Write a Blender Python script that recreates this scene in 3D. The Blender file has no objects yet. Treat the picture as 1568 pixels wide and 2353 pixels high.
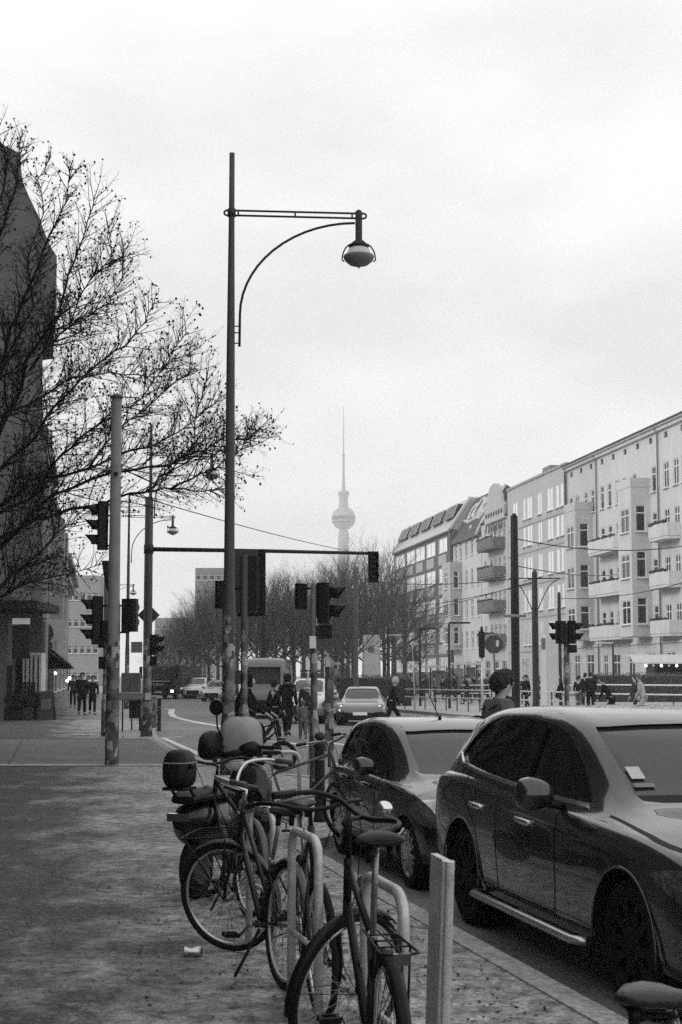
import bpy, math, random
from mathutils import Vector, Matrix
R = math.radians; PI = math.pi
S = bpy.context.scene
C = S.collection
V = Vector
# ---------------------------------------------------------------- camera
F = 3268.0; PIT = R(5); HOR = 1552.0; CZ = 1.72
CY = HOR - F*math.tan(PIT)
cd = bpy.data.cameras.new('camera'); cam = bpy.data.objects.new('camera', cd); C.objects.link(cam)
cam.location = (0, 0, CZ); cam.rotation_euler = (R(90)+PIT, 0, 0)
cd.sensor_fit = 'VERTICAL'; cd.sensor_height = 36; cd.sensor_width = 24
cd.lens = 36*F/2353; cd.shift_y = (CY-1176.5)/2353
cd.clip_start = .05; cd.clip_end = 6000
cd.dof.use_dof = True; cd.dof.focus_distance = 22; cd.dof.aperture_fstop = 9.0
S.camera = cam
# ---------------------------------------------------------------- sky and sun
SUN_EL = R(24); SUN_AZ = R(-112)      # azimuth from +Y towards +X : low sun behind the left houses
w = bpy.data.worlds.new('World'); S.world = w; w.use_nodes = True
nt = w.node_tree; N = nt.nodes; L = nt.links; N.clear()
out = N.new('ShaderNodeOutputWorld'); bg = N.new('ShaderNodeBackground'); bg.inputs['Strength'].default_value = .1
sky = N.new('ShaderNodeTexSky'); sky.sky_type = 'NISHITA'; sky.sun_disc = False
sky.sun_elevation = SUN_EL; sky.sun_rotation = SUN_AZ; sky.dust_density = 4; sky.air_density = 1.5
bw = N.new('ShaderNodeRGBToBW')
tc = N.new('ShaderNodeTexCoord'); mp = N.new('ShaderNodeMapping'); mp.inputs['Scale'].default_value = (1, 1, 2.4); mp.inputs['Location'].default_value = (.35, 0, .2)
n1 = N.new('ShaderNodeTexNoise'); n1.inputs['Scale'].default_value = 3.4; n1.inputs['Detail'].default_value = 7; n1.inputs['Roughness'].default_value = .5
cr = N.new('ShaderNodeValToRGB'); cr.color_ramp.elements[0].position = .38; cr.color_ramp.elements[1].position = .62
cr.color_ramp.elements[0].color = (6.9, 6.9, 6.9, 1); cr.color_ramp.elements[1].color = (9.1, 9.1, 9.1, 1)
sm = N.new('ShaderNodeMath'); sm.operation = 'MULTIPLY_ADD'; sm.inputs[1].default_value = .12
L.new(tc.outputs['Generated'], mp.inputs['Vector']); L.new(mp.outputs['Vector'], n1.inputs['Vector'])
L.new(n1.outputs['Fac'], cr.inputs['Fac']); L.new(sky.outputs['Color'], bw.inputs['Color'])
L.new(bw.outputs['Val'], sm.inputs[0]); L.new(cr.outputs['Color'], sm.inputs[2])
L.new(sm.outputs['Value'], bg.inputs['Color']); L.new(bg.outputs['Background'], out.inputs['Surface'])
sl = bpy.data.lights.new('sun', 'SUN'); sl.energy = 1.0; sl.angle = R(14); sl.color = (1, .99, .98)
so = bpy.data.objects.new('sun', sl); C.objects.link(so)
sd = V((math.sin(SUN_AZ)*math.cos(SUN_EL), math.cos(SUN_AZ)*math.cos(SUN_EL), math.sin(SUN_EL)))
so.rotation_euler = sd.to_track_quat('Z', 'Y').to_euler()
S.view_settings.view_transform = 'Standard'; S.view_settings.look = 'None'; S.view_settings.exposure = .36; S.view_settings.gamma = 1
S.cycles.use_denoising = False
S.cycles.max_bounces = 6; S.cycles.volume_bounces = 1; S.cycles.transparent_max_bounces = 8
# ---------------------------------------------------------------- pixel helpers (photo pixels at 1568 wide)
def ray(px, py):
    a = (px-784)/F; b = -(py-CY)/F; c, s = math.cos(PIT), math.sin(PIT)
    return V((a, c-b*s, s+b*c))
def at(px, py, Y):
    d = ray(px, py); t = Y/d.y
    return V((0, 0, CZ)) + d*t
def gp(px, py, z=0.):
    d = ray(px, py); t = (z-CZ)/d.z
    return V((0, 0, CZ)) + d*t
def xz(px, py, Y): p = at(px, py, Y); return p.x, p.z
def X_(px, Y, py=1552): return at(px, py, Y).x
def Z_(py, Y): return at(784, py, Y).z
# ---------------------------------------------------------------- mesh builder
class MB:
    def __init__(s): s.v = []; s.f = []; s.sm = []; s.M = None
    def add(s, vs, fs, smooth=False):
        o = len(s.v)
        if s.M is not None: vs = [s.M @ V(v) for v in vs]
        s.v += [tuple(v) for v in vs]; s.f += [tuple(i+o for i in f) for f in fs]; s.sm += [smooth]*len(fs)
        return s
    def box(s, x0, x1, y0, y1, z0, z1):
        vs = [(x, y, z) for z in (z0, z1) for y in (y0, y1) for x in (x0, x1)]
        return s.add(vs, [(0, 2, 3, 1), (4, 5, 7, 6), (0, 1, 5, 4), (2, 6, 7, 3), (0, 4, 6, 2), (1, 3, 7, 5)])
    def bar(s, p0, p1, w, h, up=V((0, 0, 1))):
        p0 = V(p0); p1 = V(p1); t = (p1-p0).normalized(); a = t.cross(up)
        if a.length < 1e-4: a = t.cross(V((1, 0, 0)))
        a.normalize(); b = a.cross(t); vs = []
        for p in (p0, p1):
            for sx, sy in ((-1, -1), (1, -1), (1, 1), (-1, 1)): vs.append(p + a*sx*w/2 + b*sy*h/2)
        return s.add(vs, [(0, 3, 2, 1), (4, 5, 6, 7), (0, 1, 5, 4), (1, 2, 6, 5), (2, 3, 7, 6), (3, 0, 4, 7)])
    def tube(s, pts, r, n=8, cap=True, flat=1.0, closed=False):
        pts = [V(p) for p in pts]; m = len(pts)
        rs = r if isinstance(r, (list, tuple)) else [r]*m
        vs = []; fs = []; nrm = None
        for i, p in enumerate(pts):
            if closed: t = pts[(i+1) % m]-pts[i-1]
            else: t = pts[min(i+1, m-1)]-pts[max(i-1, 0)]
            if t.length < 1e-9: t = V((0, 0, 1))
            t.normalize()
            if nrm is None:
                nrm = t.cross(V((0, 0, 1)))
                if nrm.length < .05: nrm = t.cross(V((1, 0, 0)))
            nrm = nrm - t*nrm.dot(t)
            if nrm.length < 1e-6: nrm = t.orthogonal()
            nrm.normalize(); b = t.cross(nrm)
            for k in range(n):
                a = 2*PI*k/n
                vs.append(p + nrm*math.cos(a)*rs[i] + b*math.sin(a)*rs[i]*flat)
        for i in range(m if closed else m-1):
            j = (i+1) % m
            for k in range(n):
                k2 = (k+1) % n
                fs.append((i*n+k, i*n+k2, j*n+k2, j*n+k))
        s.add(vs, fs, True)
        if cap and not closed and n > 3:
            o = len(s.v)-len(vs)
            s.f.append(tuple(o+k for k in reversed(range(n)))); s.f.append(tuple(o+(m-1)*n+k for k in range(n))); s.sm += [False, False]
        return s
    def lathe(s, prof, n=20, axis='Z', o=(0, 0, 0), cap=True, smooth=True):
        vs = []; o = V(o)
        for r, z in prof:
            for k in range(n):
                a = 2*PI*k/n; c, d = r*math.cos(a), r*math.sin(a)
                vs.append(o + (V((c, d, z)) if axis == 'Z' else V((c, z, d)) if axis == 'Y' else V((z, c, d))))
        fs = []
        for i in range(len(prof)-1):
            for k in range(n):
                k2 = (k+1) % n; fs.append((i*n+k, i*n+k2, (i+1)*n+k2, (i+1)*n+k))
        s.add(vs, fs, smooth)
        if cap:
            b = len(s.v)-len(vs)
            if prof[0][0] > 1e-4: s.f.append(tuple(b+k for k in reversed(range(n)))); s.sm.append(False)
            if prof[-1][0] > 1e-4: s.f.append(tuple(b+(len(prof)-1)*n+k for k in range(n))); s.sm.append(False)
        return s
    def prism(s, poly, a, b, axis='Z'):
        m = len(poly); f = {'Z': lambda u, v, t: (u, v, t), 'Y': lambda u, v, t: (u, t, v), 'X': lambda u, v, t: (t, u, v)}[axis]
        vs = [f(u, v, a) for u, v in poly] + [f(u, v, b) for u, v in poly]
        fs = [tuple(reversed(range(m))), tuple(range(m, 2*m))] + [(i, (i+1) % m, m+(i+1) % m, m+i) for i in range(m)]
        return s.add(vs, fs)
    def ball(s, c, rx, ry=None, rz=None, n=12, m=8):
        ry = ry or rx; rz = rz or rx; c = V(c); vs = []; fs = []
        for i in range(m+1):
            t = PI*i/m
            for k in range(n):
                a = 2*PI*k/n; vs.append(c+V((rx*math.sin(t)*math.cos(a), ry*math.sin(t)*math.sin(a), rz*math.cos(t))))
        for i in range(m):
            for k in range(n):
                k2 = (k+1) % n; fs.append((i*n+k, (i+1)*n+k, (i+1)*n+k2, i*n+k2))
        return s.add(vs, fs, True)
    def grid(s, P, smooth=True):
        a, b = len(P), len(P[0]); vs = [p for row in P for p in row]
        return s.add(vs, [(i*b+j, i*b+j+1, (i+1)*b+j+1, (i+1)*b+j) for i in range(a-1) for j in range(b-1)], smooth)
    def mesh(s, name):
        me = bpy.data.meshes.new(name); me.from_pydata(s.v, [], s.f)
        me.polygons.foreach_set('use_smooth', s.sm); me.update(); return me
    def build(s, name, m, parent=None, bevel=0, kind=None, fix=False):
        me = s.mesh(name)
        if fix:
            import bmesh
            b = bmesh.new(); b.from_mesh(me); bmesh.ops.remove_doubles(b, verts=b.verts, dist=1e-5)
            bmesh.ops.recalc_face_normals(b, faces=b.faces); b.to_mesh(me); b.free()
        return obj(name, me, m, parent, bevel, kind)
def obj(name, me, m, parent=None, bevel=0, kind=None):
    o = bpy.data.objects.new(name, me); C.objects.link(o)
    if m is not None and not len(me.materials): me.materials.append(m)
    if parent: o.parent = parent
    if bevel:
        md = o.modifiers.new('bevel', 'BEVEL'); md.width = bevel; md.segments = 2; md.limit_method = 'ANGLE'
    if kind: o['kind'] = kind
    return o
def tag(o, label, cat, group=None, kind=None):
    o['label'] = label; o['category'] = cat
    if group: o['group'] = group
    if kind: o['kind'] = kind
    return o
def thing(name, label, cat, loc=(0, 0, 0), rz=0, group=None):
    o = bpy.data.objects.new(name, None); C.objects.link(o); o.empty_display_size = .2
    o.location = loc; o.rotation_euler = (0, 0, rz); return tag(o, label, cat, group)
def kids(o): return KID.get(o.name, None) or [c for c in bpy.data.objects if c.parent == o]
KID = {}
def copy_tree(o, label=None, group=None, parent=None):
    c = o.copy(); C.objects.link(c)
    if parent: c.parent = parent
    if label: c['label'] = label
    if group: c['group'] = group
    for ch in [q for q in o.children]: copy_tree(ch, None, None, c)
    return c
def evalmesh(o):
    dg = bpy.context.evaluated_depsgraph_get(); dg.update()
    return bpy.data.meshes.new_from_object(o.evaluated_get(dg))
def boolop(ma, mbs, op='DIFFERENCE'):
    a = bpy.data.objects.new('tmp', ma); C.objects.link(a); tmp = []
    for m in (mbs if isinstance(mbs, list) else [mbs]):
        b = bpy.data.objects.new('tmpb', m); C.objects.link(b); tmp.append(b)
        md = a.modifiers.new('b', 'BOOLEAN'); md.operation = op; md.object = b; md.solver = 'EXACT'
    me = evalmesh(a)
    for b in tmp: bpy.data.objects.remove(b)
    bpy.data.objects.remove(a); return me
def curve(keys, x):
    """monotone-ish smooth interpolation through (x, value...) keys"""
    if x <= keys[0][0]: return keys[0][1:]
    if x >= keys[-1][0]: return keys[-1][1:]
    for i in range(len(keys)-1):
        if keys[i][0] <= x <= keys[i+1][0]: break
    k0, k1 = keys[i], keys[i+1]; km = keys[max(i-1, 0)]; kp = keys[min(i+2, len(keys)-1)]
    h = k1[0]-k0[0]; t = (x-k0[0])/h; r = []
    for j in range(1, len(k0)):
        d = (k1[j]-k0[j])/h
        dm = (k0[j]-km[j])/(k0[0]-km[0]) if km is not k0 else d
        dp = (kp[j]-k1[j])/(kp[0]-k1[0]) if kp is not k1 else d
        m0 = 0 if dm*d <= 0 else 2*dm*d/(dm+d); m1 = 0 if dp*d <= 0 else 2*dp*d/(dp+d)
        t2, t3 = t*t, t*t*t
        r.append((2*t3-3*t2+1)*k0[j]+(t3-2*t2+t)*h*m0+(-2*t3+3*t2)*k1[j]+(t3-t2)*h*m1)
    return r
def arc(c, r, a0, a1, n, u=V((1, 0, 0)), v=V((0, 0, 1))):
    return [V(c)+u*r*math.cos(a0+(a1-a0)*i/n)+v*r*math.sin(a0+(a1-a0)*i/n) for i in range(n+1)]
def roundpath(pts, r, n=5):
    """polyline with rounded corners"""
    pts = [V(p) for p in pts]; o = [pts[0]]
    for i in range(1, len(pts)-1):
        a = (pts[i-1]-pts[i]); b = (pts[i+1]-pts[i]); q = min(r, a.length*.49, b.length*.49)
        A = pts[i]+a.normalized()*q; B = pts[i]+b.normalized()*q
        for k in range(n+1):
            t = k/n; o.append(A*(1-t)**2+pts[i]*2*t*(1-t)+B*t*t)
    return o+[pts[-1]]
# ---------------------------------------------------------------- materials
def mat(name, g, rough=.6, metal=0, var=.15, scale=6, bump=0, bscale=40, coat=0, spec=.5, emit=0, stretch=(1, 1, 1)):
    m = bpy.data.materials.new(name); m.use_nodes = True; n = m.node_tree.nodes; l = m.node_tree.links
    p = n['Principled BSDF']; p.inputs['Roughness'].default_value = rough; p.inputs['Metallic'].default_value = metal
    p.inputs['Coat Weight'].default_value = coat; p.inputs['Coat Roughness'].default_value = .04; p.inputs['Specular IOR Level'].default_value = spec
    tcn = n.new('ShaderNodeTexCoord'); mpn = n.new('ShaderNodeMapping'); mpn.inputs['Scale'].default_value = stretch
    l.new(tcn.outputs['Object'], mpn.inputs['Vector'])
    ns = n.new('ShaderNodeTexNoise'); ns.inputs['Scale'].default_value = scale; ns.inputs['Detail'].default_value = 6; ns.inputs['Roughness'].default_value = .6
    rp = n.new('ShaderNodeValToRGB'); rp.color_ramp.elements[0].position = .3; rp.color_ramp.elements[1].position = .72
    a, b = g*(1-var), g*(1+var)
    rp.color_ramp.elements[0].color = (a, a, a, 1); rp.color_ramp.elements[1].color = (b, b, b, 1)
    l.new(mpn.outputs['Vector'], ns.inputs['Vector']); l.new(ns.outputs['Fac'], rp.inputs['Fac']); l.new(rp.outputs['Color'], p.inputs['Base Color'])
    if bump:
        nb = n.new('ShaderNodeTexNoise'); nb.inputs['Scale'].default_value = bscale; nb.inputs['Detail'].default_value = 4
        bp = n.new('ShaderNodeBump'); bp.inputs['Strength'].default_value = bump; bp.inputs['Distance'].default_value = .02
        l.new(mpn.outputs['Vector'], nb.inputs['Vector']); l.new(nb.outputs['Fac'], bp.inputs['Height']); l.new(bp.outputs['Normal'], p.inputs['Normal'])
    if emit: p.inputs['Emission Color'].default_value = (1, 1, 1, 1); p.inputs['Emission Strength'].default_value = emit
    return m
def nodes(m): return m.node_tree.nodes, m.node_tree.links, m.node_tree.nodes['Principled BSDF']
M = {}
def mk(k, *a, **kw): M[k] = mat(k, *a, **kw); return M[k]
mk('pole_grey', .06, .6, 0, .2, 3, .15)
mk('pole_dark', .02, .6, 0, .25, 3, spec=.3)
mk('pole_light', .17, .6, 0, .2, 4, .2)
mk('black', .007, .5, 0, .3, 5, spec=.22)
mk('black_rough', .012, .85, 0, .3, 8, .3, spec=.2)
mk('rubber', .009, .8, 0, .3, 12, .2, spec=.2)
mk('steel', .3, .36, .85, .2, 7, .08)
mk('galv', .5, .42, .35, .25, 9, .15, 60)
mk('silver', .55, .3, .9, .12, 8)
mk('alu_trim', .6, .22, .95, .05, 8)
mk('white_paint', .75, .5, 0, .1, 4)
mk('light_grey', .5, .6, 0, .12, 3)
mk('mid_grey', .17, .6, 0, .15, 4)
mk('dark_grey', .04, .6, 0, .2, 4)
mk('glass', .03, .03, 0, .2, .5, spec=1.0, coat=1)
mk('dark_rim', .008, .6, 0, .1, 8, spec=.15)
mk('glass_tenement', .02, .06, 0, .3, .6, spec=.5)
mk('glass_dark', .006, .06, 0, .2, 1, spec=.4)
mk('glass_sky', .75, .08, .85, .1, .3)
mk('lamp_on', .9, .3, emit=6)
mk('lamp_glass', .5, .15, 0, .1, 3, spec=.8)
mk('bark', .016, .95, 0, .35, 12, .5, 30, spec=.1)
mk('bark_far', .075, .9, 0, .3, 3)
mk('seed', .01, .9)
mk('hedge_leaf', .025, .8, 0, .5, 3)
mk('skin', .35, .55, 0, .05, 5)
mk('hair_dark', .015, .7, 0, .3, 60, .6, 120)
mk('cloth_black', .012, .9, 0, .3, 9, .4, 20, spec=.12)
mk('cloth_dark', .035, .9, 0, .3, 9, .4, 20, spec=.12)
mk('cloth_mid', .12, .9, 0, .25, 9, .4, 20, spec=.12)
mk('cloth_light', .42, .9, 0, .15, 9, .4, 20, spec=.12)
def stickers(key, base, z0, z1):
    m = mat(key, base, .6, 0, .2, 3); n, l, p = nodes(m); M[key] = m
    tcn = n.new('ShaderNodeTexCoord'); sp = n.new('ShaderNodeSeparateXYZ'); l.new(tcn.outputs['Object'], sp.inputs['Vector'])
    mp_ = n.new('ShaderNodeMapping'); mp_.inputs['Scale'].default_value = (9, 9, 7); l.new(tcn.outputs['Object'], mp_.inputs['Vector'])
    vo = n.new('ShaderNodeTexVoronoi'); vo.distance = 'CHEBYCHEV'; vo.inputs['Scale'].default_value = 1.; l.new(mp_.outputs['Vector'], vo.inputs['Vector'])
    bwn = n.new('ShaderNodeRGBToBW'); l.new(vo.outputs['Color'], bwn.inputs['Color'])
    r1 = n.new('ShaderNodeValToRGB'); r1.color_ramp.interpolation = 'CONSTANT'; e = r1.color_ramp.elements
    e[0].color = (.03, .03, .03, 1); e[1].position = .42; e[1].color = (.09, .09, .09, 1)
    for ps, c in ((.52, .05), (.6, .3), (.68, .15)): q = e.new(ps); q.color = (c, c, c, 1)
    l.new(bwn.outputs['Val'], r1.inputs['Fac'])
    ns = n.new('ShaderNodeTexNoise'); ns.inputs['Scale'].default_value = 38; l.new(tcn.outputs['Object'], ns.inputs['Vector'])
    dk = n.new('ShaderNodeMath'); dk.operation = 'MULTIPLY_ADD'; dk.inputs[1].default_value = 1.6; dk.inputs[2].default_value = .2; l.new(ns.outputs['Fac'], dk.inputs[0])
    mu = n.new('ShaderNodeMix'); mu.data_type = 'RGBA'; mu.blend_type = 'MULTIPLY'; mu.inputs[0].default_value = 1; l.new(r1.outputs['Color'], mu.inputs[6]); l.new(dk.outputs['Value'], mu.inputs[7])
    # mask : between z0 and z1, broken up by noise
    n2 = n.new('ShaderNodeTexNoise'); n2.inputs['Scale'].default_value = 3.3; l.new(tcn.outputs['Object'], n2.inputs['Vector'])
    ad = n.new('ShaderNodeMath'); ad.operation = 'MULTIPLY_ADD'; ad.inputs[1].default_value = 1.2; l.new(n2.outputs['Fac'], ad.inputs[0]); l.new(sp.outputs['Z'], ad.inputs[2])
    a1 = n.new('ShaderNodeMath'); a1.operation = 'GREATER_THAN'; a1.inputs[1].default_value = z0+.6; l.new(ad.outputs['Value'], a1.inputs[0])
    a2 = n.new('ShaderNodeMath'); a2.operation = 'LESS_THAN'; a2.inputs[1].default_value = z1+.6; l.new(ad.outputs['Value'], a2.inputs[0])
    mm = n.new('ShaderNodeMath'); mm.operation = 'MULTIPLY'; l.new(a1.outputs['Value'], mm.inputs[0]); l.new(a2.outputs['Value'], mm.inputs[1])
    mx = n.new('ShaderNodeMix'); mx.data_type = 'RGBA'; l.new(mm.outputs['Value'], mx.inputs[0]); rp = [q for q in n if q.type == 'VALTORGB'][0]
    l.new(rp.outputs['Color'], mx.inputs[6]); l.new(mu.outputs[2], mx.inputs[7]); l.new(mx.outputs[2], p.inputs['Base Color'])
    return m
stickers('sticker_pole', .045, .0, 2.7); stickers('sticker_pole_light', .16, -.2, 2.3); stickers('sticker_box', .07, -.6, 2.4)

def boxes(name, lst, m, parent):
    for q in lst:
        b = MB(); b.box(*q); b.build(name, m, parent)
# ================================================================ GROUND
def ground_mat(key, g0, g1, big, fine, joint=None, rough=.75, snow=0):
    m = bpy.data.materials.new(key); m.use_nodes = True; n, l, p = nodes(m); M[key] = m; p.inputs['Roughness'].default_value = rough
    tcn = n.new('ShaderNodeTexCoord'); o = tcn.outputs['Object']
    def noise(sc, det=5, st=(1, 1, 1), rg=.6):
        mpn = n.new('ShaderNodeMapping'); mpn.inputs['Scale'].default_value = st; l.new(o, mpn.inputs['Vector'])
        q = n.new('ShaderNodeTexNoise'); q.inputs['Scale'].default_value = sc; q.inputs['Detail'].default_value = det; q.inputs['Roughness'].default_value = rg
        l.new(mpn.outputs['Vector'], q.inputs['Vector']); return q.outputs['Fac']
    def ramp(f, a, b, c0, c1):
        r = n.new('ShaderNodeValToRGB'); r.color_ramp.elements[0].position = a; r.color_ramp.elements[1].position = b
        r.color_ramp.elements[0].color = (c0,)*3+(1,); r.color_ramp.elements[1].color = (c1,)*3+(1,); l.new(f, r.inputs['Fac']); return r.outputs['Color']
    def mix(fac, a, b, bt='MIX'):
        q = n.new('ShaderNodeMix'); q.data_type = 'RGBA'; q.blend_type = bt
        for i, v in ((0, fac), (6, a), (7, b)):
            if isinstance(v, (int, float)): q.inputs[i].default_value = v if i == 0 else (v, v, v, 1)
            else: l.new(v, q.inputs[i])
        return q.outputs[2]
    c = ramp(noise(big, 6), .32, .7, g0, g1)
    fine_f = noise(fine, 3)
    c = mix(1, c, ramp(fine_f, .32, .7, .3 if snow else .6, 1.9 if snow else 1.35), 'MULTIPLY')
    h = fine_f
    if joint:   # small mosaic setts
        vo = n.new('ShaderNodeTexVoronoi'); vo.feature = 'DISTANCE_TO_EDGE'; vo.inputs['Scale'].default_value = joint; l.new(o, vo.inputs['Vector'])
        jr = ramp(vo.outputs['Distance'], .0, .14, .22, 1.)
        c = mix(1, c, jr, 'MULTIPLY')
        vc = n.new('ShaderNodeTexVoronoi'); vc.inputs['Scale'].default_value = joint; l.new(o, vc.inputs['Vector'])
        b_ = n.new('ShaderNodeRGBToBW'); l.new(vc.outputs['Color'], b_.inputs['Color'])
        c = mix(1, c, ramp(b_.outputs['Val'], .2, .8, .6, 1.45), 'MULTIPLY'); h = jr
    if snow:    # frost and grit lying along the kerb side, thinning towards the houses
        sp = n.new('ShaderNodeSeparateXYZ'); l.new(o, sp.inputs['Vector'])
        k = n.new('ShaderNodeMath'); k.operation = 'MULTIPLY_ADD'; k.inputs[1].default_value = .2; l.new(sp.outputs['Y'], k.inputs[0]); l.new(sp.outputs['X'], k.inputs[2])
        k2 = n.new('ShaderNodeMath'); k2.operation = 'MULTIPLY_ADD'; k2.inputs[1].default_value = .16; k2.inputs[2].default_value = .15; l.new(k.outputs['Value'], k2.inputs[0])
        nn = noise(1.3, 8, (1, .6, 1), .62)
        k3 = n.new('ShaderNodeMath'); k3.operation = 'ADD'; l.new(k2.outputs['Value'], k3.inputs[0]); l.new(nn, k3.inputs[1])
        sf = ramp(k3.outputs['Value'], .62, .90, .05, snow)
        n3 = ramp(noise(6, 10, (1, 1.15, 1), .78), .40, .60, .12, 1.); sf = mix(1, sf, n3, 'MULTIPLY')
        c = mix(sf, c, mix(1, (.6), ramp(noise(19, 6, (1, 1, 1), .8), .3, .62, .35, 1.12), 'MULTIPLY'))
    l.new(c, p.inputs['Base Color'])
    bp = n.new('ShaderNodeBump'); bp.inputs['Strength'].default_value = .5; bp.inputs['Distance'].default_value = .01
    l.new(h, bp.inputs['Height']); l.new(bp.outputs['Normal'], p.inputs['Normal'])
    return m
ground_mat('asphalt', .13, .20, .35, 30)
ground_mat('far_ground', .12, .18, .02, 2)
ground_mat('mosaic', .026, .062, 1.1, 16, 15, snow=.9)
ground_mat('slabs', .085, .145, .8, 22)
ground_mat('platform', .30, .42, .5, 18)
ground_mat('kerb_stone', .26, .40, 2, 20)
mk('marking', .62, .7, 0, .35, 7)
def sheet(name, poly, z, m, z0=None, kind='structure'):
    b = MB(); n_ = len(poly)
    if z0 is None: b.add([(x, y, z) for x, y in poly], [tuple(range(n_))])
    else: b.prism(poly, z0, z)
    o = b.build(name, m, kind=kind)
    return o
RZ = -.11
sheet('ground', [(-2500, -60), (2500, -60), (2500, 4200), (-2500, 4200)], -.16, M['far_ground'])
sheet('road', [(-45, -20), (40, -20), (60, 60), (30, 200), (-60, 700), (-160, 700), (-45, 60)], RZ, M['asphalt'])
def K(Y): return .64-.245*(Y-10.4)
kerb = [(K(-6), -6), (K(2), 2), (K(8), 8), (K(12), 12), (K(14.6)+.02, 14.6), (-.22, 15.2), (.1, 15.9), (.7, 16.4), (1.5, 16.7), (1.75, 17.4), (1.7, 20.4), (1.2, 22.2),
        (.1, 23.8), (-1.1, 25.2), (-2.1, 27), (-3, 30), (-3.95, 34), (-4.95, 39), (-5.75, 44), (-8.3, 66), (-13.4, 96), (-16.6, 120), (-23.5, 160), (-38, 250), (-71, 450)]
# pavement with a separate kerb stone line
pav = kerb + [(-110, 450), (-60, 200), (-48, 60), (-48, -6)]
sheet('pavement', pav, 0, M['mosaic'], -.15)
def strip(pts, wd, side=1):
    b = [];
    for i, p in enumerate(pts):
        p = V(p); t = (V(pts[min(i+1, len(pts)-1)])-V(pts[max(i-1, 0)])).normalized(); nn = V((-t.y, t.x))*side
        b.append((p, p+nn*wd))
    return b
def kerbline(pts, wd, z0, z1, m, side=1):
    b = MB(); s_ = strip(pts, wd, side)
    for i in range(len(s_)-1):
        (a, c), (d, e) = s_[i], s_[i+1]
        b.add([(a.x, a.y, z0), (d.x, d.y, z0), (e.x, e.y, z0), (c.x, c.y, z0), (a.x, a.y, z1), (d.x, d.y, z1), (e.x, e.y, z1), (c.x, c.y, z1)],
              [(4, 5, 6, 7), (0, 1, 5, 4), (2, 3, 7, 6), (3, 0, 4, 7), (1, 2, 6, 5)])
    return b.build('kerb', m, kind='structure')
kerbline([(x+.02, y) for x, y in kerb], .17, -.15, .012, M['kerb_stone'])
# slab band of the cycle crossing
g = [gp(-260, 1757), gp(520, 1757), gp(412, 1720), gp(366, 1698), gp(-60, 1694)]
sheet('path', [(-16, 27.2), (-2.5, 27.4), (-3.3, 30.3), (-4.2, 34), (-5.1, 38.6), (-16, 39.6)], .004, M['slabs'])
sheet('path', [(-16, 27.2), (-2.45, 27.4), (-2.6, 27.95), (-16, 27.75)], .008, M['kerb_stone'])
b = MB()
for (a, c, wd) in (((-16, 27.1), (-2.4, 27.3), .09), ((-16, 39.8), (-5.2, 38.8), .16)):
    a = V((*a, .009)); c = V((*c, .009)); b.bar(a, c, wd, .002)
for px0, y0, px1, y1 in ((57, 1690, 20, 1757), (283, 1692, 272, 1752)):
    a, c = gp(px0, y0), gp(px1, y1); a.z = c.z = .007; b.bar(a, c, .05, .002)
b.build('joint_line', M['dark_grey'], kind='structure')
def marks(name, lst, wd, z, m=None):
    b = MB()
    for pl in lst:
        pl = [V((p[0], p[1], z)) for p in pl]
        s_ = strip([(p.x, p.y) for p in pl], wd)
        for i in range(len(s_)-1):
            (a, c), (d, e) = s_[i], s_[i+1]
            b.add([(a.x, a.y, z), (d.x, d.y, z), (e.x, e.y, z), (c.x, c.y, z)], [(0, 1, 2, 3)])
    return b.build(name, m or M['marking'], kind='structure')
def gpl(l, z=0): return [tuple(gp(x, y, z))[:2] for x, y in l]
marks('road_marking', [gpl([(205, 1682), (262, 1682)]), gpl([(310, 1682), (352, 1683)]), gpl([(170, 1690), (225, 1689)])], .28, .013)
marks('road_marking', [gpl([(372, 1629), (390, 1630), (386, 1638), (392, 1647), (420, 1655), (460, 1663), (520, 1672)], RZ)], .3, RZ+.004)
marks('road_marking', [gpl([(414, 1694), (368, 1696.5), (412, 1717), (455, 1737)], 0)], .16, .018)
marks('road_marking', [gpl([(700, 1702), (800, 1714), (900, 1722)], RZ), gpl([(560, 1700), (640, 1706), (720, 1716)], RZ)], .25, RZ+.004)
marks('road_marking', [[(-6.5-.14*y, y), (-6.5-.14*(y+3), y+3)] for y in range(58, 170, 9)], .15, RZ+.004)
# tram island to the right
isl = [(9.9, 38), (7.6, 48), (5.6, 60), (2.9, 71.5), (1.2, 84), (-2, 110), (-12, 170), (-60, 450), (-30, 450), (14, 190), (34, 90), (46, 40), (30, 30), (14, 31)]
sheet('tram_island', isl, .02, M['platform'], -.15)
kerbline([(14, 31), (11, 34.5), (9.9, 38), (7.6, 48), (5.6, 60), (2.9, 71.5), (1.2, 84), (-2, 110), (-12, 170)], .2, -.15, .036, M['kerb_stone'], -1)
sheet('pavement', [(60, 20), (46.9-6.7-4.5, 40), (44.9-15.1-5.5, 90), (44.9-28.6-5.5, 170), (44.9-50-5.5, 300), (44.9-50+8, 300), (70, 20)], .03, M['slabs'], -.15)
# tram rails
for off in (0, 1.435, 3.3, 4.735):
    b = MB(); pts = [V((12.2+off-.19*(y-60), y, .026)) for y in (34, 60, 90, 120, 170, 260)]
    for i in range(5): b.bar(pts[i], pts[i+1], .07, .012)
    tag(b.build('tram_rail', M['steel'], kind='structure'), 'steel tram rail set in the light tram island', 'rail')
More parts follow.
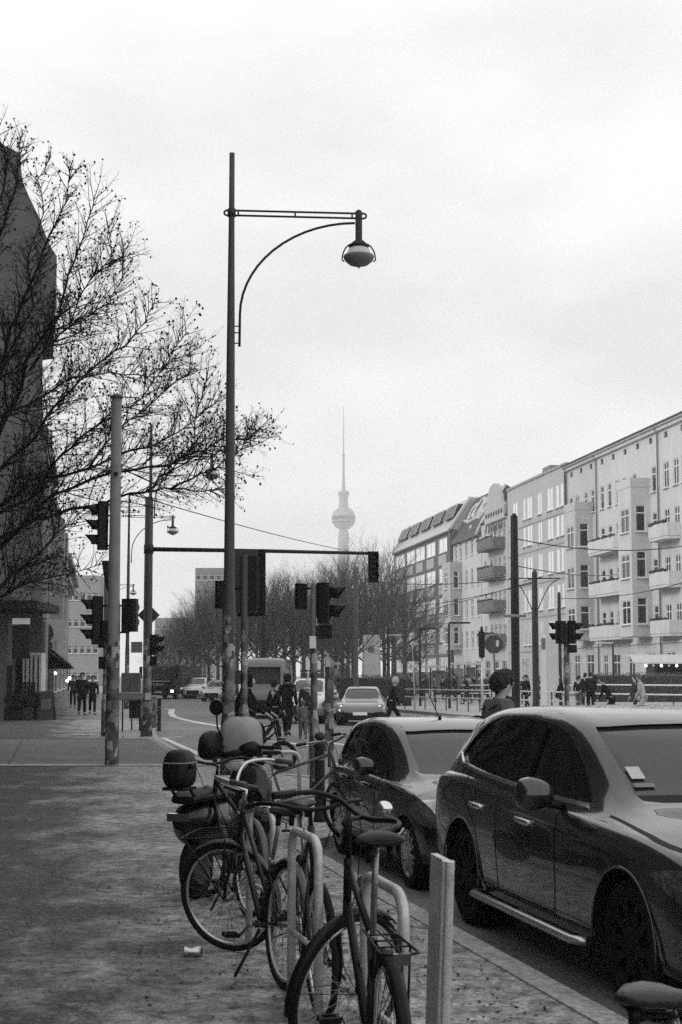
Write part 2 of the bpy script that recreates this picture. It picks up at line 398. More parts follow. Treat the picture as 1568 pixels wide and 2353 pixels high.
# ================================================================ FACADES
def panel(mb, O, U, Nn, Lx, Hz, holes, depth=.22, z0=0):
    """vertical wall: origin O, along U, outward Nn, holes (x0,x1,z0,z1) with reveals"""
    xs = sorted({0, Lx} | {h[0] for h in holes} | {h[1] for h in holes}); zs = sorted({z0, Hz} | {h[2] for h in holes} | {h[3] for h in holes})
    xs = [x for x in xs if -1e-6 <= x <= Lx+1e-6]; zs = [z for z in zs if z0-1e-6 <= z <= Hz+1e-6]
    P = lambda x, z, d=0: O+U*x-Nn*d+V((0, 0, z))
    flip = U.cross(V((0, 0, 1))).dot(Nn) < 0
    def q(vs): mb.add(vs, [(3, 2, 1, 0) if flip else (0, 1, 2, 3)])
    for i in range(len(xs)-1):
        for j in range(len(zs)-1):
            cx, cz = (xs[i]+xs[i+1])/2, (zs[j]+zs[j+1])/2
            if any(h[0] < cx < h[1] and h[2] < cz < h[3] for h in holes): continue
            q([P(xs[i], zs[j]), P(xs[i+1], zs[j]), P(xs[i+1], zs[j+1]), P(xs[i], zs[j+1])])
    for a, b, c, d in [h[:4] for h in holes]:
        q([P(a, c), P(a, c, depth), P(a, d, depth), P(a, d)][::-1]); q([P(b, c), P(b, c, depth), P(b, d, depth), P(b, d)])
        q([P(a, c), P(b, c), P(b, c, depth), P(a, c, depth)][::-1]); q([P(a, d), P(b, d), P(b, d, depth), P(a, d, depth)])
WC = {}
def window(parent, O, U, Nn, hole, m_frame, depth=.2, mul=1, tr=True, glass='glass_tenement', sill=True, name='window', fw=.09):
    a, b, c, d = hole[:4]; w_, h_ = b-a, d-c; key = (round(w_, 2), round(h_, 2), m_frame.name, mul, tr, glass, sill, name, fw)
    if key not in WC:
        f = MB(); x0, x1 = -w_/2, w_/2
        f.box(x0, x0+fw, -.04, .04, 0, h_); f.box(x1-fw, x1, -.04, .04, 0, h_); f.box(x0+fw, x1-fw, -.04, .04, 0, fw); f.box(x0+fw, x1-fw, -.04, .04, h_-fw, h_)
        for k in range(mul): xx = x0+w_*(k+1)/(mul+1); f.box(xx-.045, xx+.045, -.035, .045, fw, h_-fw)
        if tr: f.box(x0+fw, x1-fw, -.03, .05, h_*.68, h_*.68+.09)
        if sill: f.box(x0-.08, x1+.08, .05, .32, -.07, -.002)
        g_ = MB(); g_.box(x0+fw*.6, x1-fw*.6, -.012, .0, fw*.6, h_-fw*.6)
        WC[key] = (f.mesh(name), g_.mesh('pane')); WC[key][0].materials.append(m_frame); WC[key][1].materials.append(M[glass])
    f_, g_ = WC[key]; o = obj(name, f_, None, parent); p_ = obj('pane', g_, None, o)
    o.location = O+U*((a+b)/2)-Nn*depth*.8+V((0, 0, c))
    o.rotation_euler = (0, 0, math.atan2(Nn.y, Nn.x)-PI/2)
    return o
UX, NY = V((1, 0, 0)), V((0, 1, 0))
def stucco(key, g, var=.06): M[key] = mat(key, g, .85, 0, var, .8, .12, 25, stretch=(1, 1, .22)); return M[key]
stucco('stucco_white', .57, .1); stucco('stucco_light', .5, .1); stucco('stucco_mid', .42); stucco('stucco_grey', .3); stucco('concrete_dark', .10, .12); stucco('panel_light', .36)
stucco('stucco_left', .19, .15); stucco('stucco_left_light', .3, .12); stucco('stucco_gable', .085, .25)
mk('roof_dark', .06, .7, 0, .25, 2); mk('roof_metal', .45, .45, .2, .1, 1.2, stretch=(1, 6, 1)); mk('roof_red', .16, .8, 0, .25, 5)
mk('balcony_dark', .13, .7, 0, .3, 2)
def side_box(mb, Lx, H, D):   # sides, back and top of a block whose front is y=0
    mb.add([(0, 0, 0), (0, -D, 0), (0, -D, H), (0, 0, H)], [(0, 3, 2, 1)]); mb.add([(Lx, 0, 0), (Lx, -D, 0), (Lx, -D, H), (Lx, 0, H)], [(0, 1, 2, 3)])
    mb.add([(0, -D, 0), (Lx, -D, 0), (Lx, -D, H), (0, -D, H)], [(0, 1, 2, 3)][::-1])
RA = 99.46; RU = V((math.cos(R(RA)), math.sin(R(RA)), 0)); XR0 = 44.9
def sR(px): # distance along right facade line for photo column px
    a = (px-784)/F; Y = XR0/(a+.1667); return Y/RU.y
def zR(px, py): a = (px-784)/F; Y = XR0/(a+.1667); return Z_(py, Y)
def bldgR(px_near, px_far, H, label, m_wall, D=12):
    s0, s1 = sR(px_near), sR(px_far); o = V((XR0, 0, 0))+RU*s0
    t = thing('apartment_building', label, 'building', o, R(RA)); return t, s1-s0, s0
def bay(root, x0, x1, dep, zb, zt, mw, fr, sideholes, frontholes, roofm=None):
    mb = MB(); O = V((x0, 0, 0))
    panel(mb, V((x0, dep, 0)), UX, NY, x1-x0, zt, frontholes, .15, zb)
    panel(mb, V((x0, 0, 0)), NY, -UX, dep, zt, sideholes, .15, zb)
    panel(mb, V((x1, 0, 0)), NY, UX, dep, zt, sideholes, .15, zb)
    mb.add([(x0, 0, zb), (x1, 0, zb), (x1, dep, zb), (x0, dep, zb)], [(0, 3, 2, 1)])
    mb.add([(x0, 0, zt), (x1, 0, zt), (x1, dep, zt), (x0, dep, zt)], [(0, 1, 2, 3)])
    # parapet of the little balcony on top
    mb.box(x0-.03, x1+.03, dep-.12, dep+.04, zt+.002, zt+.75); mb.box(x0-.03, x0+.1, 0, dep-.12, zt+.002, zt+.75); mb.box(x1-.1, x1+.03, 0, dep-.12, zt+.002, zt+.75)
    w_ = mb.build('bay', mw, root)
    for h in frontholes: window(w_, V((x0, dep, 0)), UX, NY, h, fr, .12)
    for h in sideholes: window(w_, V((x0, 0, 0)), NY, -UX, h, fr, .12, mul=0)
    return w_
def balcony(root, x0, x1, dep, z, mw, h=1.05, plants=True):
    mb = MB(); y0 = .01
    mb.prism([(x0, y0), (x1, y0), (x1-.15, dep-.25), (x1-.5, dep), (x0+.5, dep), (x0+.15, dep-.25)], z-.22, z)
    pl = [(x0, y0), (x0+.15, dep-.25), (x0+.5, dep), (x1-.5, dep), (x1-.15, dep-.25), (x1, y0)]
    for i in range(5):
        a, c = V((*pl[i], z+h/2)), V((*pl[i+1], z+h/2)); mb.bar(a, c, .1, h-.02)
    o = mb.build('balcony', mw, root)
    if plants:
        f = MB()
        for i in range(34):
            t = (i+.5)/34; x = x0+.3+(x1-x0-.6)*t
            f.ball((x, dep-.05+random.uniform(-.1, .1), z+h+random.uniform(0, .14)), random.uniform(.06, .16), n=5, m=4)
        f.build('plant', M['hedge_leaf'], o)
    return o
random.seed(5)
wf, df = M['white_paint'], M['mid_grey']
# ---- far right stucco tenement (nearest)
def tenement(label, pn, pf, H, mw, wins, bays, balcs, mm=None, shop=True, vents=True, roofs=True, D=12, fl=None):
    t, Lx, s0 = bldgR(pn, pf, H, label, mw)
    X = lambda px: sR(px)-s0
    mb = MB(); holes = []; fl = fl or [1.0+3.95*k for k in range(5)]
    for (pc, wd, rows, h, zo) in wins:
        xc = X(pc)
        for k in rows: holes.append((xc-wd/2, xc+wd/2, fl[k]+zo, fl[k]+zo+h))
    vh = []
    if vents:
        n_ = int(Lx/2.6)
        for k in range(n_): x = (k+.5)*Lx/n_; vh.append((x-.35, x+.35, H-1.15, H-.65))
    panel(mb, V((0, 0, 0)), UX, NY, Lx, H, holes+vh, .15)
    side_box(mb, Lx, H, D)
    wall = mb.build('wall', mw, t)
    for h in holes: window(t, V((0, 0, 0)), UX, NY, h, wf, .12, mul=1 if h[1]-h[0] > 1 else 0)
    for h in vh: window(t, V((0, 0, 0)), UX, NY, h, df, .2, mul=0, tr=False, glass='glass_dark', sill=False, name='attic_vent', fw=.05)
    for a, c, dep, zb, zt, fh, sh in bays:
        x0, x1 = sorted((X(a), X(c))); xm = (x1-x0)
        bay(t, x0, x1, dep, zb, zt, mw, wf, [(dep*.26, dep*.78, z, z+2.2) for z in sh], [(xm*.18, xm*.82, z, z+2.0) for z in fh])
    for a, c, dep, z in balcs:
        x0, x1 = sorted((X(a), X(c))); balcony(t, x0, x1, dep, z, mw)
    boxes('cornice', [(-.02, Lx+.02, .003, .28, H-.42, H-.12), (-.02, Lx+.02, .003, .5, H-.118, H+.06), (0, Lx, .003, .12, 4.3, 4.46)], mw, t)
    r = MB(); r.add([(-.05, .55, H+.07), (Lx+.05, .55, H+.07), (Lx+.05, -5, H+1.0), (-.05, -5, H+1.0), (-.05, -D, H+.07), (Lx+.05, -D, H+.07)], [(0, 1, 2, 3), (3, 2, 5, 4)])
    r.add([(-.05, .55, H+.07), (-.05, -5, H+1.0), (-.05, -D, H+.07)], [(0, 1, 2)]); r.box(-.05, Lx+.05, .5, .62, H, H+.12)
    r.build('roof', M['roof_dark'], t)
    d = MB(); d.tube([(Lx-.2, .14, 0), (Lx-.2, .14, H-.5), (Lx-.2, .5, H-.1)], .07, 6); d.build('downpipe', M['mid_grey'], t)
    return t, X, Lx
H0 = 21.9
fl = [1.0, 5.3, 9.1, 12.9, 16.7]
T1, X1, L1 = tenement('pale stucco tenement with balconies cut off by the right picture edge', 1640, 1519, H0, M['stucco_white'],
    [(1625, 1.1, [1, 2, 3, 4], 2.1, 0), (1600, 1.1, [1, 2, 3, 4], 2.1, 0), (1580, 1.1, [1, 2, 3, 4], 2.1, 0), (1560, 1.1, [1, 2, 3, 4], 2.1, 0), (1537, 1.1, [1, 2, 3, 4], 2.1, 0), (1610, 2.2, [0], 2.3, .3), (1575, 1.3, [0], 2.3, .3), (1540, 1.8, [0], 2.3, .3)],
    [], [(1568, 1522, 1.2, 12.6), (1568, 1522, 1.2, 8.8), (1568, 1522, 1.2, 5.0)], fl=fl)
T2, X2, L2 = tenement('pale stucco tenement with two bays and rounded balconies', 1518, 1376, H0, M['stucco_white'],
    [(1508, 1.0, [1, 2, 3, 4], 2.1, 0), (1463, 1.0, [1, 2, 3, 4], 2.1, 0), (1440, 1.0, [1, 2, 3, 4], 2.1, 0), (1424, 1.0, [1, 2, 3, 4], 2.1, 0), (1405, 1.0, [1, 2, 3, 4], 2.1, 0), (1388, 1.0, [1, 2, 3, 4], 2.1, 0), (1495, 1.8, [0], 2.5, .1), (1450, 1.5, [0], 2.5, .1), (1415, 1.8, [0], 2.5, .1), (1390, 1.1, [0], 2.5, .1)],
    [(1500, 1468, 1.7, 4.9, 17.2, [5.9, 9.7, 13.5], [5.9, 9.7, 13.5])],
    [(1454, 1382, 1.3, 12.6), (1454, 1382, 1.3, 8.8), (1454, 1382, 1.3, 5.0)], fl=fl)
T3, X3, L3 = tenement('narrow pale tenement with one projecting bay beside the panelled house', 1375, 1307, H0, M['stucco_light'],
    [(1366, 1.0, [4], 2.1, 0), (1330, 1.1, [1, 2, 3, 4], 2.1, 0), (1316, 1.0, [1, 2, 3, 4], 2.1, 0), (1350, 1.0, [4], 2.1, 0), (1355, 2.0, [0], 2.6, .1), (1325, 1.6, [0], 2.6, .1)],
    [(1366, 1340, 1.7, 4.9, 16.9, [5.9, 9.7, 13.5], [5.9, 9.7, 13.5])], [], fl=fl)
# ---- panelled modern house
t, Lx, s0 = bldgR(1306, 1169, 22, 'grey modern apartment house with columns of tall flush windows', None)
X = lambda px: sR(px)-s0
H = 22.2; mb = MB(); holes = []; hm = []
fl6 = [1.0, 4.9, 8.4, 11.9, 15.4, 18.3]
cols = [(1297, 1.7), (1284, 1.1), (1267, 1.9), (1243, 1.5), (1219, 1.9), (1207, .9), (1186, 1.9)]
for pc, wd in cols:
    xc = X(pc)
    for k in range(1, 6): holes.append((xc-wd/2, xc+wd/2, fl6[k], fl6[k]+2.3))
for k in range(5): xc = Lx*(k+.5)/5; holes.append((xc-1.3, xc+1.3, .6, 3.6))
panel(mb, V((0, 0, 0)), UX, NY, Lx, H, holes, .12); side_box(mb, Lx, H, 12); mb.add([(0, 0, H), (Lx, 0, H), (Lx, -12, H), (0, -12, H)], [(0, 1, 2, 3)])
mb.build('wall', M['stucco_mid'], t)
for h in holes: window(t, V((0, 0, 0)), UX, NY, h, wf, .07, mul=1 if h[1]-h[0] > 1.2 else 0, tr=False, glass='glass_sky' if h[2] > 4 else 'glass', fw=.07)
boxes('cornice', [(0, Lx, .003, .05, z-.75, z-.6) for z in fl6[1:]]+[(-.02, Lx+.02, -.3, .12, H+.002, H+.25)], M['stucco_grey'], t)
boxes('roof_hut', [(Lx*.55, Lx*.68, -4, -2, H+.01, H+1.7), (Lx*.7, Lx*.85, -5, -2, H+.01, H+1.0)], M['mid_grey'], t)
d = MB(); d.tube([(.2, .1, 0), (.2, .1, H-.4), (.2, .4, H)], .08, 6); d.build('downpipe', M['dark_grey'], t)
# ---- ornate old house with dark balconies and arched gable
t, Lx, s0 = bldgR(1168, 1108, 20, 'old ornate house with dark balconies and a curved gable behind the round pole', None)
X = lambda px: sR(px)-s0
H = 19.6; mb = MB(); holes = []
for k in range(4):
    for pc in (1161, 1150, 1140, 1131, 1117): xc = X(pc); holes.append((xc-.55, xc+.55, fl[k+1], fl[k+1]+2.2))
for pc in (1158, 1140, 1120): xc = X(pc); holes.append((xc-1, xc+1, .4, 3.4))
panel(mb, V((0, 0, 0)), UX, NY, Lx, H, holes); side_box(mb, Lx, H, 12); mb.build('wall', M['stucco_light'], t)
for i, h in enumerate(holes): window(t, V((0, 0, 0)), UX, NY, h, wf, .2, mul=1)
for z in (5.3, 9.1, 12.9, 16.2):
    x0, x1 = sorted((X(1163), X(1124)))
    balcony(t, x0, x1, 1.5, z, M['balcony_dark'])
g_ = MB(); x0, x1 = sorted((X(1167), X(1122))); w_ = x1-x0
pts = [(x0, H-.3), (x0, H+1.2), (x0+.8, H+1.6), (x0+1.2, H+2.6)]+[(x0+w_*.5+w_*.32*math.cos(a), H+2.6+1.5*math.sin(a)) for a in [PI*k/8 for k in range(8, -1, -1)]]+[(x1-1.2, H+2.6), (x1-.8, H+1.6), (x1, H+1.2), (x1, H-.3)]
g_.prism(pts, .01, .35, 'Y'); g_.build('gable', M['stucco_mid'], t)
o_ = MB()
for k in range(7): xx = x0+w_*(k+.8)/7.6; o_.lathe([(.28, .36), (.28, .42)], 10, 'Y', (xx, 0, H+.6)); o_.box(xx-.2, xx+.2, .352, .4, H-1.4, H-.4)
o_.build('ornament', M['roof_dark'], t)
r = MB(); r.add([(0, .3, H), (Lx, .3, H), (Lx, -4, H+4), (0, -4, H+4), (Lx, -12, H), (0, -12, H)], [(0, 1, 2, 3), (3, 2, 4, 5), (0, 3, 5), (1, 4, 2)]); r.build('roof', M['roof_dark'], t)
# ---- house with steep dark roof and painted gable end
t, Lx, s0 = bldgR(1107, 1041, 18, 'pale old house under a steep dark roof with light scroll painting', None)
X = lambda px: sR(px)-s0
H = 18.4; mb = MB(); holes = []
for k in range(4):
    for pc in (1100, 1086, 1073, 1060, 1049): xc = X(pc); holes.append((xc-.6, xc+.6, fl[k+1]-.3, fl[k+1]+1.8))
for pc in (1098, 1075, 1052): xc = X(pc); holes.append((xc-1.2, xc+1.2, .4, 3.4))
panel(mb, V((0, 0, 0)), UX, NY, Lx, H, holes); side_box(mb, Lx, H, 12); mb.build('wall', M['stucco_light'], t)
for h in holes: window(t, V((0, 0, 0)), UX, NY, h, wf, .2, mul=1)
x0, x1 = sorted((X(1062), X(1042))); xm = x1-x0
bay(t, x0, x1-.3, 1.5, 4.9, 15.2, M['stucco_mid'], wf, [(.4, 1.1, z, z+2.2) for z in (5.6, 9.2, 12.6)], [(xm*.3, xm*.7, z, z+2.2) for z in (5.6, 9.2, 12.6)])
r = MB(); HR = 6.2
r.add([(-.1, .4, H), (Lx, .4, H), (Lx, -3.2, H+HR), (-.1, -3.2, H+HR), (Lx, -12, H), (-.1, -12, H)], [(0, 1, 2, 3), (3, 2, 4, 5), (0, 3, 5), (1, 4, 2)]); rf = r.build('roof', M['roof_dark'], t)
sc = MB()
def onroof(x, v, e=.03): y = .4-3.6*v; return V((x, y+e*.8, H+HR*v+e*.6))
def ring(cx, cv, r0, a0=0, a1=2*PI):
    return [onroof(cx+r0*math.cos(a), cv+r0/6.5*math.sin(a)) for a in [a0+(a1-a0)*k/14 for k in range(15)]]
for cx, cv, r0 in ((Lx*.35, .68, 1.7), (Lx*.35, .68, .9), (Lx*.6, .7, 1.3), (Lx*.78, .66, 1.0)): sc.tube(ring(cx, cv, r0), .22, 5)
sc.tube([onroof(Lx*.1, .93), onroof(Lx*.18, .6), onroof(Lx*.4, .46), onroof(Lx*.7, .42), onroof(Lx*.92, .5)], .25, 5)
sc.tube([onroof(.1, 1), onroof(.3, .6), onroof(Lx*.12, .35), onroof(Lx*.06, .02)], .25, 5); sc.tube([onroof(Lx*.5, .3), onroof(Lx*.45, .22)], .2, 5)
sc.build('roof_painting', M['light_grey'], rf)
d = MB(); d.tube([(Lx-.3, .12, 0), (Lx-.3, .12, H)], .09, 6); d.build('downpipe', M['dark_grey'], t)
# ---- gridded office house with glazed mansard
t, Lx, s0 = bldgR(1040, 906, 20, 'gridded office block with bright square windows and a glazed mansard', None)
X = lambda px: sR(px)-s0
H = zR(1036, 1218); mb = MB(); holes = []; n_ = 6; st = 3.95
bays_ = [X(p) for p in (1018, 990, 965, 942, 920)]
fz = [H-.65-1.95-3.95*k for k in range(5)]
for z in fz:
    for k_, xc in enumerate(bays_): hw_ = .36*abs(bays_[1]-bays_[0])*(1+.13*k_); holes.append((xc-hw_, xc+hw_, z, z+1.95))
panel(mb, V((0, 0, 0)), UX, NY, Lx, H, holes, .16); side_box(mb, Lx, H, 14)
mb.build('wall', M['concrete_dark'], t)
for h in holes: window(t, V((0, 0, 0)), UX, NY, h, wf, .14, mul=1, tr=False, sill=False, fw=.12, glass='glass_sky' if h[2] > fz[3]-1 else 'glass')
for z in fz[:4]:
    for xc in bays_:
        q_ = MB(); q_.box(-2.2, 2.2, .003, .06, -1.62, -.3); o = q_.build('spandrel_panel', M['panel_light'], t) if 'spm' not in M else obj('spandrel_panel', M['spm'], None, t)
        M['spm'] = o.data; o.location = (xc, 0, z)
boxes('cornice', [(-.02, Lx+.02, .002, .3, H-.25, H)], M['concrete_dark'], t); boxes('pilaster', [(.1, 1.4, .003, .2, 0, H-.3)], M['concrete_dark'], t)
HR = zR(1066, 1128)-H
r = MB(); r.add([(0, .25, H), (Lx, .25, H), (Lx, -2.6, H+HR), (0, -2.6, H+HR), (Lx, -12, H+HR), (0, -12, H+HR), (Lx, -14, H), (0, -14, H)], [(0, 1, 2, 3), (3, 2, 4, 5), (5, 4, 6, 7), (0, 3, 5, 7), (1, 6, 4, 2)])
rf = r.build('roof', M['roof_metal'], t)
for xx, ww_ in ((.25, .9), (Lx-.25, .5)): r = MB(); r.bar((xx, .3, H+.1), (xx, -2.5, H+HR), ww_, .3); r.build('roof_edge', M['stucco_light'], rf)
for k in range(5):
    xa = Lx*(k+.12)/5+.4; xb = Lx*(k+.86)/5+.35; q_ = MB()
    P = lambda x, v, e: V((x, .25-2.85*v+e, H+HR*v))
    q_.add([P(xa, .42, .5), P(xb, .42, .5), P(xb, .82, .9), P(xa, .82, .9), P(xa, .42, -.3), P(xb, .42, -.3), P(xb, .82, -.3), P(xa, .82, -.3)], [(0, 1, 2, 3), (3, 2, 6, 7), (0, 3, 7, 4), (1, 5, 6, 2), (0, 4, 5, 1)])
    dm = q_.build('dormer', M['glass_dark'], t); q_ = MB()
    for j in range(9):
        xx = xa+(xb-xa)*j/8; q_.bar(P(xx, .42, .53), P(xx, .82, .93), .14 if j in (0, 8) else .07, .07)
    q_.bar(P(xa, .82, .93), P(xb, .82, .93), .15, .15); q_.build('dormer_frame', M['light_grey'], dm)
# ---- far end blocks closing the right side
def block(name, label, x, y, rz, wd, dp, H, mw, rows, colsn, roof=None, rh=3, ww=1.2, wh=1.7):
    t = thing(name, label, 'building', (x, y, 0), rz)
    mb = MB(); holes = []; st = H/(rows+.15)
    for k in range(rows):
        for j in range(colsn): xc = wd*(j+.5)/colsn; holes.append((xc-ww/2, xc+ww/2, st*k+.9, st*k+.9+wh))
    panel(mb, V((0, 0, 0)), UX, NY, wd, H, holes); side_box(mb, wd, H, dp); mb.add([(0, 0, H), (wd, 0, H), (wd, -dp, H), (0, -dp, H)], [(0, 1, 2, 3)]); mb.build('wall', mw, t)
    for h in holes: window(t, V((0, 0, 0)), UX, NY, h, wf, .2, mul=0)
    if roof:
        r = MB(); r.add([(-.3, .4, H+.01), (wd+.3, .4, H+.01), (wd+.3, -dp/2, H+rh), (-.3, -dp/2, H+rh), (wd+.3, -dp, H+.01), (-.3, -dp, H+.01)], [(0, 1, 2, 3), (3, 2, 4, 5), (0, 3, 5), (1, 4, 2)]); r.build('roof', roof, t)
    return t
block('apartment_building', 'small low pale house seen between the crossing signals behind the median trees', X_(785, 205), 205, PI, X_(785, 205)-X_(690, 205), 10, 9.5, M['stucco_light'], 2, 5, M['roof_dark'])
block('apartment_building', 'dim slab block rising behind the bare median trees', X_(540, 330), 330, PI, X_(540, 330)-X_(447, 330), 14, Z_(1305, 330), M['stucco_left'], 8, 6)
block('apartment_building', 'distant grey house low behind the bare trees beside the lorry', X_(440, 420), 420, PI, X_(440, 420)-X_(355, 420), 14, Z_(1420, 420), M['stucco_left'], 5, 6)
# ---- left side: blank gable wall with mansard outline
LA = -80.46; LU = V((math.cos(R(LA)), math.sin(R(LA)), 0)); XL0 = -2.6   # towards the camera
YG = 58.
t = thing('corner_building', 'dark house with blank gable wall and mansard outline at the left edge', 'building', (0, YG, 0), 0)
prof = [(98, 1700), (98, 840), (100, 742), (127, 738), (130, 690), (131, 592), (118, 572), (110, 555), (88, 498), (66, 452), (52, 418), (48, 372), (44, 354), (20, 343), (0, 330), (-60, 318), (-60, 1700)]
pp = [(X_(a, YG, b_), max(Z_(b_, YG), 0)) for a, b_ in prof]; 
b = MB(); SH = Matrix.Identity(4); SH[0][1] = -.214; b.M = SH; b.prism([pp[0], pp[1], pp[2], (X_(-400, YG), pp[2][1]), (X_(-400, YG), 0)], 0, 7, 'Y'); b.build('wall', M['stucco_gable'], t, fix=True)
b = MB(); b.M = SH; b.prism([(x, z+.01) for x, z in pp[2:15]]+[(X_(-400, YG), pp[14][1]), (X_(-400, YG), pp[2][1]+.01)], -.15, 7.1, 'Y'); b.build('roof', M['roof_dark'], t, fix=True)
def bldgL(y0, y1, H, label, mw, rows, cornice=1.0, colsn=4):
    """street facade on the left between depths y0<y1"""
    Lx = (y1-y0)/.986; o = V((XL0-.9-.168*y1, y1, 0))
    t = thing('apartment_building', label, 'building', o, R(LA))
    mb = MB(); holes = []; st = (H-4.5)/(rows-.1)
    for k in range(rows):
        for j in range(colsn): xc = Lx*(j+.5)/colsn; holes.append((xc-.65, xc+.65, 4.9+st*k, 6.9+st*k))
    for j in range(3): xc = Lx*(j+.5)/3; holes.append((xc-Lx/8, xc+Lx/8, .5, 3.4))
    panel(mb, V((0, 0, 0)), UX, NY, Lx, H, holes); side_box(mb, Lx, H, 12); mb.add([(0, 0, H), (Lx, 0, H), (Lx, -12, H), (0, -12, H)], [(0, 1, 2, 3)]); mb.build('wall', mw, t)
    for h in holes: window(t, V((0, 0, 0)), UX, NY, h, wf, .2, mul=1)
    boxes('cornice', [(-.05, Lx+.05, .003, cornice*.6, H-1.2, H-.4), (-.05, Lx+.05, .003, cornice, H-.398, H+.1)], mw, t)
    return t, Lx
hL = lambda px, py, y: Z_(py, y)
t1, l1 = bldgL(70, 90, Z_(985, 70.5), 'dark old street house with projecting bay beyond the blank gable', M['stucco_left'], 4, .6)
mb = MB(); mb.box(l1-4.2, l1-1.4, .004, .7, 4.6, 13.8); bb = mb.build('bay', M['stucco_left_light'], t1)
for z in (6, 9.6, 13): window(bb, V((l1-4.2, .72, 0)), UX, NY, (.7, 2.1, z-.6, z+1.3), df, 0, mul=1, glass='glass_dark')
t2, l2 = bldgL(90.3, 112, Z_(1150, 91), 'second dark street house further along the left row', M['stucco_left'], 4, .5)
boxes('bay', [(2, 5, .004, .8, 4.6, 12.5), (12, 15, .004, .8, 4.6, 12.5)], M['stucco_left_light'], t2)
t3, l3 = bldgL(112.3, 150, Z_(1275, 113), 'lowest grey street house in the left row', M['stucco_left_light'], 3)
block('apartment_building', 'flat pale block closing the left row behind the pedestrians', X_(226, 235), 235, PI, X_(226, 235)-X_(120, 235), 14, Z_(1322, 235), M['stucco_grey'], 4, 7, ww=.9, wh=1.3)
# shop front building below the gable: wide ground floor storey with canopy
t = thing('shop', 'dark shop front with canopy and black sign board at the left edge', 'shop', (0, 0, 0))
b = MB(); b.box(X_(-300, 57), X_(20, 56), 55.3, 57.9, 0, 4.2); b.box(X_(2, 55)-.2, X_(18, 55), 54.9, 55.28, 0, 4.1); b.build('wall', M['stucco_gable'], t)
for k in range(3):
    yy = 58.4+2.1*k; xx = X_(98, YG)-.214*(yy-YG); b = MB(); b.box(xx-.1, xx+.1, yy, yy+.55, 0, 3.9); b.build('pilaster', M['light_grey'] if k % 3 else M['mid_grey'], t)
    b = MB(); b.box(xx-.35, xx-.04+.0, yy+.56, yy+2.09, .5, 3.1); b.build('shop_window', M['glass_dark'], t)
b = MB(); b.box(X_(-300, 55), X_(88, 54), 53.6, 57.8, 4.21, 4.55); b.build('canopy', M['black'], t, .02)
b = MB(); b.box(X_(28, 54), X_(68, 54), 53.9, 54.05, 2.35, 3.6); b.build('sign_board', M['black'], t)
b = MB(); b.box(X_(28, 54), X_(66, 54), 53.86, 54.1, 3.65, 3.88); b.build('canopy_light', M['light_grey'], t)
for px, wpx in ((52, 4), (60, 6), (70, 4), (79, 6), (90, 5)):
    b = MB(); b.box(X_(px, 57), X_(px+wpx, 57), 57.0, 57.85, 0, Z_(1500, 57)); b.build('pilaster', M['light_grey'], t)
b = MB(); b.box(X_(22, 54.8), X_(34, 54.8), 54.4, 54.86, .5, 2.1); b.build('door', M['black'], t)
t = thing('awning', 'sloping striped shop awning over the pavement on the left', 'awning', (0, 0, 0))
b = MB(); A, B_ = at(100, 1478, 60), at(163, 1530, 57); 
b.add([at(98, 1466, 74), at(98, 1474, 62), at(160, 1531, 60), at(158, 1524, 73)], [(0, 1, 2, 3)]); o = b.build('canvas', M['dark_grey'], t)
md = o.modifiers.new('s', 'SOLIDIFY'); md.thickness = .05
b = MB(); b.tube([at(100, 1476, 60), at(163, 1533, 59)], .05, 6); b.tube([at(102, 1490, 60), at(163, 1536, 59)], .04, 6); b.tube([at(163, 1533, 59), at(160, 1527, 73)], .06, 6); b.build('frame', M['black'], t)
for i, (x_, y_, lab) in enumerate(((96, 1455, 'round'), (126, 1448, 'square'))):
    t = thing('shop_sign', ['round dark shop sign hanging over the left pavement', 'square pale shop sign behind the round one'][i], 'sign', at(x_, y_, 66+6*i))
    b = MB()
    if i == 0: b.lathe([(.55, -.06), (.55, .06)], 20, 'Y'); b.build('sign_face', M['dark_grey'], t)
    else: b.box(-.62, .62, -.07, .07, -.55, .55); b.build('sign_face', M['light_grey'], t)
    b = MB(); b.bar((-1.4, 0, .1), (-.4, 0, .1), .05, .05); b.build('bracket', M['black'], t)
# ================================================================ TV TOWER
YT = 1900.; t = thing('television_tower', 'pale hazy television tower with sphere and antenna mast', 'tower', (X_(790, YT), YT, 0))
zz = lambda y: Z_(y, YT); px_ = YT/F
b = MB(); b.lathe([(15, 0), (11, 20), (8.5, 60), (7.4, zz(1230)), (5.6, zz(1218))], 24); b.build('shaft', M['stucco_grey'], t)
zc = zz(1191); rr = 27.5*px_; b = MB(); b.ball((0, 0, zc), rr, n=32, m=20); sp = b.build('sphere', M['stucco_grey'], t)
b = MB(); b.lathe([(rr*1.003, zc-2.6), (rr*1.012, zc-2), (rr*1.012, zc+2), (rr*1.003, zc+2.6)], 32, cap=False); b.lathe([(rr*.94, zc-6.6), (rr*.955, zc-6), (rr*.955, zc-5), (rr*.95, zc-4.4)], 32, cap=False); b.build('window_band', M['glass_dark'], sp)
b = MB(); b.lathe([(10.5*px_, zz(1172)), (11.5*px_, zz(1160)), (10*px_, zz(1158)), (10.5*px_, zz(1140)), (13*px_, zz(1136)), (13*px_, zz(1131)), (11*px_, zz(1129)), (5*px_, zz(1128)), (4*px_, zz(1118)), (2.8*px_, zz(1100)), (2.5*px_, zz(1050)), (1.6*px_, zz(1042)), (1.2*px_, zz(990)), (.8*px_, zz(960)), (.5*px_, zz(932))], 16)
for y_ in (1118, 1108, 1098, 1046): b.lathe([(3.8*px_, zz(y_)), (3.8*px_, zz(y_)+1.5)], 12)
b.build('antenna', M['stucco_grey'], t)

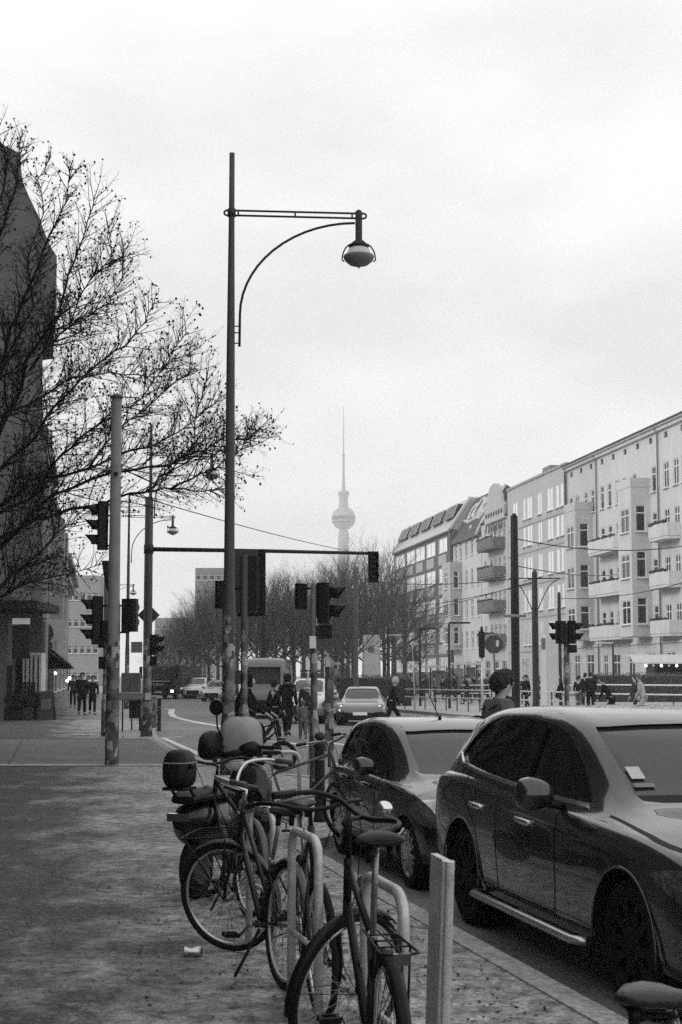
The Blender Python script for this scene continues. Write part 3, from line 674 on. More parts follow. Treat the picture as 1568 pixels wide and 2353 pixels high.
# ---- the row beside and behind the photographer (left of the frame): shades the pavement
t = thing('corner_building', 'tall dark corner house beside the near pavement left of the view', 'building', (-11, 38, 0), R(-90))
mb = MB(); holes = []; Hn = 19.5
for k in range(5):
    for j in range(20): xc = 2+3.5*j; holes.append((xc-.65, xc+.65, 1.0+3.8*k, 3.1+3.8*k))
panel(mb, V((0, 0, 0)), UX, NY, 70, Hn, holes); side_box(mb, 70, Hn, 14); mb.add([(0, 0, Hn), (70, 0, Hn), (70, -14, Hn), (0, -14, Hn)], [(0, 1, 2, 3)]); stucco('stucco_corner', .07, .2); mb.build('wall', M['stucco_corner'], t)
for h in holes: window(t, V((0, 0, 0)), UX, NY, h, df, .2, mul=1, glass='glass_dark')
c_ = MB(); c_.box(-.1, 70.1, .003, .8, Hn-.5, Hn+.1); c_.build('cornice', M['stucco_corner'], t)
# ================================================================ LAMP POSTS
def lamp_post(loc, label, H=Z_(352, 25)):
    t = thing('street_lamp', label, 'street lamp', loc, 0, 'arched street lamps along the left kerb'); za = Z_(489, 25)
    b = MB(); b.lathe([(.14, 0), (.13, .9), (.112, 1.0), (.112, 3.0), (.095, 3.4), (.075, 7.3), (.052, za), (.048, H)], 16); b.build('pole', M['sticker_pole'], t)
    b = MB(); r = .019; e = 2.29; dz = -.06
    
    loop = [V((-.06, 0, za+.045)), V((e+.06, 0, za+dz+.045))]+[V((e+.09+.045*math.sin(a), 0, za+dz+.045*math.cos(a))) for a in [PI*k/6 for k in range(0, 7)]]+[V((e+.06, 0, za+dz-.045)), V((-.06, 0, za-.045))]+[V((-.09-.045*math.sin(a), 0, za-.045*math.cos(a))) for a in [PI*k/6 for k in range(0, 7)]]
    b.tube(loop, r, 6, closed=True)
    for x in (.12, e/2, e-.12): b.bar((x, 0, za+dz*x/e-.05), (x, 0, za+dz*x/e+.05), .03, .02 if x == e/2 else .05, V((0, 1, 0)))
    b.lathe([(.075, za-.07), (.075, za+.07)], 12); b.build('arm', M['pole_dark'], t)
    b = MB(); pts = [V((.16+2.06*(1-math.cos(a)), 0, za-1.87+1.68*math.sin(a))) for a in [PI/2*k/14 for k in range(15)]]
    pts = [V((.155, 0, za-2.45))]+pts; b.tube(pts, .023, 8)
    for z in (-2.08, -2.2, -2.39): b.tube([(.04, 0, za+z), (.16, 0, za+z)], .012, 6)
    b.build('brace', M['pole_dark'], t)
    b = MB(); b.lathe([(.03, za+.05), (.062, za+.02), (.062, za-.5), (.1, za-.53), (.19, za-.62), (.16, za-.66)], 16, o=(e, 0, 0)); hd = b.build('lamp_head', M['pole_dark'], t)
    b = MB(); b.lathe([(.15, za-.64), (.19, za-.68), (.235, za-.79), (.24, za-.8)], 20, o=(e, 0, 0), cap=False); b.build('lamp_glass', M['lamp_glass'], hd)
    b = MB(); b.lathe([(.27, za-.79), (.28, za-.82), (.25, za-.88), (.17, za-.95), (.05, za-.985), (.02, za-1.0), (.018, za-1.02)], 24, o=(e, 0, 0)); b.build('lamp_bowl', M['mid_grey'], hd)
    b = MB()
    for s_ in (-1, 1): b.tube([V((e+s_*(.10+.2*math.sin(a)), 0, za-.57-.3*(1-math.cos(a)))) for a in [PI/2*k/8 for k in range(9)]]+[V((e+s_*.26, 0, za-.9))], .014, 6)
    b.build('lamp_bracket', M['pole_dark'], hd); return t
L0 = lamp_post((X_(524, 25, 1767), 25, 0), 'nearest and tallest arched street lamp rising above the parked scooter')
for px, Y, lb in ((342, 53, 'second arched street lamp behind the pole with the diamond sign'), (293, 74, 'third arched street lamp, thin, just left of the diamond sign pole'), (247, 130, 'farthest tiny arched street lamp down the left pavement')):
    c = copy_tree(L0, lb); c.location = (X_(px, Y, 1500), Y, 0)
# ================================================================ SIGNALS
SHC = {}
def signal_head(root, loc, rz, n=3, plate=False, sc=1.0):
    """lens side faces local -Y"""
    k = (n, plate, sc)
    if k not in SHC:
        w_, h_ = .30*sc, (.29*n+.06)*sc; b = MB()
        b.prism([(-w_/2, -.06), (-w_/2+.03, -.09), (w_/2-.03, -.09), (w_/2, -.06), (w_/2, .07), (w_/2-.05, .12), (-w_/2+.05, .12), (-w_/2, .07)], 0, h_)
        if plate: b.box(-.26, .26, -.1, -.085, -.12, h_+.14)
        v_ = MB()
        rr = .115*sc
        for i in range(n):
            z = (.17+.29*i)*sc; P = []
            for j in range(13):
                a = R(-30)+R(240)*j/12; P.append([V((rr*math.cos(a), -.088, z+rr*math.sin(a))), V((rr*.97*math.cos(a), -.088-.24*sc*(.55+.45*math.sin(max(a, 0)) if 0 < a < PI else .5), z+rr*math.sin(a)))])
            v_.grid(P)
        l_ = MB()
        for i in range(n): l_.lathe([(rr*.95, -.1), (rr*.6, -.115), (0, -.12)], 14, 'Y', (0, 0, (.17+.29*i)*sc), cap=False)
        SHC[k] = [b.mesh('signal_head'), v_.mesh('visor'), l_.mesh('lens')]
        SHC[k][0].materials.append(M['black']); SHC[k][1].materials.append(M['black']); SHC[k][2].materials.append(M['glass_dark'])
    a, b_, c = SHC[k]; o = obj('signal_head', a, None, root); o.location = loc; o.rotation_euler = (0, 0, rz)
    v = obj('visor', b_, None, o); md = v.modifiers.new('s', 'SOLIDIFY'); md.thickness = .008; obj('lens', c, None, o); return o
def pole(t, x, y, r, z0, z1, m, name='pole', r1=None, n=14):
    b = MB(); b.lathe([(r, z0), (r, z0+(z1-z0)*.4), (r1 or r, z1)], n, o=(x, y, 0)); return b.build(name, m, t)
def bracket(t, a, c, r=.02): b = MB(); b.tube([a, c], r, 6); return b.build('bracket', M['black'], t)
# tall thick pole with signals on both sides
Y = 27.3; p0 = gp(257, 1758); t = thing('utility_pole', 'thick pale grey pole plastered with stickers on the left pavement', 'pole', (p0.x, p0.y, 0)); Z = lambda y: Z_(y, Y); r0 = .128
b = MB(); b.lathe([(.135, 0), (.135, .02), (.13, .9), (.13, 3.1), (.115, 3.12), (.1, Z(905))], 18); b.build('pole', M['sticker_pole_light'], t)
b = MB(); b.lathe([(.12, Z(905)-.02), (.12, Z(905)+.03), (.06, Z(905)+.06)], 18); b.bar((0, 0, Z(905)+.01), (.45, 0, Z(905)-.01), .03, .02); b.build('cap', M['pole_grey'], t)
b = MB(); b.lathe([(.045, -.125), (.045, -.11)], 12, 'Y', (.02, 0, Z(1085))); b.build('socket', M['black'], t)
signal_head(t, (-.27, .1, Z(1258)), R(-80), 3); bracket(t, (-.1, 0, Z(1180)), (-.26, .1, Z(1180))); bracket(t, (-.1, 0, Z(1250)), (-.26, .1, Z(1250)))
signal_head(t, (-.33, 0, Z(1480)), R(-82), 3); bracket(t, (-.1, 0, Z(1390)), (-.32, 0, Z(1390))); bracket(t, (-.1, 0, Z(1475)), (-.32, 0, Z(1475)))
signal_head(t, (.3, .1, Z(1450)), R(170), 2); bracket(t, (.1, 0, Z(1390)), (.3, .05, Z(1390))); bracket(t, (.1, 0, Z(1452)), (.3, .05, Z(1452)))
b = MB(); b.prism([(-.25, 0), (-.12, 0), (-.12, -.6), (-.17, -.5)], -.02, .14, 'Y'); b.M = None; o = b.build('signal_back', M['black'], t); o.location = (0, 0, Z(1285)); 
b = MB(); b.box(-.2, -.09, -.16, .0, Z(1478), Z(1425)); b.build('push_button_box', M['black'], t, .01)
# slim second pole just behind
p1 = gp(239, 1692); t = thing('signal_post', 'slim dark signal post half hidden behind the thick pale pole', 'traffic light', (p1.x, p1.y, 0))
b = MB(); b.lathe([(.085, 0), (.085, 1.0), (.055, 1.1), (.055, 4.6)], 12); b.build('pole', M['sticker_pole'], t); signal_head(t, (-.05, -.12, 2.5), R(-20), 2, sc=.8)
b = MB(); b.box(-.16, .05, -.13, -.06, 1.9, 2.25); b.build('sign_plate', M['black'], t)
# pole with mast arm and diamond sign
Y = 40.; p2 = gp(337, 1692); Y = p2.y; t = thing('signal_mast', 'tall signal mast with long arm over the road and diamond sign seen from behind', 'traffic light', (p2.x, p2.y, 0)); Z = lambda y: Z_(y, Y); pm = Y/F
b = MB(); b.lathe([(.17, 0), (.165, Z(1608)), (.125, Z(1605)), (.125, Z(1400)), (.115, Z(1144)), (.09, Z(1142))], 16); b.build('pole', M['sticker_pole'], t)
aL = (868-340)*pm; b = MB(); b.tube([(0, 0, Z(1262)), (aL*.5, 0, Z(1266)), (aL, 0, Z(1272))], [.065, .055, .045], 8); b.lathe([(.14, Z(1272)), (.14, Z(1252))], 12); b.build('mast_arm', M['pole_dark'], t)
signal_head(t, (aL-.12, .03, Z(1338)), R(12), 3, plate=False, sc=.95)
q = .32; b = MB(); b.prism([(-q, 0), (0, -q), (q, 0), (0, q)], -.16, -.145, 'Y'); o = b.build('diamond_sign', M['dark_grey'], t); o.location = (0, .31, Z(1413))
signal_head(t, (.2, 0, Z(1505)), R(75), 2, sc=.9); bracket(t, (.05, 0, Z(1462)), (.2, 0, Z(1462)))
b = MB(); b.box(.1, .28, -.1, .02, Z(1530), Z(1508)); b.build('push_button_box', M['black'], t, .01)
b = MB(); b.box(-.45, -.13, -.14, -.12, Z(1500), Z(1475)); b.build('sign_plate', M['mid_grey'], t)
b = MB(); b.box(-.02, .13, -.18, -.165, Z(1608), Z(1592)); b.build('label_plate', M['light_grey'], t)
# waste bin and street cabinets near it
def planks_box(name, label, cat, px0, px1, y0, y1, Y, m, legs=True):
    t = thing(name, label, cat, (X_((px0+px1)/2, Y), Y, 0)); hw = (px1-px0)/2*Y/F
    b = MB(); b.box(-hw, hw, -.22, .22, max(Z_(y1, Y), .02), Z_(y0, Y)); b.build('body', m, t, .03)
    if legs:
        for s_ in (-1, 1): b = MB(); b.tube([(s_*hw*.7, 0, 0), (s_*hw*.7, 0, Z_(y1, Y)+.05)], .025, 6); b.build('leg', M['black'], t)
    return t
t = planks_box('notice_board', 'grey notice board on thin legs between the two sticker covered poles', 'board', 275, 331, 1591, 1608, 44, M['mid_grey'])
t = planks_box('waste_bin', 'dark slatted litter bin on legs beside the diamond sign pole', 'bin', 300, 330, 1608, 1650, 45, M['black'])
b = MB()
for k in range(6): b.box(-.18+.07*k, -.16+.07*k, -.235, -.222, .3, .8)
b.build('slat', M['dark_grey'], t, kind=None)
t = planks_box('electric_cabinet', 'tall grey street cabinet behind the notice board', 'cabinet', 281, 323, 1546, 1600, 52, M['dark_grey'], False)
b = MB(); b.box(-.005, .005, -.226, -.22, .1, 1.6); b.build('door_gap', M['black'], t)
t = planks_box('electric_cabinet', 'narrow sticker covered cabinet just right of the diamond sign pole', 'cabinet', 347, 361, 1603, 1672, 47, M['sticker_box'], False)
b = MB(); b.box(-.12, .12, -.24, .24, Z_(1603, 47)+.002, Z_(1603, 47)+.05); b.build('lid', M['mid_grey'], t)
def bollard(loc, label, h=.95, r=.05, ornate=False):
    t = thing('bollard', label, 'bollard', loc)
    b = MB()
    if ornate: b.lathe([(.075, 0), (.07, .05), (.062, .1), (.06, .86), (.068, .88), (.068, .92), (.04, .935), (.035, .96), (.062, .975), (.066, 1.0), (.055, 1.03), (.02, 1.05)], 16)
    else: b.lathe([(r*1.1, 0), (r, .04), (r, h-.1), (r*1.15, h-.08), (r*1.15, h-.02), (r*.7, h)], 12)
    b.build('post', M['pole_dark'], t)
    b = MB(); b.lathe([(.068 if ornate else r*1.06, .72), (.068 if ornate else r*1.06, .76)], 14, cap=False); b.build('band', M['mid_grey'], t)
bollard(gp(735, 1888), 'dark ornate bollard at the kerb between the bicycles and the small car', ornate=True)
bollard(gp(366, 1680), 'thin black bollard at the bend of the kerb beside the grey cabinet', 1.02, .06)
# big rear-facing signal with back plate, pole covered in stickers
Y = 26.; t = thing('traffic_light', 'sticker covered signal post with large back plate right of the near lamp', 'traffic light', (X_(560, Y, 1760), Y, 0)); Z = lambda y: Z_(y, Y)
b = MB(); b.lathe([(.085, 0), (.085, 1.1), (.062, 1.2), (.062, Z(1275))], 12); b.build('pole', M['sticker_pole'], t)
h = signal_head(t, (.11, .12, Z(1400)), R(178), 3, plate=True, sc=1.05)
b = MB(); b.box(-.2, .24, .06, .085, Z(1408), Z(1262)); b.build('back_plate', M['dark_grey'], t)
signal_head(t, (-.42, .1, Z(1398)), R(178), 2, sc=.8); bracket(t, (-.05, 0, Z(1350)), (-.42, .1, Z(1350)))
b = MB(); b.box(-.2, -.06, -.09, .0, Z(1570), Z(1540)); b.build('push_button_box', M['dark_grey'], t, .01)
# post with pair of signals in the middle
Y = 22.; t = thing('traffic_light', 'sticker covered post with two small signals beside the ornate bollard', 'traffic light', (X_(722, Y, 1780), Y, 0)); Z = lambda y: Z_(y, Y)
b = MB(); b.lathe([(.07, 0), (.07, 1.0), (.052, 1.1), (.052, Z(1345)), (.02, Z(1338))], 12); b.build('pole', M['sticker_pole_light'], t)
signal_head(t, (.17, .0, Z(1433)), R(80), 2, sc=.98); signal_head(t, (-.2, .06, Z(1400)), R(175), 2, sc=.62)
bracket(t, (-.2, .03, Z(1352)), (.17, 0, Z(1352))); bracket(t, (0, 0, Z(1425)), (.17, 0, Z(1425)), .025)
b = MB(); b.box(.06, .28, -.12, .02, Z(1468), Z(1436)); b.build('control_box', M['black'], t, .01)
b = MB(); b.box(-.07, .03, -.09, -.075, Z(1490), Z(1462)); b.M = Matrix.Rotation(.2, 4, 'Y'); b.build('sticker', M['white_paint'], t)
b = MB(); b.box(.03, .13, -.09, -.075, Z(1438), Z(1420)); b.build('sticker', M['light_grey'], t)
b = MB(); b.tube([(.06, -.02, .95), (.12, -.02, .75), (.2, -.05, .62), (.19, -.08, .5), (.12, -.1, .3), (.1, -.1, 0.05)], .012, 6); b.tube([(-.07, -.03, .95), (-.08, -.03, .5), (-.09, -.05, .2)], .01, 6); b.build('cable', M['mid_grey'], t)
Y = 24; t = thing('electric_cabinet', 'narrow upright cabinet covered with stickers right of the signal post', 'cabinet', (X_(754, Y), Y+3, 0))
Yc = Y+3; b = MB(); b.box(-.085, .085, -.08, .1, .3, Z_(1513, Yc)); b.build('body', M['sticker_box'], t, .01)
b = MB(); b.box(-.07, .02, -.1, -.083, Z_(1532, Yc), Z_(1515, Yc)); b.build('panel', M['light_grey'], t); b = MB(); b.tube([(0, 0, 0), (0, 0, .32)], .03, 8); b.build('leg', M['dark_grey'], t)
# cable hanging between post and things behind small car
# ================================================================ TRAM POLES AND SIGNS RIGHT
def tram_pole(px, Y, ytop, label, r=.14, m='pole_dark', arms=(), yb=None):
    t = thing('tram_pole', label, 'pole', (X_(px, Y, 1600), Y, 0.02)); H = Z_(ytop, Y)-.02
    b = MB(); b.lathe([(r*1.25, 0), (r*1.2, .4), (r, .5), (r, H*.55), (r*.85, H), (r*.3, H+.12)], 14); b.build('pole', M[m], t)
    if yb: b = MB(); z = Z_(yb, Y); b.lathe([(r*1.2, z-.06), (r*1.2, z+.06)], 14); b.bar((-r*2.6, 0, z), (r*2.6, 0, z), .1, .09); b.build('collar', M['mid_grey'], t)
    for (x1, z1, y_) in arms:
        b = MB(); z = Z_(y_, Y); b.tube([(0, 0, z), (x1, 0, z+z1)], .03, 6)
        a_ = [V((x1*.95*math.sin(k*PI/16), 0, z-1.9*(1-math.sin(k*PI/16))*1.)) if False else V((x1*.9*(k/8), 0, z-1.7+1.6*math.sin(k*PI/16))) for k in range(9)]
        b.build('arm', M['pole_dark'], t); b = MB(); b.tube(a_, .022, 6); b.build('brace', M['pole_dark'], t)
    return t
tram_pole(1186, 52, 1187, 'thick dark round topped pole in front of the ornate house', .155, 'black', yb=1417)
tram_pole(1232, 62, 1316, 'dark tram pole with curved brackets beside the white stele', .14, 'pole_dark', ((-1.1, 0, 1330), (1.1, 0, 1330)))
tram_pole(818, 75, 1306, 'grey tram pole left of the advertising column among bare branches', .13, 'pole_grey')
tram_pole(605, 88, 1385, 'slim dark tram pole behind the grey van', .12)
tram_pole(893, 105, 1390, 'distant tram pole beside the gridded office block', .12)
tram_pole(1288, 75, 1365, 'slim tram pole left of the right hand signals', .1)
t = thing('traffic_light', 'pair of black signals back to back on a pale post at the tram stop', 'traffic light', (X_(1303, 36, 1600), 36, RZ)); Z = lambda y: Z_(y, 36)-RZ
b = MB(); b.lathe([(.085, 0), (.08, .9), (.06, 1), (.06, Z(1432))], 12); b.build('pole', M['sticker_pole'], t)
signal_head(t, (-.14, 0, Z(1479)), R(-75), 2, sc=.9); signal_head(t, (.16, 0, Z(1479)), R(75), 2, sc=.9); bracket(t, (-.14, 0, Z(1440)), (.16, 0, Z(1440)), .03)
b = MB(); b.box(.02, .26, -.08, .05, Z(1500), Z(1482)); b.build('control_box', M['black'], t, .01)
t = thing('road_sign', 'octagonal road sign seen from behind near the tram railing', 'sign', (X_(1142, 56, 1600), 56, .02)); zc = Z_(1482, 56); q = 22*56/F
b = MB(); b.prism([(q*math.cos(R(22.5+45*k)), q*math.sin(R(22.5+45*k))) for k in range(8)], -.03, -.015, 'Y'); o = b.build('sign_plate', M['dark_grey'], t); o.location = (-.1, 0, zc)
b = MB(); b.box(-.02, .1, -.05, -.034, -.08, .16); o = b.build('sticker', M['light_grey'], t); o.location = (.0, 0, zc); b = MB(); b.tube([(0, 0, 0), (-.12, 0, zc+.3)], .035, 8); b.build('post', M['pole_grey'], t)
t = thing('road_sign', 'triangular road sign seen from behind beside the dark hedge', 'sign', (X_(954, 70, 1600), 70, .02)); zc = Z_(1507, 70); q = .42
b = MB(); b.prism([(-q, -q*.7), (q, -q*.7), (0, q)], -.03, -.015, 'Y'); o = b.build('sign_plate', M['dark_grey'], t); o.location = (-.1, 0, zc)
b = MB(); b.tube([(0, 0, 0), (-.12, 0, zc+.5)], .035, 8); b.build('post', M['galv'], t)
for px, Y, yt, ln, lb in ((1033, 74, 1434, 1.1, 'dark stop post with short arm to the right behind the railing'), (966, 80, 1447, 1.0, 'dark stop post with short arm near the gridded office block'), (892, 84, 1462, .8, 'small stop lamp post left of the triangular sign'), (1410, 84, 1480, -1.0, 'small lamp post with flat head in front of the kiosk awning'), (1228, 80, 1508, .6, 'low stop lamp post behind the dark tram pole')):
    t = thing('stop_lamp', lb, 'lamp post', (X_(px, Y, 1560), Y, .02)); z = Z_(yt, Y)
    b = MB(); b.lathe([(.07, 0), (.055, z)], 8); b.build('pole', M['pole_dark'], t); b = MB(); b.box(min(0, ln), max(0, ln), -.12, .12, z, z+.09); b.build('lamp_head', M['light_grey'] if ln < 1 else M['pole_dark'], t, .02)
t = thing('advertising_column', 'pale flat advertising pillar behind the hedge near the grey tram pole', 'advertising pillar', (X_(853, 88), 88, .02)); z = Z_(1460, 88); hw = 20*88/F
b = MB(); b.box(-hw, hw, -.15, .15, 0, z); b.build('body', M['light_grey'], t, .04)
b = MB(); b.box(-hw*.8, hw*.8, -.17, -.152, .4, z-.5); b.build('poster', M['stucco_white'], t); b = MB(); b.lathe([(.22, -.18), (.22, -.172)], 16, 'Y', (0, 0, z-.9)); b.build('emblem', M['mid_grey'], t)
t = thing('information_stele', 'narrow white stele standing at the tram stop beside the twin signals', 'stele', (X_(1249, 50), 50, .02)); z = Z_(1461, 50)
b = MB(); b.box(-.09, .09, -.12, .12, 0, z); b.build('body', M['white_paint'], t, .01); b = MB(); b.box(-.07, .07, -.13, -.122, z-.5, z-.1); b.build('display', M['mid_grey'], t)
t = thing('information_stele', 'wide pale information board behind the narrow white stele', 'board', (X_(1270, 66), 66, .02)); z = Z_(1462, 66)
b = MB(); b.box(-.28, .28, -.08, .08, 0, z); b.build('body', M['stucco_light'], t, .01); b = MB(); b.box(-.22, .22, -.09, -.082, .8, z-.6); b.build('poster', M['light_grey'], t)
t = thing('switch_box', 'upright dark signal box on a post left of the octagonal sign', 'signal box', (X_(1108, 60), 60, .02))
b = MB(); b.box(-.12, .12, -.1, .1, Z_(1512, 60), Z_(1452, 60)); b.build('body', M['black'], t, .02); b = MB(); b.tube([(0, 0, 0), (0, 0, Z_(1510, 60))], .05, 8); b.build('post', M['galv'], t); b = MB(); b.tube([(0, 0, Z_(1453, 60)), (0, 0, Z_(1441, 60))], .06, 8); b.build('cap', M['black'], t)
def railing(name, label, pts, h, hs, m_rail, gap=1.0, rr=.03, z0=.02):
    t = thing(name, label, 'railing', (pts[0][0], pts[0][1], z0)); o = V((*pts[0], 0)); rel = [V((*p, 0))-o for p in pts]
    for hh in hs:
        b = MB(); b.tube([p+V((0, 0, hh)) for p in rel], rr, 6); b.build('rail', m_rail, t)
    for i in range(len(rel)-1):
        n_ = max(1, round((rel[i+1]-rel[i]).length/gap))
        for k in range(n_+(i == len(rel)-2)):
            p = rel[i].lerp(rel[i+1], k/n_); b = MB(); b.bar(p, p+V((0, 0, h)), .05, .05); b.build('post', M['pole_dark'], t)
    return t
G2 = lambda px, Y: (X_(px, Y, 1600), Y)
railing('railing', 'low dark railing with pale top rails in front of the tram track', [G2(931, 73), G2(1130, 66), G2(1330, 59)], 1.0, (1.0, .62), M['light_grey'], 1.05, .035)
railing('railing', 'white double railing behind the pedestrians on the right', [G2(1338, 86), G2(1460, 82), G2(1640, 78)], 1.15, (1.15, .62), M['white_paint'], 3, .05)
railing('railing', 'short white railing beyond the young man with the backpack', [G2(1060, 88), G2(1326, 88)], 1.1, (1.1, .6), M['white_paint'], 2.5, .04)
def hedge(label, px0, px1, Y, yt, dep=1.2, skew=0):
    x0, x1 = X_(px0, Y), X_(px1, Y); z = Z_(yt, Y); b = MB(); rnd = random.Random(px0)
    core = MB()
    t = thing('hedge', label, 'hedge', (x0, Y, 0.02))
    nx = int((x1-x0)/.4)+2; P = []
    for i in range(nx+1):
        x = (x1-x0)*i/nx; row = []
        for (yy, zz_) in ((0, 0), (0, z*.5), (.05, z*.93), (dep*.5, z*.97), (dep-.05, z*.93), (dep, 0)): row.append(V((x, yy+skew*x+rnd.uniform(-.05, .05), zz_+rnd.uniform(-.05, .05)*(zz_ > 0))))
        P.append(row)
    core.grid(P, False); core.build('branches', M['hedge_leaf'], t)
    for i in range(int((x1-x0)*z*90)):
        x = rnd.uniform(0, x1-x0); u = rnd.random(); top = rnd.random() < .4
        p = V((x, (rnd.uniform(0, dep) if top else rnd.uniform(-.1, .02))+skew*x, z+rnd.uniform(-.1, .12) if top else u*z)); d1 = V((rnd.uniform(-1, 1), rnd.uniform(-1, 1), rnd.uniform(-1, 1))).normalized()*.07; d2 = d1.orthogonal().normalized()*.035
        b.add([p-d1, p+d2, p+d1, p-d2], [(0, 1, 2, 3)])
    o = b.build('foliage', M['leaf_light'], t)
mk('leaf_light', .09, .8, 0, .6, 1.5)
hedge('dark clipped hedge behind the light sedan', 755, 946, 80, 1556, 1.5)
hedge('brown winter hedge behind the white double railing', 1372, 1650, 92, 1550, 1.5)
hedge('low dark hedge behind the tram stop people', 1000, 1120, 125, 1560, 1.5)
def shelter(label, px0, px1, Y, yr):
    x0, x1 = X_(px0, Y), X_(px1, Y); z = Z_(yr, Y); t = thing('stop_shelter', label, 'shelter', (x0, Y, .02)); w_ = x1-x0
    b = MB(); b.box(-.2, w_+.2, -.9, .9, z, z+.16); b.build('roof', M['light_grey'], t)
    for x in (.1, w_/2, w_-.1): b = MB(); b.box(x-.05, x+.05, .6, .7, 0, z); b.build('post', M['pole_dark'], t)
    b = MB(); b.box(.15, w_/2-.1, .63, .65, .4, z-.3); b.build('pane', M['glass'], t)
    b = MB(); b.box(w_/2+.1, w_-.2, .5, .66, .5, z-.2); b.build('poster_case', M['mid_grey'], t)
shelter('tram shelter with thin white roof left of the dark stop posts', 950, 1032, 104, 1535)
shelter('tram shelter with pale roof behind the signal post in the middle', 765, 812, 112, 1528)
shelter('low tram shelter behind the crowd near the octagonal sign', 1040, 1100, 118, 1528)
# kiosk
Y = 104; x0, x1 = X_(1448, Y), X_(1640, Y); t = thing('kiosk', 'dark kiosk with light awning and small hanging bulbs at the right edge', 'kiosk', (x0, Y, .02)); w_ = x1-x0; zt = Z_(1506, Y)
b = MB(); b.box(w_*.3, w_, 0, 3, 0, zt-.1); b.build('body', M['black'], t)
b = MB(); b.prism([(-1.6, zt-.55), (0, zt), (3, zt+.1), (3, zt-.05), (0, zt-.12), (-1.6, zt-.65)], 0, w_, 'X'); b.build('awning', M['light_grey'], t)
for k in range(11): b = MB(); b.ball((w_*(k+.5)/11, -1.62, zt-.78), .09, n=6, m=4); b.build('bulb', M['lamp_on'] if k % 2 else M['light_grey'], t)
# ---- overhead wires
def wire(label, a, c, sag=.2, r=.012):
    b = MB(); a, c = V(a), V(c); pts = [a.lerp(c, k/10)-V((0, 0, sag*4*(k/10)*(1-k/10))) for k in range(11)]; o = V(a)
    b.tube([p-o for p in pts], r, 4); ob = b.build('overhead_wire', M['pole_dark']); ob.location = o; tag(ob, label, 'wire')
wire('thin wire running from the diamond sign mast towards the mast arm end', at(345, 1148, 40), at(800, 1266, 75), .1, .016)
wire('overhead wire from the thick dark pole to the right edge', at(1186, 1238, 52), at(1600, 1250, 60), .35, .02)
wire('lower overhead wire from the thick dark pole to the tenements', at(1186, 1300, 52), at(1420, 1320, 90), .2, .02)
wire('faint tram wire crossing in front of the office block', at(820, 1330, 75), at(1186, 1330, 52), .25, .016)
wire('second tram wire crossing in front of the ornate house', at(893, 1400, 105), at(1232, 1338, 62), .2, .018)
wire('long tram wire running down the street over the trees', at(1232, 1335, 62), at(640, 1475, 240), .5, .02)
wire('overhead wire crossing the tenements at balcony height', at(1290, 1375, 75), at(1600, 1330, 70), .3, .018)
# ================================================================ TREES
def rdir(rnd, d, ang):
    d = d.normalized(); p = d.orthogonal().normalized(); q = d.cross(p); a = rnd.uniform(0, 2*PI); s_ = math.sin(ang)
    return (d*math.cos(ang)+(p*math.cos(a)+q*math.sin(a))*s_).normalized()
def grow(rnd, mb, tips, p, d, ln, r, lvl, spec, limbs_mb=None):
    """one branch and its children; spec per level: (segments, wander, up, child spacing, child length factor, angle)"""
    seg, wan, up, sp, lf, ang = spec[lvl]; pts = [p]; q = p.copy(); dd = d.copy(); st = ln/seg
    for i in range(seg):
        dd = (dd+V((rnd.gauss(0, wan), rnd.gauss(0, wan), rnd.gauss(0, wan)+up))).normalized(); q = q+dd*st; pts.append(q)
    last = lvl == len(spec)-1
    rs = [max(r*(1-.75*i/seg), .002) for i in range(seg+1)]
    (limbs_mb if (limbs_mb is not None and lvl < 1) else mb).tube(pts, rs, 3 if lvl >= 1 else 5, cap=False)
    if last: tips.append(pts[-1]); return
    n_ = max(2, int(ln/sp))
    for k in range(n_):
        t = .18+.82*(k+rnd.random())/n_; t = min(t, .99)*seg; i = int(t); pp = pts[i].lerp(pts[i+1], t-i); td = (pts[i+1]-pts[i]).normalized()
        cl = ln*lf*(1.15-.6*t/seg)*rnd.uniform(.7, 1.25)
        grow(rnd, mb, tips, pp, rdir(rnd, td, ang*rnd.uniform(.7, 1.3)), cl, max(rs[i]*.55, .003), lvl+1, spec, limbs_mb)
rnd = random.Random(11); YT0 = 31.5
spec = [(5, .12, .05, .17, .42, R(42)), (4, .16, .05, .075, .5, R(42)), (3, .18, .03, .12, .5, R(38))]
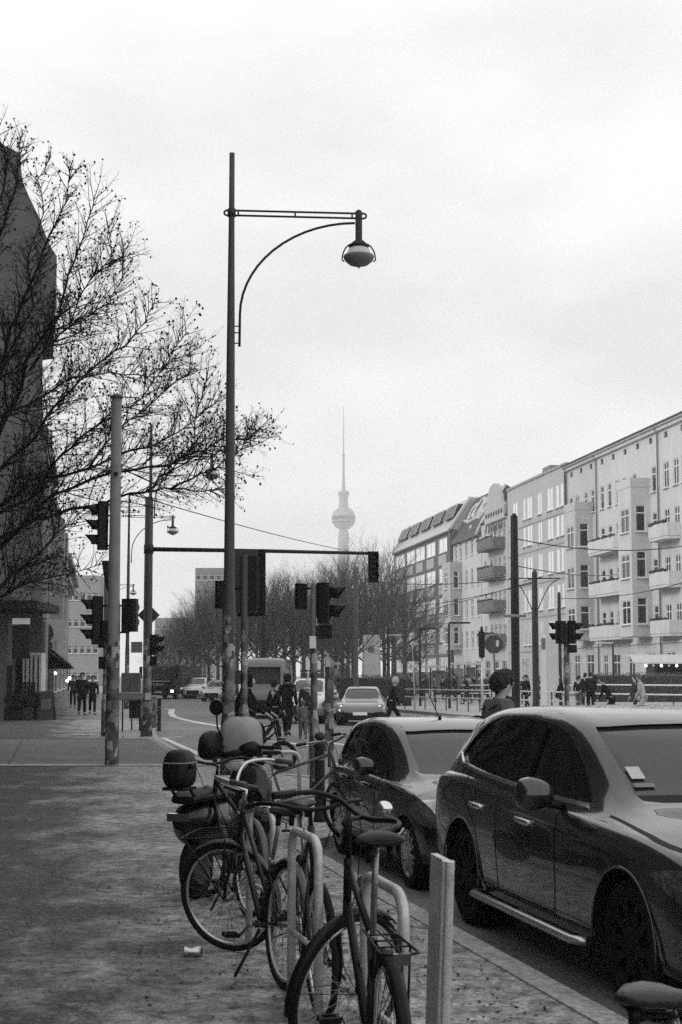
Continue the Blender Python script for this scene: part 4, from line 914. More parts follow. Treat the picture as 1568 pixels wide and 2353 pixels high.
limbs = [
 ([(-150, 1120), (0, 1010), (38, 900), (62, 840), (85, 775), (130, 710), (165, 640), (195, 540), (215, 450)], .11, -1),
 ([(-150, 1230), (0, 1165), (80, 1112), (190, 1078), (300, 1040), (380, 1010), (450, 960), (510, 905)], .09, 1.5),
 ([(-150, 1240), (0, 1180), (70, 1150), (141, 1043), (205, 985), (246, 955), (330, 905), (390, 830), (430, 770)], .07, -2),
 ([(-150, 1330), (0, 1255), (60, 1212), (120, 1180), (240, 1152), (330, 1128), (400, 1122), (470, 1128), (520, 1120)], .1, .5),
 ([(-150, 1420), (0, 1366), (70, 1350), (150, 1318), (230, 1288)], .06, 2),
 ([(-150, 1400), (0, 1340), (60, 1295), (110, 1250), (165, 1215), (232, 1165)], .07, 1),
 ([(-150, 1150), (0, 1085), (80, 1000), (140, 935), (218, 850), (290, 790), (330, 730), (360, 690)], .08, -.5),
 ([(-150, 1010), (-60, 760), (-10, 560), (30, 420), (48, 370), (58, 310)], .1, 1.5),
 ([(-150, 1060), (0, 960), (95, 910), (170, 865), (250, 848), (330, 862), (400, 835), (460, 790)], .06, 3),
 ([(-150, 1090), (-20, 900), (30, 760), (70, 640), (110, 540), (150, 430), (168, 380)], .08, -3),
 ([(-150, 1300), (0, 1235), (120, 1140), (250, 1085), (380, 1065), (450, 1030), (520, 1010), (570, 1000), (605, 985)], .075, -2.2),
 ([(60, 840), (120, 790), (180, 740), (240, 700), (275, 630), (290, 560)], .045, 2.4),
 ([(330, 1128), (390, 1080), (440, 1020), (470, 940), (480, 880)], .04, -1),
 ([(-150, 900), (-80, 700), (-40, 560), (0, 430), (14, 360), (5, 300)], .08, -1.2),
 ([(85, 775), (150, 740), (210, 650), (240, 580), (262, 520)], .04, -2.5),
 ([(-150, 1000), (-40, 860), (20, 820), (60, 700), (70, 600), (100, 500), (95, 420), (112, 360)], .07, 2.2),
 ([(200, 1075), (280, 990), (350, 930), (400, 880), (440, 860)], .04, 1.8),
 ([(400, 1122), (470, 1090), (520, 1060), (555, 1020), (575, 980)], .04, 1.2),
]
def oak(label, limbs, Yc, trunk, rnd):
    tw = MB(); lm = MB(); tips = []; base = V((trunk[0], trunk[1], 0))
    for pl, r, dy in limbs:
        n_ = len(pl); pts = []
        for i, (x, y) in enumerate(pl):
            f = i/(n_-1); p = at(x, y, Yc+dy*f*1.4); pts.append(p-base+V((rnd.gauss(0, .05), rnd.gauss(0, .15), rnd.gauss(0, .05))))
        # smooth
        sm_ = []
        for i in range(n_-1):
            for k in range(3): sm_.append(pts[i].lerp(pts[i+1], k/3)+V((rnd.gauss(0, .02), 0, rnd.gauss(0, .03))))
        sm_.append(pts[-1]); m_ = len(sm_)
        lm.tube(sm_, [max(.85*r*(1-.9*(i/(m_-1))**.5), .01) for i in range(m_)], 7)
        ln = sum((sm_[i+1]-sm_[i]).length for i in range(m_-1)); nb = int(ln/.092)
        for k in range(nb):
            t = (.12+.88*(k+rnd.random())/nb)*(m_-1.01); i = int(t); td = (sm_[i+1]-sm_[i]).normalized(); f = t/(m_-1)
            d = rdir(rnd, td, R(rnd.uniform(35, 65))); d.z += .22; d.x += .1
            grow(rnd, tw, tips, sm_[i].lerp(sm_[i+1], t-i), d.normalized(), rnd.uniform(.6, 1.9)*(1-.55*f)*(.7 if pl[-1][1] < 400 else 1), .013*(1-.5*f)+.004, 0, spec, lm)
    return tw, lm, tips, base
tb = (X_(-165, YT0), YT0)
# limbs away from the camera's view, so the crown is whole
rel = []
tw, lm, tips, base = oak('', limbs, YT0, tb, rnd)
for a_ in range(7):
    an = R(95+28*a_); z0 = rnd.uniform(2.6, 6); p = V((0, 0, z0)); pts = [p]; d = V((math.cos(an), math.sin(an), .7)).normalized()
    for k in range(9): d = (d+V((rnd.gauss(0, .12), rnd.gauss(0, .12), .06))).normalized(); pts.append(pts[-1]+d*.6)
    if max(abs(q_.x) for q_ in pts) > 3.2: pts = [V((q_.x*.5, q_.y, q_.z)) for q_ in pts]
    lm.tube(pts, [.09*(1-.09*k) for k in range(len(pts))], 6)
    for k in range(12):
        i = rnd.randint(1, 8); grow(rnd, tw, tips, pts[i], rdir(rnd, d, R(50)), rnd.uniform(.7, 1.5), .014, 0, spec, lm)
t = thing('plane_tree', 'large bare tree with hanging seed balls reaching in from the left edge', 'tree', base)
b = MB(); zt_ = Z_(1100, YT0); b.tube([(0, 0, -.05), (0, 0, .25), (.05, 0, 1.5), (0, .05, 3), (.08, 0, 4.5), (0, 0, 6), (0, 0, 7.6)], [.36, .28, .25, .23, .19, .13, .06], 12); b.build('trunk', M['bark'], t)
lm.build('limb', M['bark'], t, kind=None); tw.build('twigs', M['bark'], t, kind='stuff')
sb = MB()
for q_ in tips:
    if rnd.random() < .26:
        r = rnd.uniform(.013, .032); c = q_-V((0, 0, .02)); a = rnd.uniform(.6, 1.5)
        sb.add([c+V((r, 0, 0)), c+V((0, r, 0)), c-V((r, 0, 0)), c-V((0, r, 0)), c+V((0, 0, r*a)), c-V((0, 0, r*a*1.2))], [(0, 1, 4), (1, 2, 4), (2, 3, 4), (3, 0, 4), (1, 0, 5), (2, 1, 5), (3, 2, 5), (0, 3, 5)])
sb.build('seed_balls', M['seed'], t, kind='stuff'); print('near tree twigs', len(tips), len(tw.v))
# ---- far bare trees
spec2 = [(5, .1, .08, .42, .5, R(36)), (4, .13, .08, .3, .52, R(36)), (3, .16, .07, .22, .6, R(34)), (2, .16, .06, .3, .5, R(34))]
FT = []
def fartree(seed, H, rad):
    rnd = random.Random(seed); tw = MB(); tips = []; tr = MB()
    th = H*.3; tr.tube([(0, 0, -.1), (rnd.uniform(-.1, .1), 0, th*.5), (0, 0, th), (rnd.uniform(-.2, .2), rnd.uniform(-.2, .2), H*.55), (0, 0, H*.8)], [.22, .18, .15, .1, .03], 7)
    n_ = 17
    for k in range(n_):
        f = k/n_; z = th*.75+(H*.62-th*.75)*f; an = k*2.4+rnd.uniform(-.4, .4); el = R(25+45*f); d = V((math.cos(an)*math.cos(el), math.sin(an)*math.cos(el), math.sin(el)))
        q = MB(); grow(rnd, tw, tips, V((0, 0, z)), d, (rad*(1.25-.35*f)), .07*(1-.5*f), 0, spec2, tr)
    return tr.mesh('trunk'), tw.mesh('twigs'), len(tips)
for sd_ in range(4):
    a, b_, n_ = fartree(40+sd_, 11.5, 4.2); a.materials.append(M['bark_far']); b_.materials.append(M['bark_far']); FT.append((a, b_)); print('far tree tips', n_, len(b_.vertices))
fl_ = [(372, 150, 1440), (392, 180, 1425), (412, 135, 1400), (428, 165, 1375), (446, 120, 1350), (462, 150, 1345), (480, 112, 1330), (500, 140, 1325), (470, 190, 1340), (520, 105, 1315), (545, 130, 1305), (566, 98, 1300), (590, 118, 1300), (612, 92, 1290), (634, 130, 1300),
       (655, 100, 1292), (676, 86, 1300), (698, 120, 1290), (716, 95, 1295), (742, 110, 1290), (762, 130, 1300), (800, 84, 1262), (838, 100, 1235), (868, 118, 1222), (905, 132, 1240), (930, 110, 1300), (884, 92, 1300), (780, 160, 1290), (600, 160, 1310), (670, 170, 1310), (788, 104, 1252), (772, 122, 1268), (812, 92, 1250), (402, 230, 1430), (440, 240, 1400), (965, 128, 1380)]
rnd = random.Random(3)
for i, (px, Y, yt) in enumerate(fl_):
    a, b_ = FT[i % 4]; x = X_(px, Y)
    t = thing('bare_tree', 'bare winter tree in the long row beyond the crossing', 'tree', (x, Y, 0), rnd.uniform(0, 6), 'bare trees along the middle of the street')
    obj('trunk', a, None, t); o = obj('twigs', b_, None, t); o['kind'] = 'stuff'; s_ = Z_(yt, Y)/11.1; w_ = s_*rnd.uniform(.8, 1.05); t.scale = (w_, w_, s_)
    t['label'] = ''
order = sorted([o for o in bpy.data.objects if o.name.startswith('bare_tree')], key=lambda o: o.location.x/o.location.y)
marks_ = ['beside the lorry', 'above the oncoming cars', 'left of the near lamp', 'right behind the near lamp pole', 'behind the grey van', 'behind the middle signal post', 'under the television tower', 'right of the hanging signal', 'near the gridded office block']
for i, o in enumerate(order):
    o['label'] = 'bare winter tree number %d from the left in the row beyond the crossing' % (i+1)
ORD = ['first', 'second', 'third', 'fourth', 'fifth', 'sixth', 'seventh', 'eighth', 'ninth', 'tenth', 'eleventh', 'twelfth']
for i, o in enumerate(order):
    px = 784+o.location.x/o.location.y*F; Y = o.location.y
    where = ('behind the lorry' if px < 405 else 'above the oncoming cars' if px < 500 else 'behind the near lamp pole and sticker post' if px < 580 else 'above the grey van' if px < 650 else 'behind the crossing pedestrians' if px < 730 else 'under the television tower' if px < 810 else 'around the hanging signal' if px < 880 else 'in front of the gridded office block')
    o['where'] = where
seen = {}
for o in sorted(order, key=lambda o: o.location.y):
    w_ = o['where']; seen.setdefault(w_, []).append(o); del o['where']
for w_, os_ in seen.items():
    for k, o in enumerate(os_): o['label'] = ('nearest' if k == 0 else ORD[k]+' nearest')+' of the bare trees '+w_
# ================================================================ CARS
mk('paint_dark', .022, .26, .5, .1, 2, coat=1, spec=.5); mk('paint_black', .006, .4, 0, .1, 2, coat=.5, spec=.3); mk('paint_grey', .10, .3, .3, .05, 2, coat=1)
mk('paint_van', .06, .4, .3, .1, 2, coat=.6); mk('paint_silver', .42, .3, .5, .05, 2, coat=1); mk('paint_white', .7, .35, 0, .05, 2, coat=1); mk('paint_suv', .03, .24, .5, .1, 2, coat=1, spec=.5)
mk('trim_black', .006, .6, 0, .2, 20, spec=.2); mk('tail_lamp', .05, .15, 0, .2, 5, coat=1); mk('head_lamp', .22, .1, .8, .6, 14, coat=1)
mk('screen_glass', .03, .05, 0, .2, .8, spec=.5)
mk('car_lamp_on', .9, .3, emit=9)
def car_loft(keys, n=52, xs=None, inset=0., grow_=0., vr=(0, 1.)):
    """full skin of a car from stations (x, half width, z bottom, z shoulder, belt half width, roof half width, z roof)"""
    x0, x1 = keys[0][0], keys[-1][0]; P = []
    for i in range(n+1):
        u = i/n; x = x0+(x1-x0)*(.5-.5*math.cos(PI*u))*.55+(x1-x0)*u*.45
        w_, zb, zs, wb, wr, zr = curve(keys, x); zm = zb+(zs-zb)*.5; d = grow_-inset
        sec = [(0, zb), (w_*.8, zb), (w_*.955, zb+.03), (w_*.985, zb+.12), (w_, zm), (w_*.992, zs-(zs-zb)*.18), (w_*.965, zs-.035), (w_*.93, zs), ((w_*.93+wb)/2, zs+.008), (wb, zs+.014)]
        hh = zr-zs-.014
        for t in (.25, .5, .75, .9): sec.append((wb+(wr-wb)*(t**1.25), zs+.014+hh*(t*.97)))
        sec += [(wr*.93, zs+.014+hh*.962), (wr*.8, zs+.014+hh*.982), (wr*.45, zs+.014+hh*.995), (0, zr)]
        row = []
        for (y, z) in sec: row.append((x, y, z))
        P.append(row)
    # offset along normals approx
    if inset or grow_:
        d = grow_-inset; Q = []
        for i, row in enumerate(P):
            q = []
            for j, p in enumerate(row):
                a = V(P[min(i+1, n)][j])-V(P[max(i-1, 0)][j]); b = V(row[min(j+1, len(row)-1)])-V(row[max(j-1, 0)])
                nn = b.cross(a)
                if nn.length < 1e-9: nn = V((0, 0, 1))
                nn.normalize()
                q.append(tuple(V(p)+nn*d)) 
            q[0] = (q[0][0], 0, q[0][2]); q[-1] = (q[-1][0], 0, q[-1][2]); Q.append(q)
        P = Q
    return P
def loft_mb(P):
    b = MB(); full = []
    for row in P:
        full.append([V(p) for p in row]+[V((p[0], -p[1], p[2])) for p in reversed(row[1:-1])])
    m_ = len(full[0]); vs = [p for r_ in full for p in r_]; n_ = len(full)
    fs = [(i*m_+j, (i+1)*m_+j, (i+1)*m_+(j+1) % m_, i*m_+(j+1) % m_) for i in range(n_-1) for j in range(m_)]
    b.add(vs, fs, True); b.f.append(tuple(reversed(range(m_)))); b.sm.append(False); b.f.append(tuple((n_-1)*m_+j for j in range(m_))); b.sm.append(False)
    # orientation : make outward
    b.f = [tuple(reversed(f)) for f in b.f]
    return b
def fixm(me):
    import bmesh
    b = bmesh.new(); b.from_mesh(me); bmesh.ops.recalc_face_normals(b, faces=b.faces); b.to_mesh(me); b.free(); return me
def prism_mesh(poly, a, c, axis): b = MB(); b.prism(poly, a, c, axis); return fixm(b.mesh('cut'))
def cylY(x, z, r, y0, y1, n=40): b = MB(); b.lathe([(r, y0), (r, y1)], n, 'Y', (x, 0, z)); return fixm(b.mesh('cut'))
def sm_poly(pts, n=4):
    """Catmull-Rom closed polygon"""
    o = []; m_ = len(pts)
    for i in range(m_):
        p0, p1, p2, p3 = [V((*pts[(i+k) % m_], 0)) for k in (-1, 0, 1, 2)]
        for k in range(n):
            t = k/n; q = .5*((2*p1)+(p2-p0)*t+(2*p0-5*p1+4*p2-p3)*t*t+(3*p1-p0-3*p2+p3)*t**3); o.append((q.x, q.y))
    return o
WH = {}
def wheel(root, x, y, r, wd, side, spokes=10, rimm='silver', steer=0, twin=True, name='wheel'):
    k = (round(r, 3), wd, spokes, rimm, twin)
    if k not in WH:
        t_ = MB(); ri = r*.70
        t_.lathe([(ri, -wd/2), (r*.93, -wd/2), (r*.985, -wd*.42), (r, -wd*.3), (r, wd*.3), (r*.985, wd*.42), (r*.93, wd/2), (ri, wd/2), (ri*.97, wd*.3)], 36, 'Y', cap=False)
        m_ = MB(); m_.lathe([(ri*.99, -wd*.4), (ri*.9, -wd*.3), (ri*.9, wd*.3), (ri*1.0, wd*.47), (ri*1.02, wd*.5), (ri*.95, wd*.48), (ri*.9, wd*.36)], 36, 'Y', cap=False)
        for s_ in range(spokes):
            a = 2*PI*s_/spokes+(.10 if twin and s_ % 2 else 0)
            m_.bar((ri*.12*math.cos(a), wd*.40, ri*.12*math.sin(a)), (ri*.95*math.cos(a), wd*.43, ri*.95*math.sin(a)), (.05 if spokes < 11 else .028)*r/.35, .022, V((0, 1, 0)))
        m_.lathe([(ri*.2, wd*.36), (ri*.2, wd*.45), (ri*.12, wd*.47), (0, wd*.47)], 16, 'Y', cap=False)
        d_ = MB(); d_.lathe([(ri*.88, wd*.1), (ri*.5, wd*.12), (0, wd*.12)], 24, 'Y', cap=False)
        WH[k] = [t_.mesh('tyre'), m_.mesh('rim'), d_.mesh('brake_disc')]
        WH[k][0].materials.append(M['rubber']); WH[k][1].materials.append(M[rimm]); WH[k][2].materials.append(M['dark_grey'])
    w_ = obj(name, WH[k][0], None, root); w_.location = (x, y, r); w_.rotation_euler = (0, 0, (0 if side > 0 else PI)+steer)
    obj('rim', WH[k][1], None, w_); obj('brake_disc', WH[k][2], None, w_); return w_
def car(label, cat, keys, loc, rz, wb, wr_, paint, side_win, ws, rw=None, lamps=True, grille=None, lampon=False, detail=2, group=None, name='parked_car', plate=None, archr=1.14, trim=None, handles=(), seams=(), mirror=None, headpoly=None, spokes=10, rimm='silver', sill=None, ww=.22, rimtwin=True):
    """x forward, rear axle at x=0"""
    t = thing(name, label, cat, loc, rz, group)
    w_ = max(k[1] for k in keys)
    body = fixm(loft_mb(car_loft(keys)).mesh('body')); r = wr_
    cuts = [cylY(x, r*1.0, r*archr, s_*(w_-.34) if s_ > 0 else -w_-.2, w_+.2 if s_ > 0 else -(w_-.34)) for x in (0, wb) for s_ in (-1, 1)]
    # hollow the cabin : cut with a smaller skin from the belt up, then the window openings
    inner = fixm(loft_mb(car_loft(keys, inset=.045)).mesh('inner')); zb_ = min(p[1] for p in side_win)-.03
    b = MB(); xs_ = [p[0] for p in side_win]; b.box(-5, 9, -1.3, 1.3, zb_, 3); inner = boolop(inner, fixm(b.mesh('c')), 'INTERSECT')
    body = boolop(body, cuts+[inner], 'DIFFERENCE')
    wcut = [prism_mesh(side_win, -1.3, 1.3, 'Y')]
    if ws: wcut.append(prism_mesh(ws[0], ws[1], ws[2], 'X'))
    if rw: wcut.append(prism_mesh(rw[0], rw[1], rw[2], 'X'))
    body = boolop(body, wcut, 'DIFFERENCE')
    for p in body.polygons: p.use_smooth = True
    bo = obj('body', body, paint, t)
    try:
        dgm = bo.modifiers.new('es', 'EDGE_SPLIT'); dgm.split_angle = R(38)
    except Exception: pass
    # glass skin
    gl = fixm(loft_mb(car_loft(keys, inset=.02)).mesh('g')); b = MB(); b.box(-5, 9, -1.3, 1.3, zb_+.005, max(k[6] for k in keys)-.035)
    gl = boolop(gl, fixm(b.mesh('c')), 'INTERSECT')
    x_s = ws[1] if ws else 99
    # split in windscreen and side glass
    xa = max(p[0] for p in side_win)
    wsb = MB(); wsb.prism([(y*1.03, z) for y, z in ws[0]], ws[1]-.03, ws[2]+.05, 'X'); gw = boolop(gl.copy(), fixm(wsb.mesh('c')), 'INTERSECT')
    for p in gw.polygons: p.use_smooth = True
    for p in gl.polygons: p.use_smooth = True
    g1 = obj('windscreen', gw, M['screen_glass'], t); md = g1.modifiers.new('es', 'EDGE_SPLIT'); md.split_angle = R(30); g1.scale = (1.001, 1, 1.001)
    g2 = obj('side_glass', gl, M['glass_dark'], t); md = g2.modifiers.new('es', 'EDGE_SPLIT'); md.split_angle = R(30)
    # wheel wells
    for x in (0, wb):
        for s_ in (-1, 1):
            wheel(t, x, s_*(w_-.045-ww/2), r, ww, s_, spokes, rimm, twin=rimtwin)
    q_ = MB(); q_.box(-.5, wb+.45, -w_+.3, w_-.3, .22, .42); q_.build('underbody', M['trim_black'], t)
    for x in (0, wb):
        for s_ in (-1, 1):
            q_ = MB(); q_.lathe([(r*archr*.99, s_*(w_-.33)), (r*archr*.99, s_*(w_-.08))], 28, 'Y', (x, 0, r), cap=False); q_.lathe([(0, s_*(w_-.33)), (r*archr*.99, s_*(w_-.33))], 28, 'Y', (x, 0, r), cap=False)
            q_.build('wheel_arch', M['trim_black'], t)
    def decal(nm, poly, a, c, axis, m, gr=.006, mir=False, par=None):
        sk = fixm(loft_mb(car_loft(keys, grow_=gr)).mesh('d')); cs = prism_mesh(poly, a, c, axis)
        me = boolop(sk, cs, 'INTERSECT')
        if not len(me.polygons): return None
        for p in me.polygons: p.use_smooth = True
        o = obj(nm, me, m, par or t); md = o.modifiers.new('es', 'EDGE_SPLIT'); md.split_angle = R(35); return o
    t['_d'] = 0
    if headpoly:
        for s_ in (-1, 1):
            a, c = (.3, w_+.1) if s_ > 0 else (-w_-.1, -.3)
            o = decal('headlight', headpoly, a, c, 'Y', M['head_lamp'], .008)
            if o and lampon:
                b = MB()
                for (lx, ly, lz, lr) in lampon: b.ball((lx, s_*ly, lz), lr, n=10, m=6)
                b.build('lamp_lens', M['car_lamp_on'], o)
    if grille: decal('grille', grille, keys[-1][0]-.75, keys[-1][0]+.2, 'X', M['trim_black'], .007)
    for i, s_poly in enumerate(seams): decal('door_seam', s_poly, -w_-.1, w_+.1, 'Y', M['trim_black'], .0015)
    if trim: 
        for s_ in (-1, 1):
            a, c = (.4, w_+.1) if s_ > 0 else (-w_-.1, -.4); decal('window_trim', trim, a, c, 'Y', M['alu_trim'], .01)
    for hx, hz in handles:
        for s_ in (-1, 1):
            wy = curve(keys, hx)[0]*.99; b = MB(); b.tube([(hx-.11, s_*(wy-.01), hz), (hx-.09, s_*(wy+.03), hz+.005), (hx+.09, s_*(wy+.03), hz), (hx+.11, s_*(wy-.01), hz-.005)], .013, 8, flat=1.6); b.build('door_handle', M['alu_trim'] if trim else paint, t)
    if mirror:
        mx, mz, ms = mirror
        for s_ in (-1, 1):
            wy = w_*.93; b = MB()
            prof = [(0, .03), (.08, .5), (.22, .8), (.45, .97), (.65, 1.), (.82, .9), (.93, .7), (.98, .4)]
            P = []
            for u, k in prof:
                P.append([V((mx+.07*ms-.16*ms*u*.2+ms*.08*math.cos(a)*k*(.9 if math.cos(a) > 0 else .5), s_*(wy+.04+.22*ms*u), mz+ms*.085*k*math.sin(a)*(1+.12*u))) for a in [2*PI*j/16 for j in range(17)]])
            b.grid(P); b.add([P[-1][j] for j in range(16)], [tuple(range(16))]); mo = b.build('mirror', paint, t)
            b = MB(); b.lathe([(.0, 0)], 3) if False else None
            b.tube([(mx+.06, s_*(wy-.02), mz-.07*ms), (mx+.05, s_*(wy+.1), mz-.055*ms)], .03*ms, 8, flat=.6); b.build('mirror_arm', M['trim_black'], mo)
    if plate:
        px_, pz, tx = plate; b = MB(); b.box(-.26, .26, -.01, .01, -.055, .055); o = b.build('number_plate', M['white_paint'], t); o.location = (px_, 0, pz); o.rotation_euler = (0, 0, PI/2)
        cu = bpy.data.curves.new('txt', 'FONT'); cu.body = tx; cu.size = .1; cu.align_x = 'CENTER'; cu.align_y = 'CENTER'; cu.extrude = .001; cu.space_character = 1.1
        tob = bpy.data.objects.new('txt', cu); C.objects.link(tob); me = evalmesh(tob); bpy.data.objects.remove(tob)
        lo = obj('lettering', me, M['black'], o); lo.location = (0, .0145, 0); lo.rotation_euler = (R(90), 0, PI)
    return t, decal
def heading(a, c):  # angle of local +x
    return math.atan2(c[1]-a[1], c[0]-a[0])
# ---- big dark SUV, nearest
KS = [(-.94, .62, .50, .80, .52, .40, .86), (-.91, .80, .42, .95, .70, .52, 1.02), (-.82, .885, .36, 1.03, .78, .58, 1.24), (-.6, .925, .33, 1.07, .82, .61, 1.44), (-.2, .94, .30, 1.07, .85, .64, 1.56), (.3, .94, .28, 1.05, .86, .66, 1.61), (.9, .945, .27, 1.025, .87, .67, 1.625),
      (1.35, .945, .27, 1.01, .87, .66, 1.60), (1.62, .945, .27, 1.0, .87, .645, 1.545), (2.0, .945, .27, .99, .86, .63, 1.36), (2.3, .945, .27, .985, .85, .64, 1.175), (2.48, .945, .27, .98, .845, .66, 1.085), (2.6, .945, .27, .975, .84, .64, 1.062), (3.0, .94, .27, .95, .82, .56, 1.03), (3.35, .925, .26, .90, .78, .50, .97), (3.58, .88, .25, .83, .72, .45, .88), (3.72, .80, .25, .72, .62, .38, .77), (3.79, .68, .28, .60, .5, .3, .64), (3.82, .55, .33, .52, .4, .25, .55)]
sw = sm_poly([(-.42, 1.20), (-.25, 1.155), (.3, 1.115), (1.0, 1.085), (1.7, 1.06), (2.12, 1.05), (2.16, 1.075), (1.95, 1.22), (1.62, 1.42), (1.3, 1.505), (.8, 1.535), (.25, 1.52), (-.15, 1.42)], 3)
wsS = (sm_poly([(-.60, 1.10), (-.3, 1.085), (0, 1.08), (.3, 1.085), (.60, 1.10), (.60, 1.2), (.585, 1.47), (.5, 1.505), (0, 1.52), (-.5, 1.505), (-.585, 1.47), (-.60, 1.2)], 2), 1.5, 2.75)
rS, fS = gp(1064, 2126, RZ), gp(1418, 2322, RZ); hS = heading(rS, fS); hwS = .94
ax = V((math.cos(hS), math.sin(hS), 0)); lft = V((-ax.y, ax.x, 0))
# the photographed wheels are on the car's right hand side (towards the pavement)
cS = (rS+fS)/2-lft*0; wbS = 2.87
side = -1 if lft.x > 0 else 1
org = cS-ax*wbS/2 + V((1, 0, 0))*0 + (lft if lft.x > 0 else -lft)*(hwS-.10)+V((.10, 0, 0)); org.z = RZ
trimS = [(x, z) for x, z in [(-.46, 1.215), (-.27, 1.15), (.3, 1.108), (1.0, 1.078), (1.7, 1.053), (2.16, 1.042), (2.16, 1.062), (1.7, 1.073), (1.0, 1.098), (.3, 1.128), (-.25, 1.17), (-.44, 1.24)]]
def line_poly(pts, w_=.007):
    L_ = []; R_ = []
    for i, p in enumerate(pts):
        a = V(pts[max(i-1, 0)]); b = V(pts[min(i+1, len(pts)-1)]); d = (b-a).normalized(); n_ = V((-d.y, d.x))*w_; L_.append((p[0]+n_.x, p[1]+n_.y)); R_.append((p[0]-n_.x, p[1]-n_.y))
    return L_+R_[::-1]
suv, dec = car('large dark glossy car with chrome window line parked nearest at the kerb', 'car', KS, org, hS, wbS, .365, M['paint_suv'], sw, wsS, rw=(sm_poly([(-.5, 1.2), (.5, 1.2), (.42, 1.38), (-.42, 1.38)], 2), -1.0, -.3),
    headpoly=sm_poly([(3.22, .80), (3.45, .84), (3.62, .80), (3.78, .70), (3.8, .62), (3.66, .63), (3.5, .68), (3.3, .76)], 3), trim=trimS, handles=((.38, .90), (1.36, .885)), mirror=(1.78, 1.10, 1.15),
    seams=[line_poly([(1.83, 1.04), (1.88, .9), (1.9, .6), (1.86, .36)]), line_poly([(.80, 1.07), (.78, .9), (.80, .6), (.82, .36)]), line_poly([(-.05, 1.12), (.05, .95), (.33, .75), (.46, .5), (.5, .36)]), line_poly([(2.45, 1.02), (3.0, .965), (3.4, .91), (3.62, .84)], .004), line_poly([(.5, .38), (1.86, .38)], .006), line_poly([(1.2, 1.48), (1.17, 1.1)], .005)],
    grille=[(-.55, .45), (.55, .45), (.6, .6), (.5, .7), (-.5, .7), (-.6, .6)], archr=1.13, spokes=10, rimm='dark_rim' if 'dark_rim' in M else 'trim_black', ww=.24)
for i in (-1, 1):
    b = MB(); b.tube([(.42, i*.93, .30), (.5, i*1.0, .30), (2.3, i*1.0, .30), (2.38, i*.93, .30)], .035, 10, flat=.8); b.build('running_board', M['silver'], suv, .0)
    b = MB(); b.prism([(.78, 1.10), (.86, 1.10), (.84, 1.53), (.79, 1.53)], i*.80, i*.815, 'Y'); 
b = MB()
# belt of arch cladding lips
for x in (0, wbS):
    for i in (-1, 1):
        q_ = MB(); pts = [V((x+.418*math.cos(a), i*(.938), .365+.418*math.sin(a))) for a in [R(-8)+R(196)*k/20 for k in range(21)]]; q_.tube(pts, .009, 6); q_.build('arch_lip', M['paint_suv'], suv)
# papers behind the screen
def on_screen(o_, px0, py0, dims, m, nm='parking_ticket'):
    pass
def on_skin(keys, x, yv, wd, hg, m, nm, par):
    w_, zb, zs, wb_, wr_, zr = curve(keys, x); _, _, _, _, _, zr2 = curve(keys, x+hg); b = MB()
    e = -.012; b.add([(x, yv, zr+e), (x, yv+wd, zr+e), (x+hg, yv+wd, zr2+e), (x+hg, yv, zr2+e)], [(0, 1, 2, 3)]); o = b.build(nm, m, par); md = o.modifiers.new('s', 'SOLIDIFY'); md.thickness = .003; return o
on_skin(KS, 2.37, -.6, 1.2, .07, M['trim_black'], 'wiper_cowl', suv); on_skin(KS, 2.12, -.57, .09, .10, M['light_grey'], 'paper', suv); on_skin(KS, 2.26, -.58, .13, .035, M['mid_grey'], 'paper', suv)
# ---- small dark hatchback behind
KH = [(-.62, .58, .45, .72, .50, .40, .80), (-.60, .72, .36, .86, .60, .5, .98), (-.52, .79, .30, .90, .68, .54, 1.18), (-.36, .825, .26, .92, .71, .56, 1.36), (0, .84, .24, .92, .74, .58, 1.45), (.5, .84, .23, .91, .76, .59, 1.485), (1.0, .845, .22, .90, .76, .58, 1.465), (1.3, .845, .22, .89, .76, .57, 1.40), (1.7, .845, .22, .88, .75, .56, 1.21), (2.05, .84, .22, .875, .74, .58, 1.02), (2.2, .84, .22, .87, .73, .56, .955), (2.6, .825, .22, .83, .69, .48, .89), (2.9, .78, .22, .74, .62, .4, .79), (3.08, .68, .24, .62, .5, .32, .67), (3.14, .5, .3, .5, .36, .24, .52)]
KH = [(k[0], k[1], k[2], k[3]*.97, k[4], k[5], k[6]*.955) for k in KH]
swH = sm_poly([(-.30, 1.05), (-.1, 1.005), (.5, .985), (1.2, .965), (1.72, .955), (1.78, .975), (1.55, 1.13), (1.25, 1.30), (.95, 1.375), (.5, 1.40), (.1, 1.37), (-.18, 1.27)], 3)
swH = [(x, z*.955) for x, z in swH]
wsH = (sm_poly([(-.52, .99), (0, .97), (.52, .99), (.54, 1.05), (.50, 1.33), (.42, 1.36), (0, 1.375), (-.42, 1.36), (-.50, 1.33), (-.54, 1.05)], 2), 1.2, 2.4)
wsH = ([(y, z*.955) for y, z in wsH[0]], wsH[1], wsH[2])
rH, fH = gp(791, 1960, RZ), gp(952, 2040, RZ); hH = heading(rH, fH); axh = V((math.cos(hH), math.sin(hH), 0)); lfh = V((-axh.y, axh.x, 0)); wbH = 2.49
org = (rH+fH)/2-axh*wbH/2+(lfh if lfh.x > 0 else -lfh)*.74; org.z = RZ
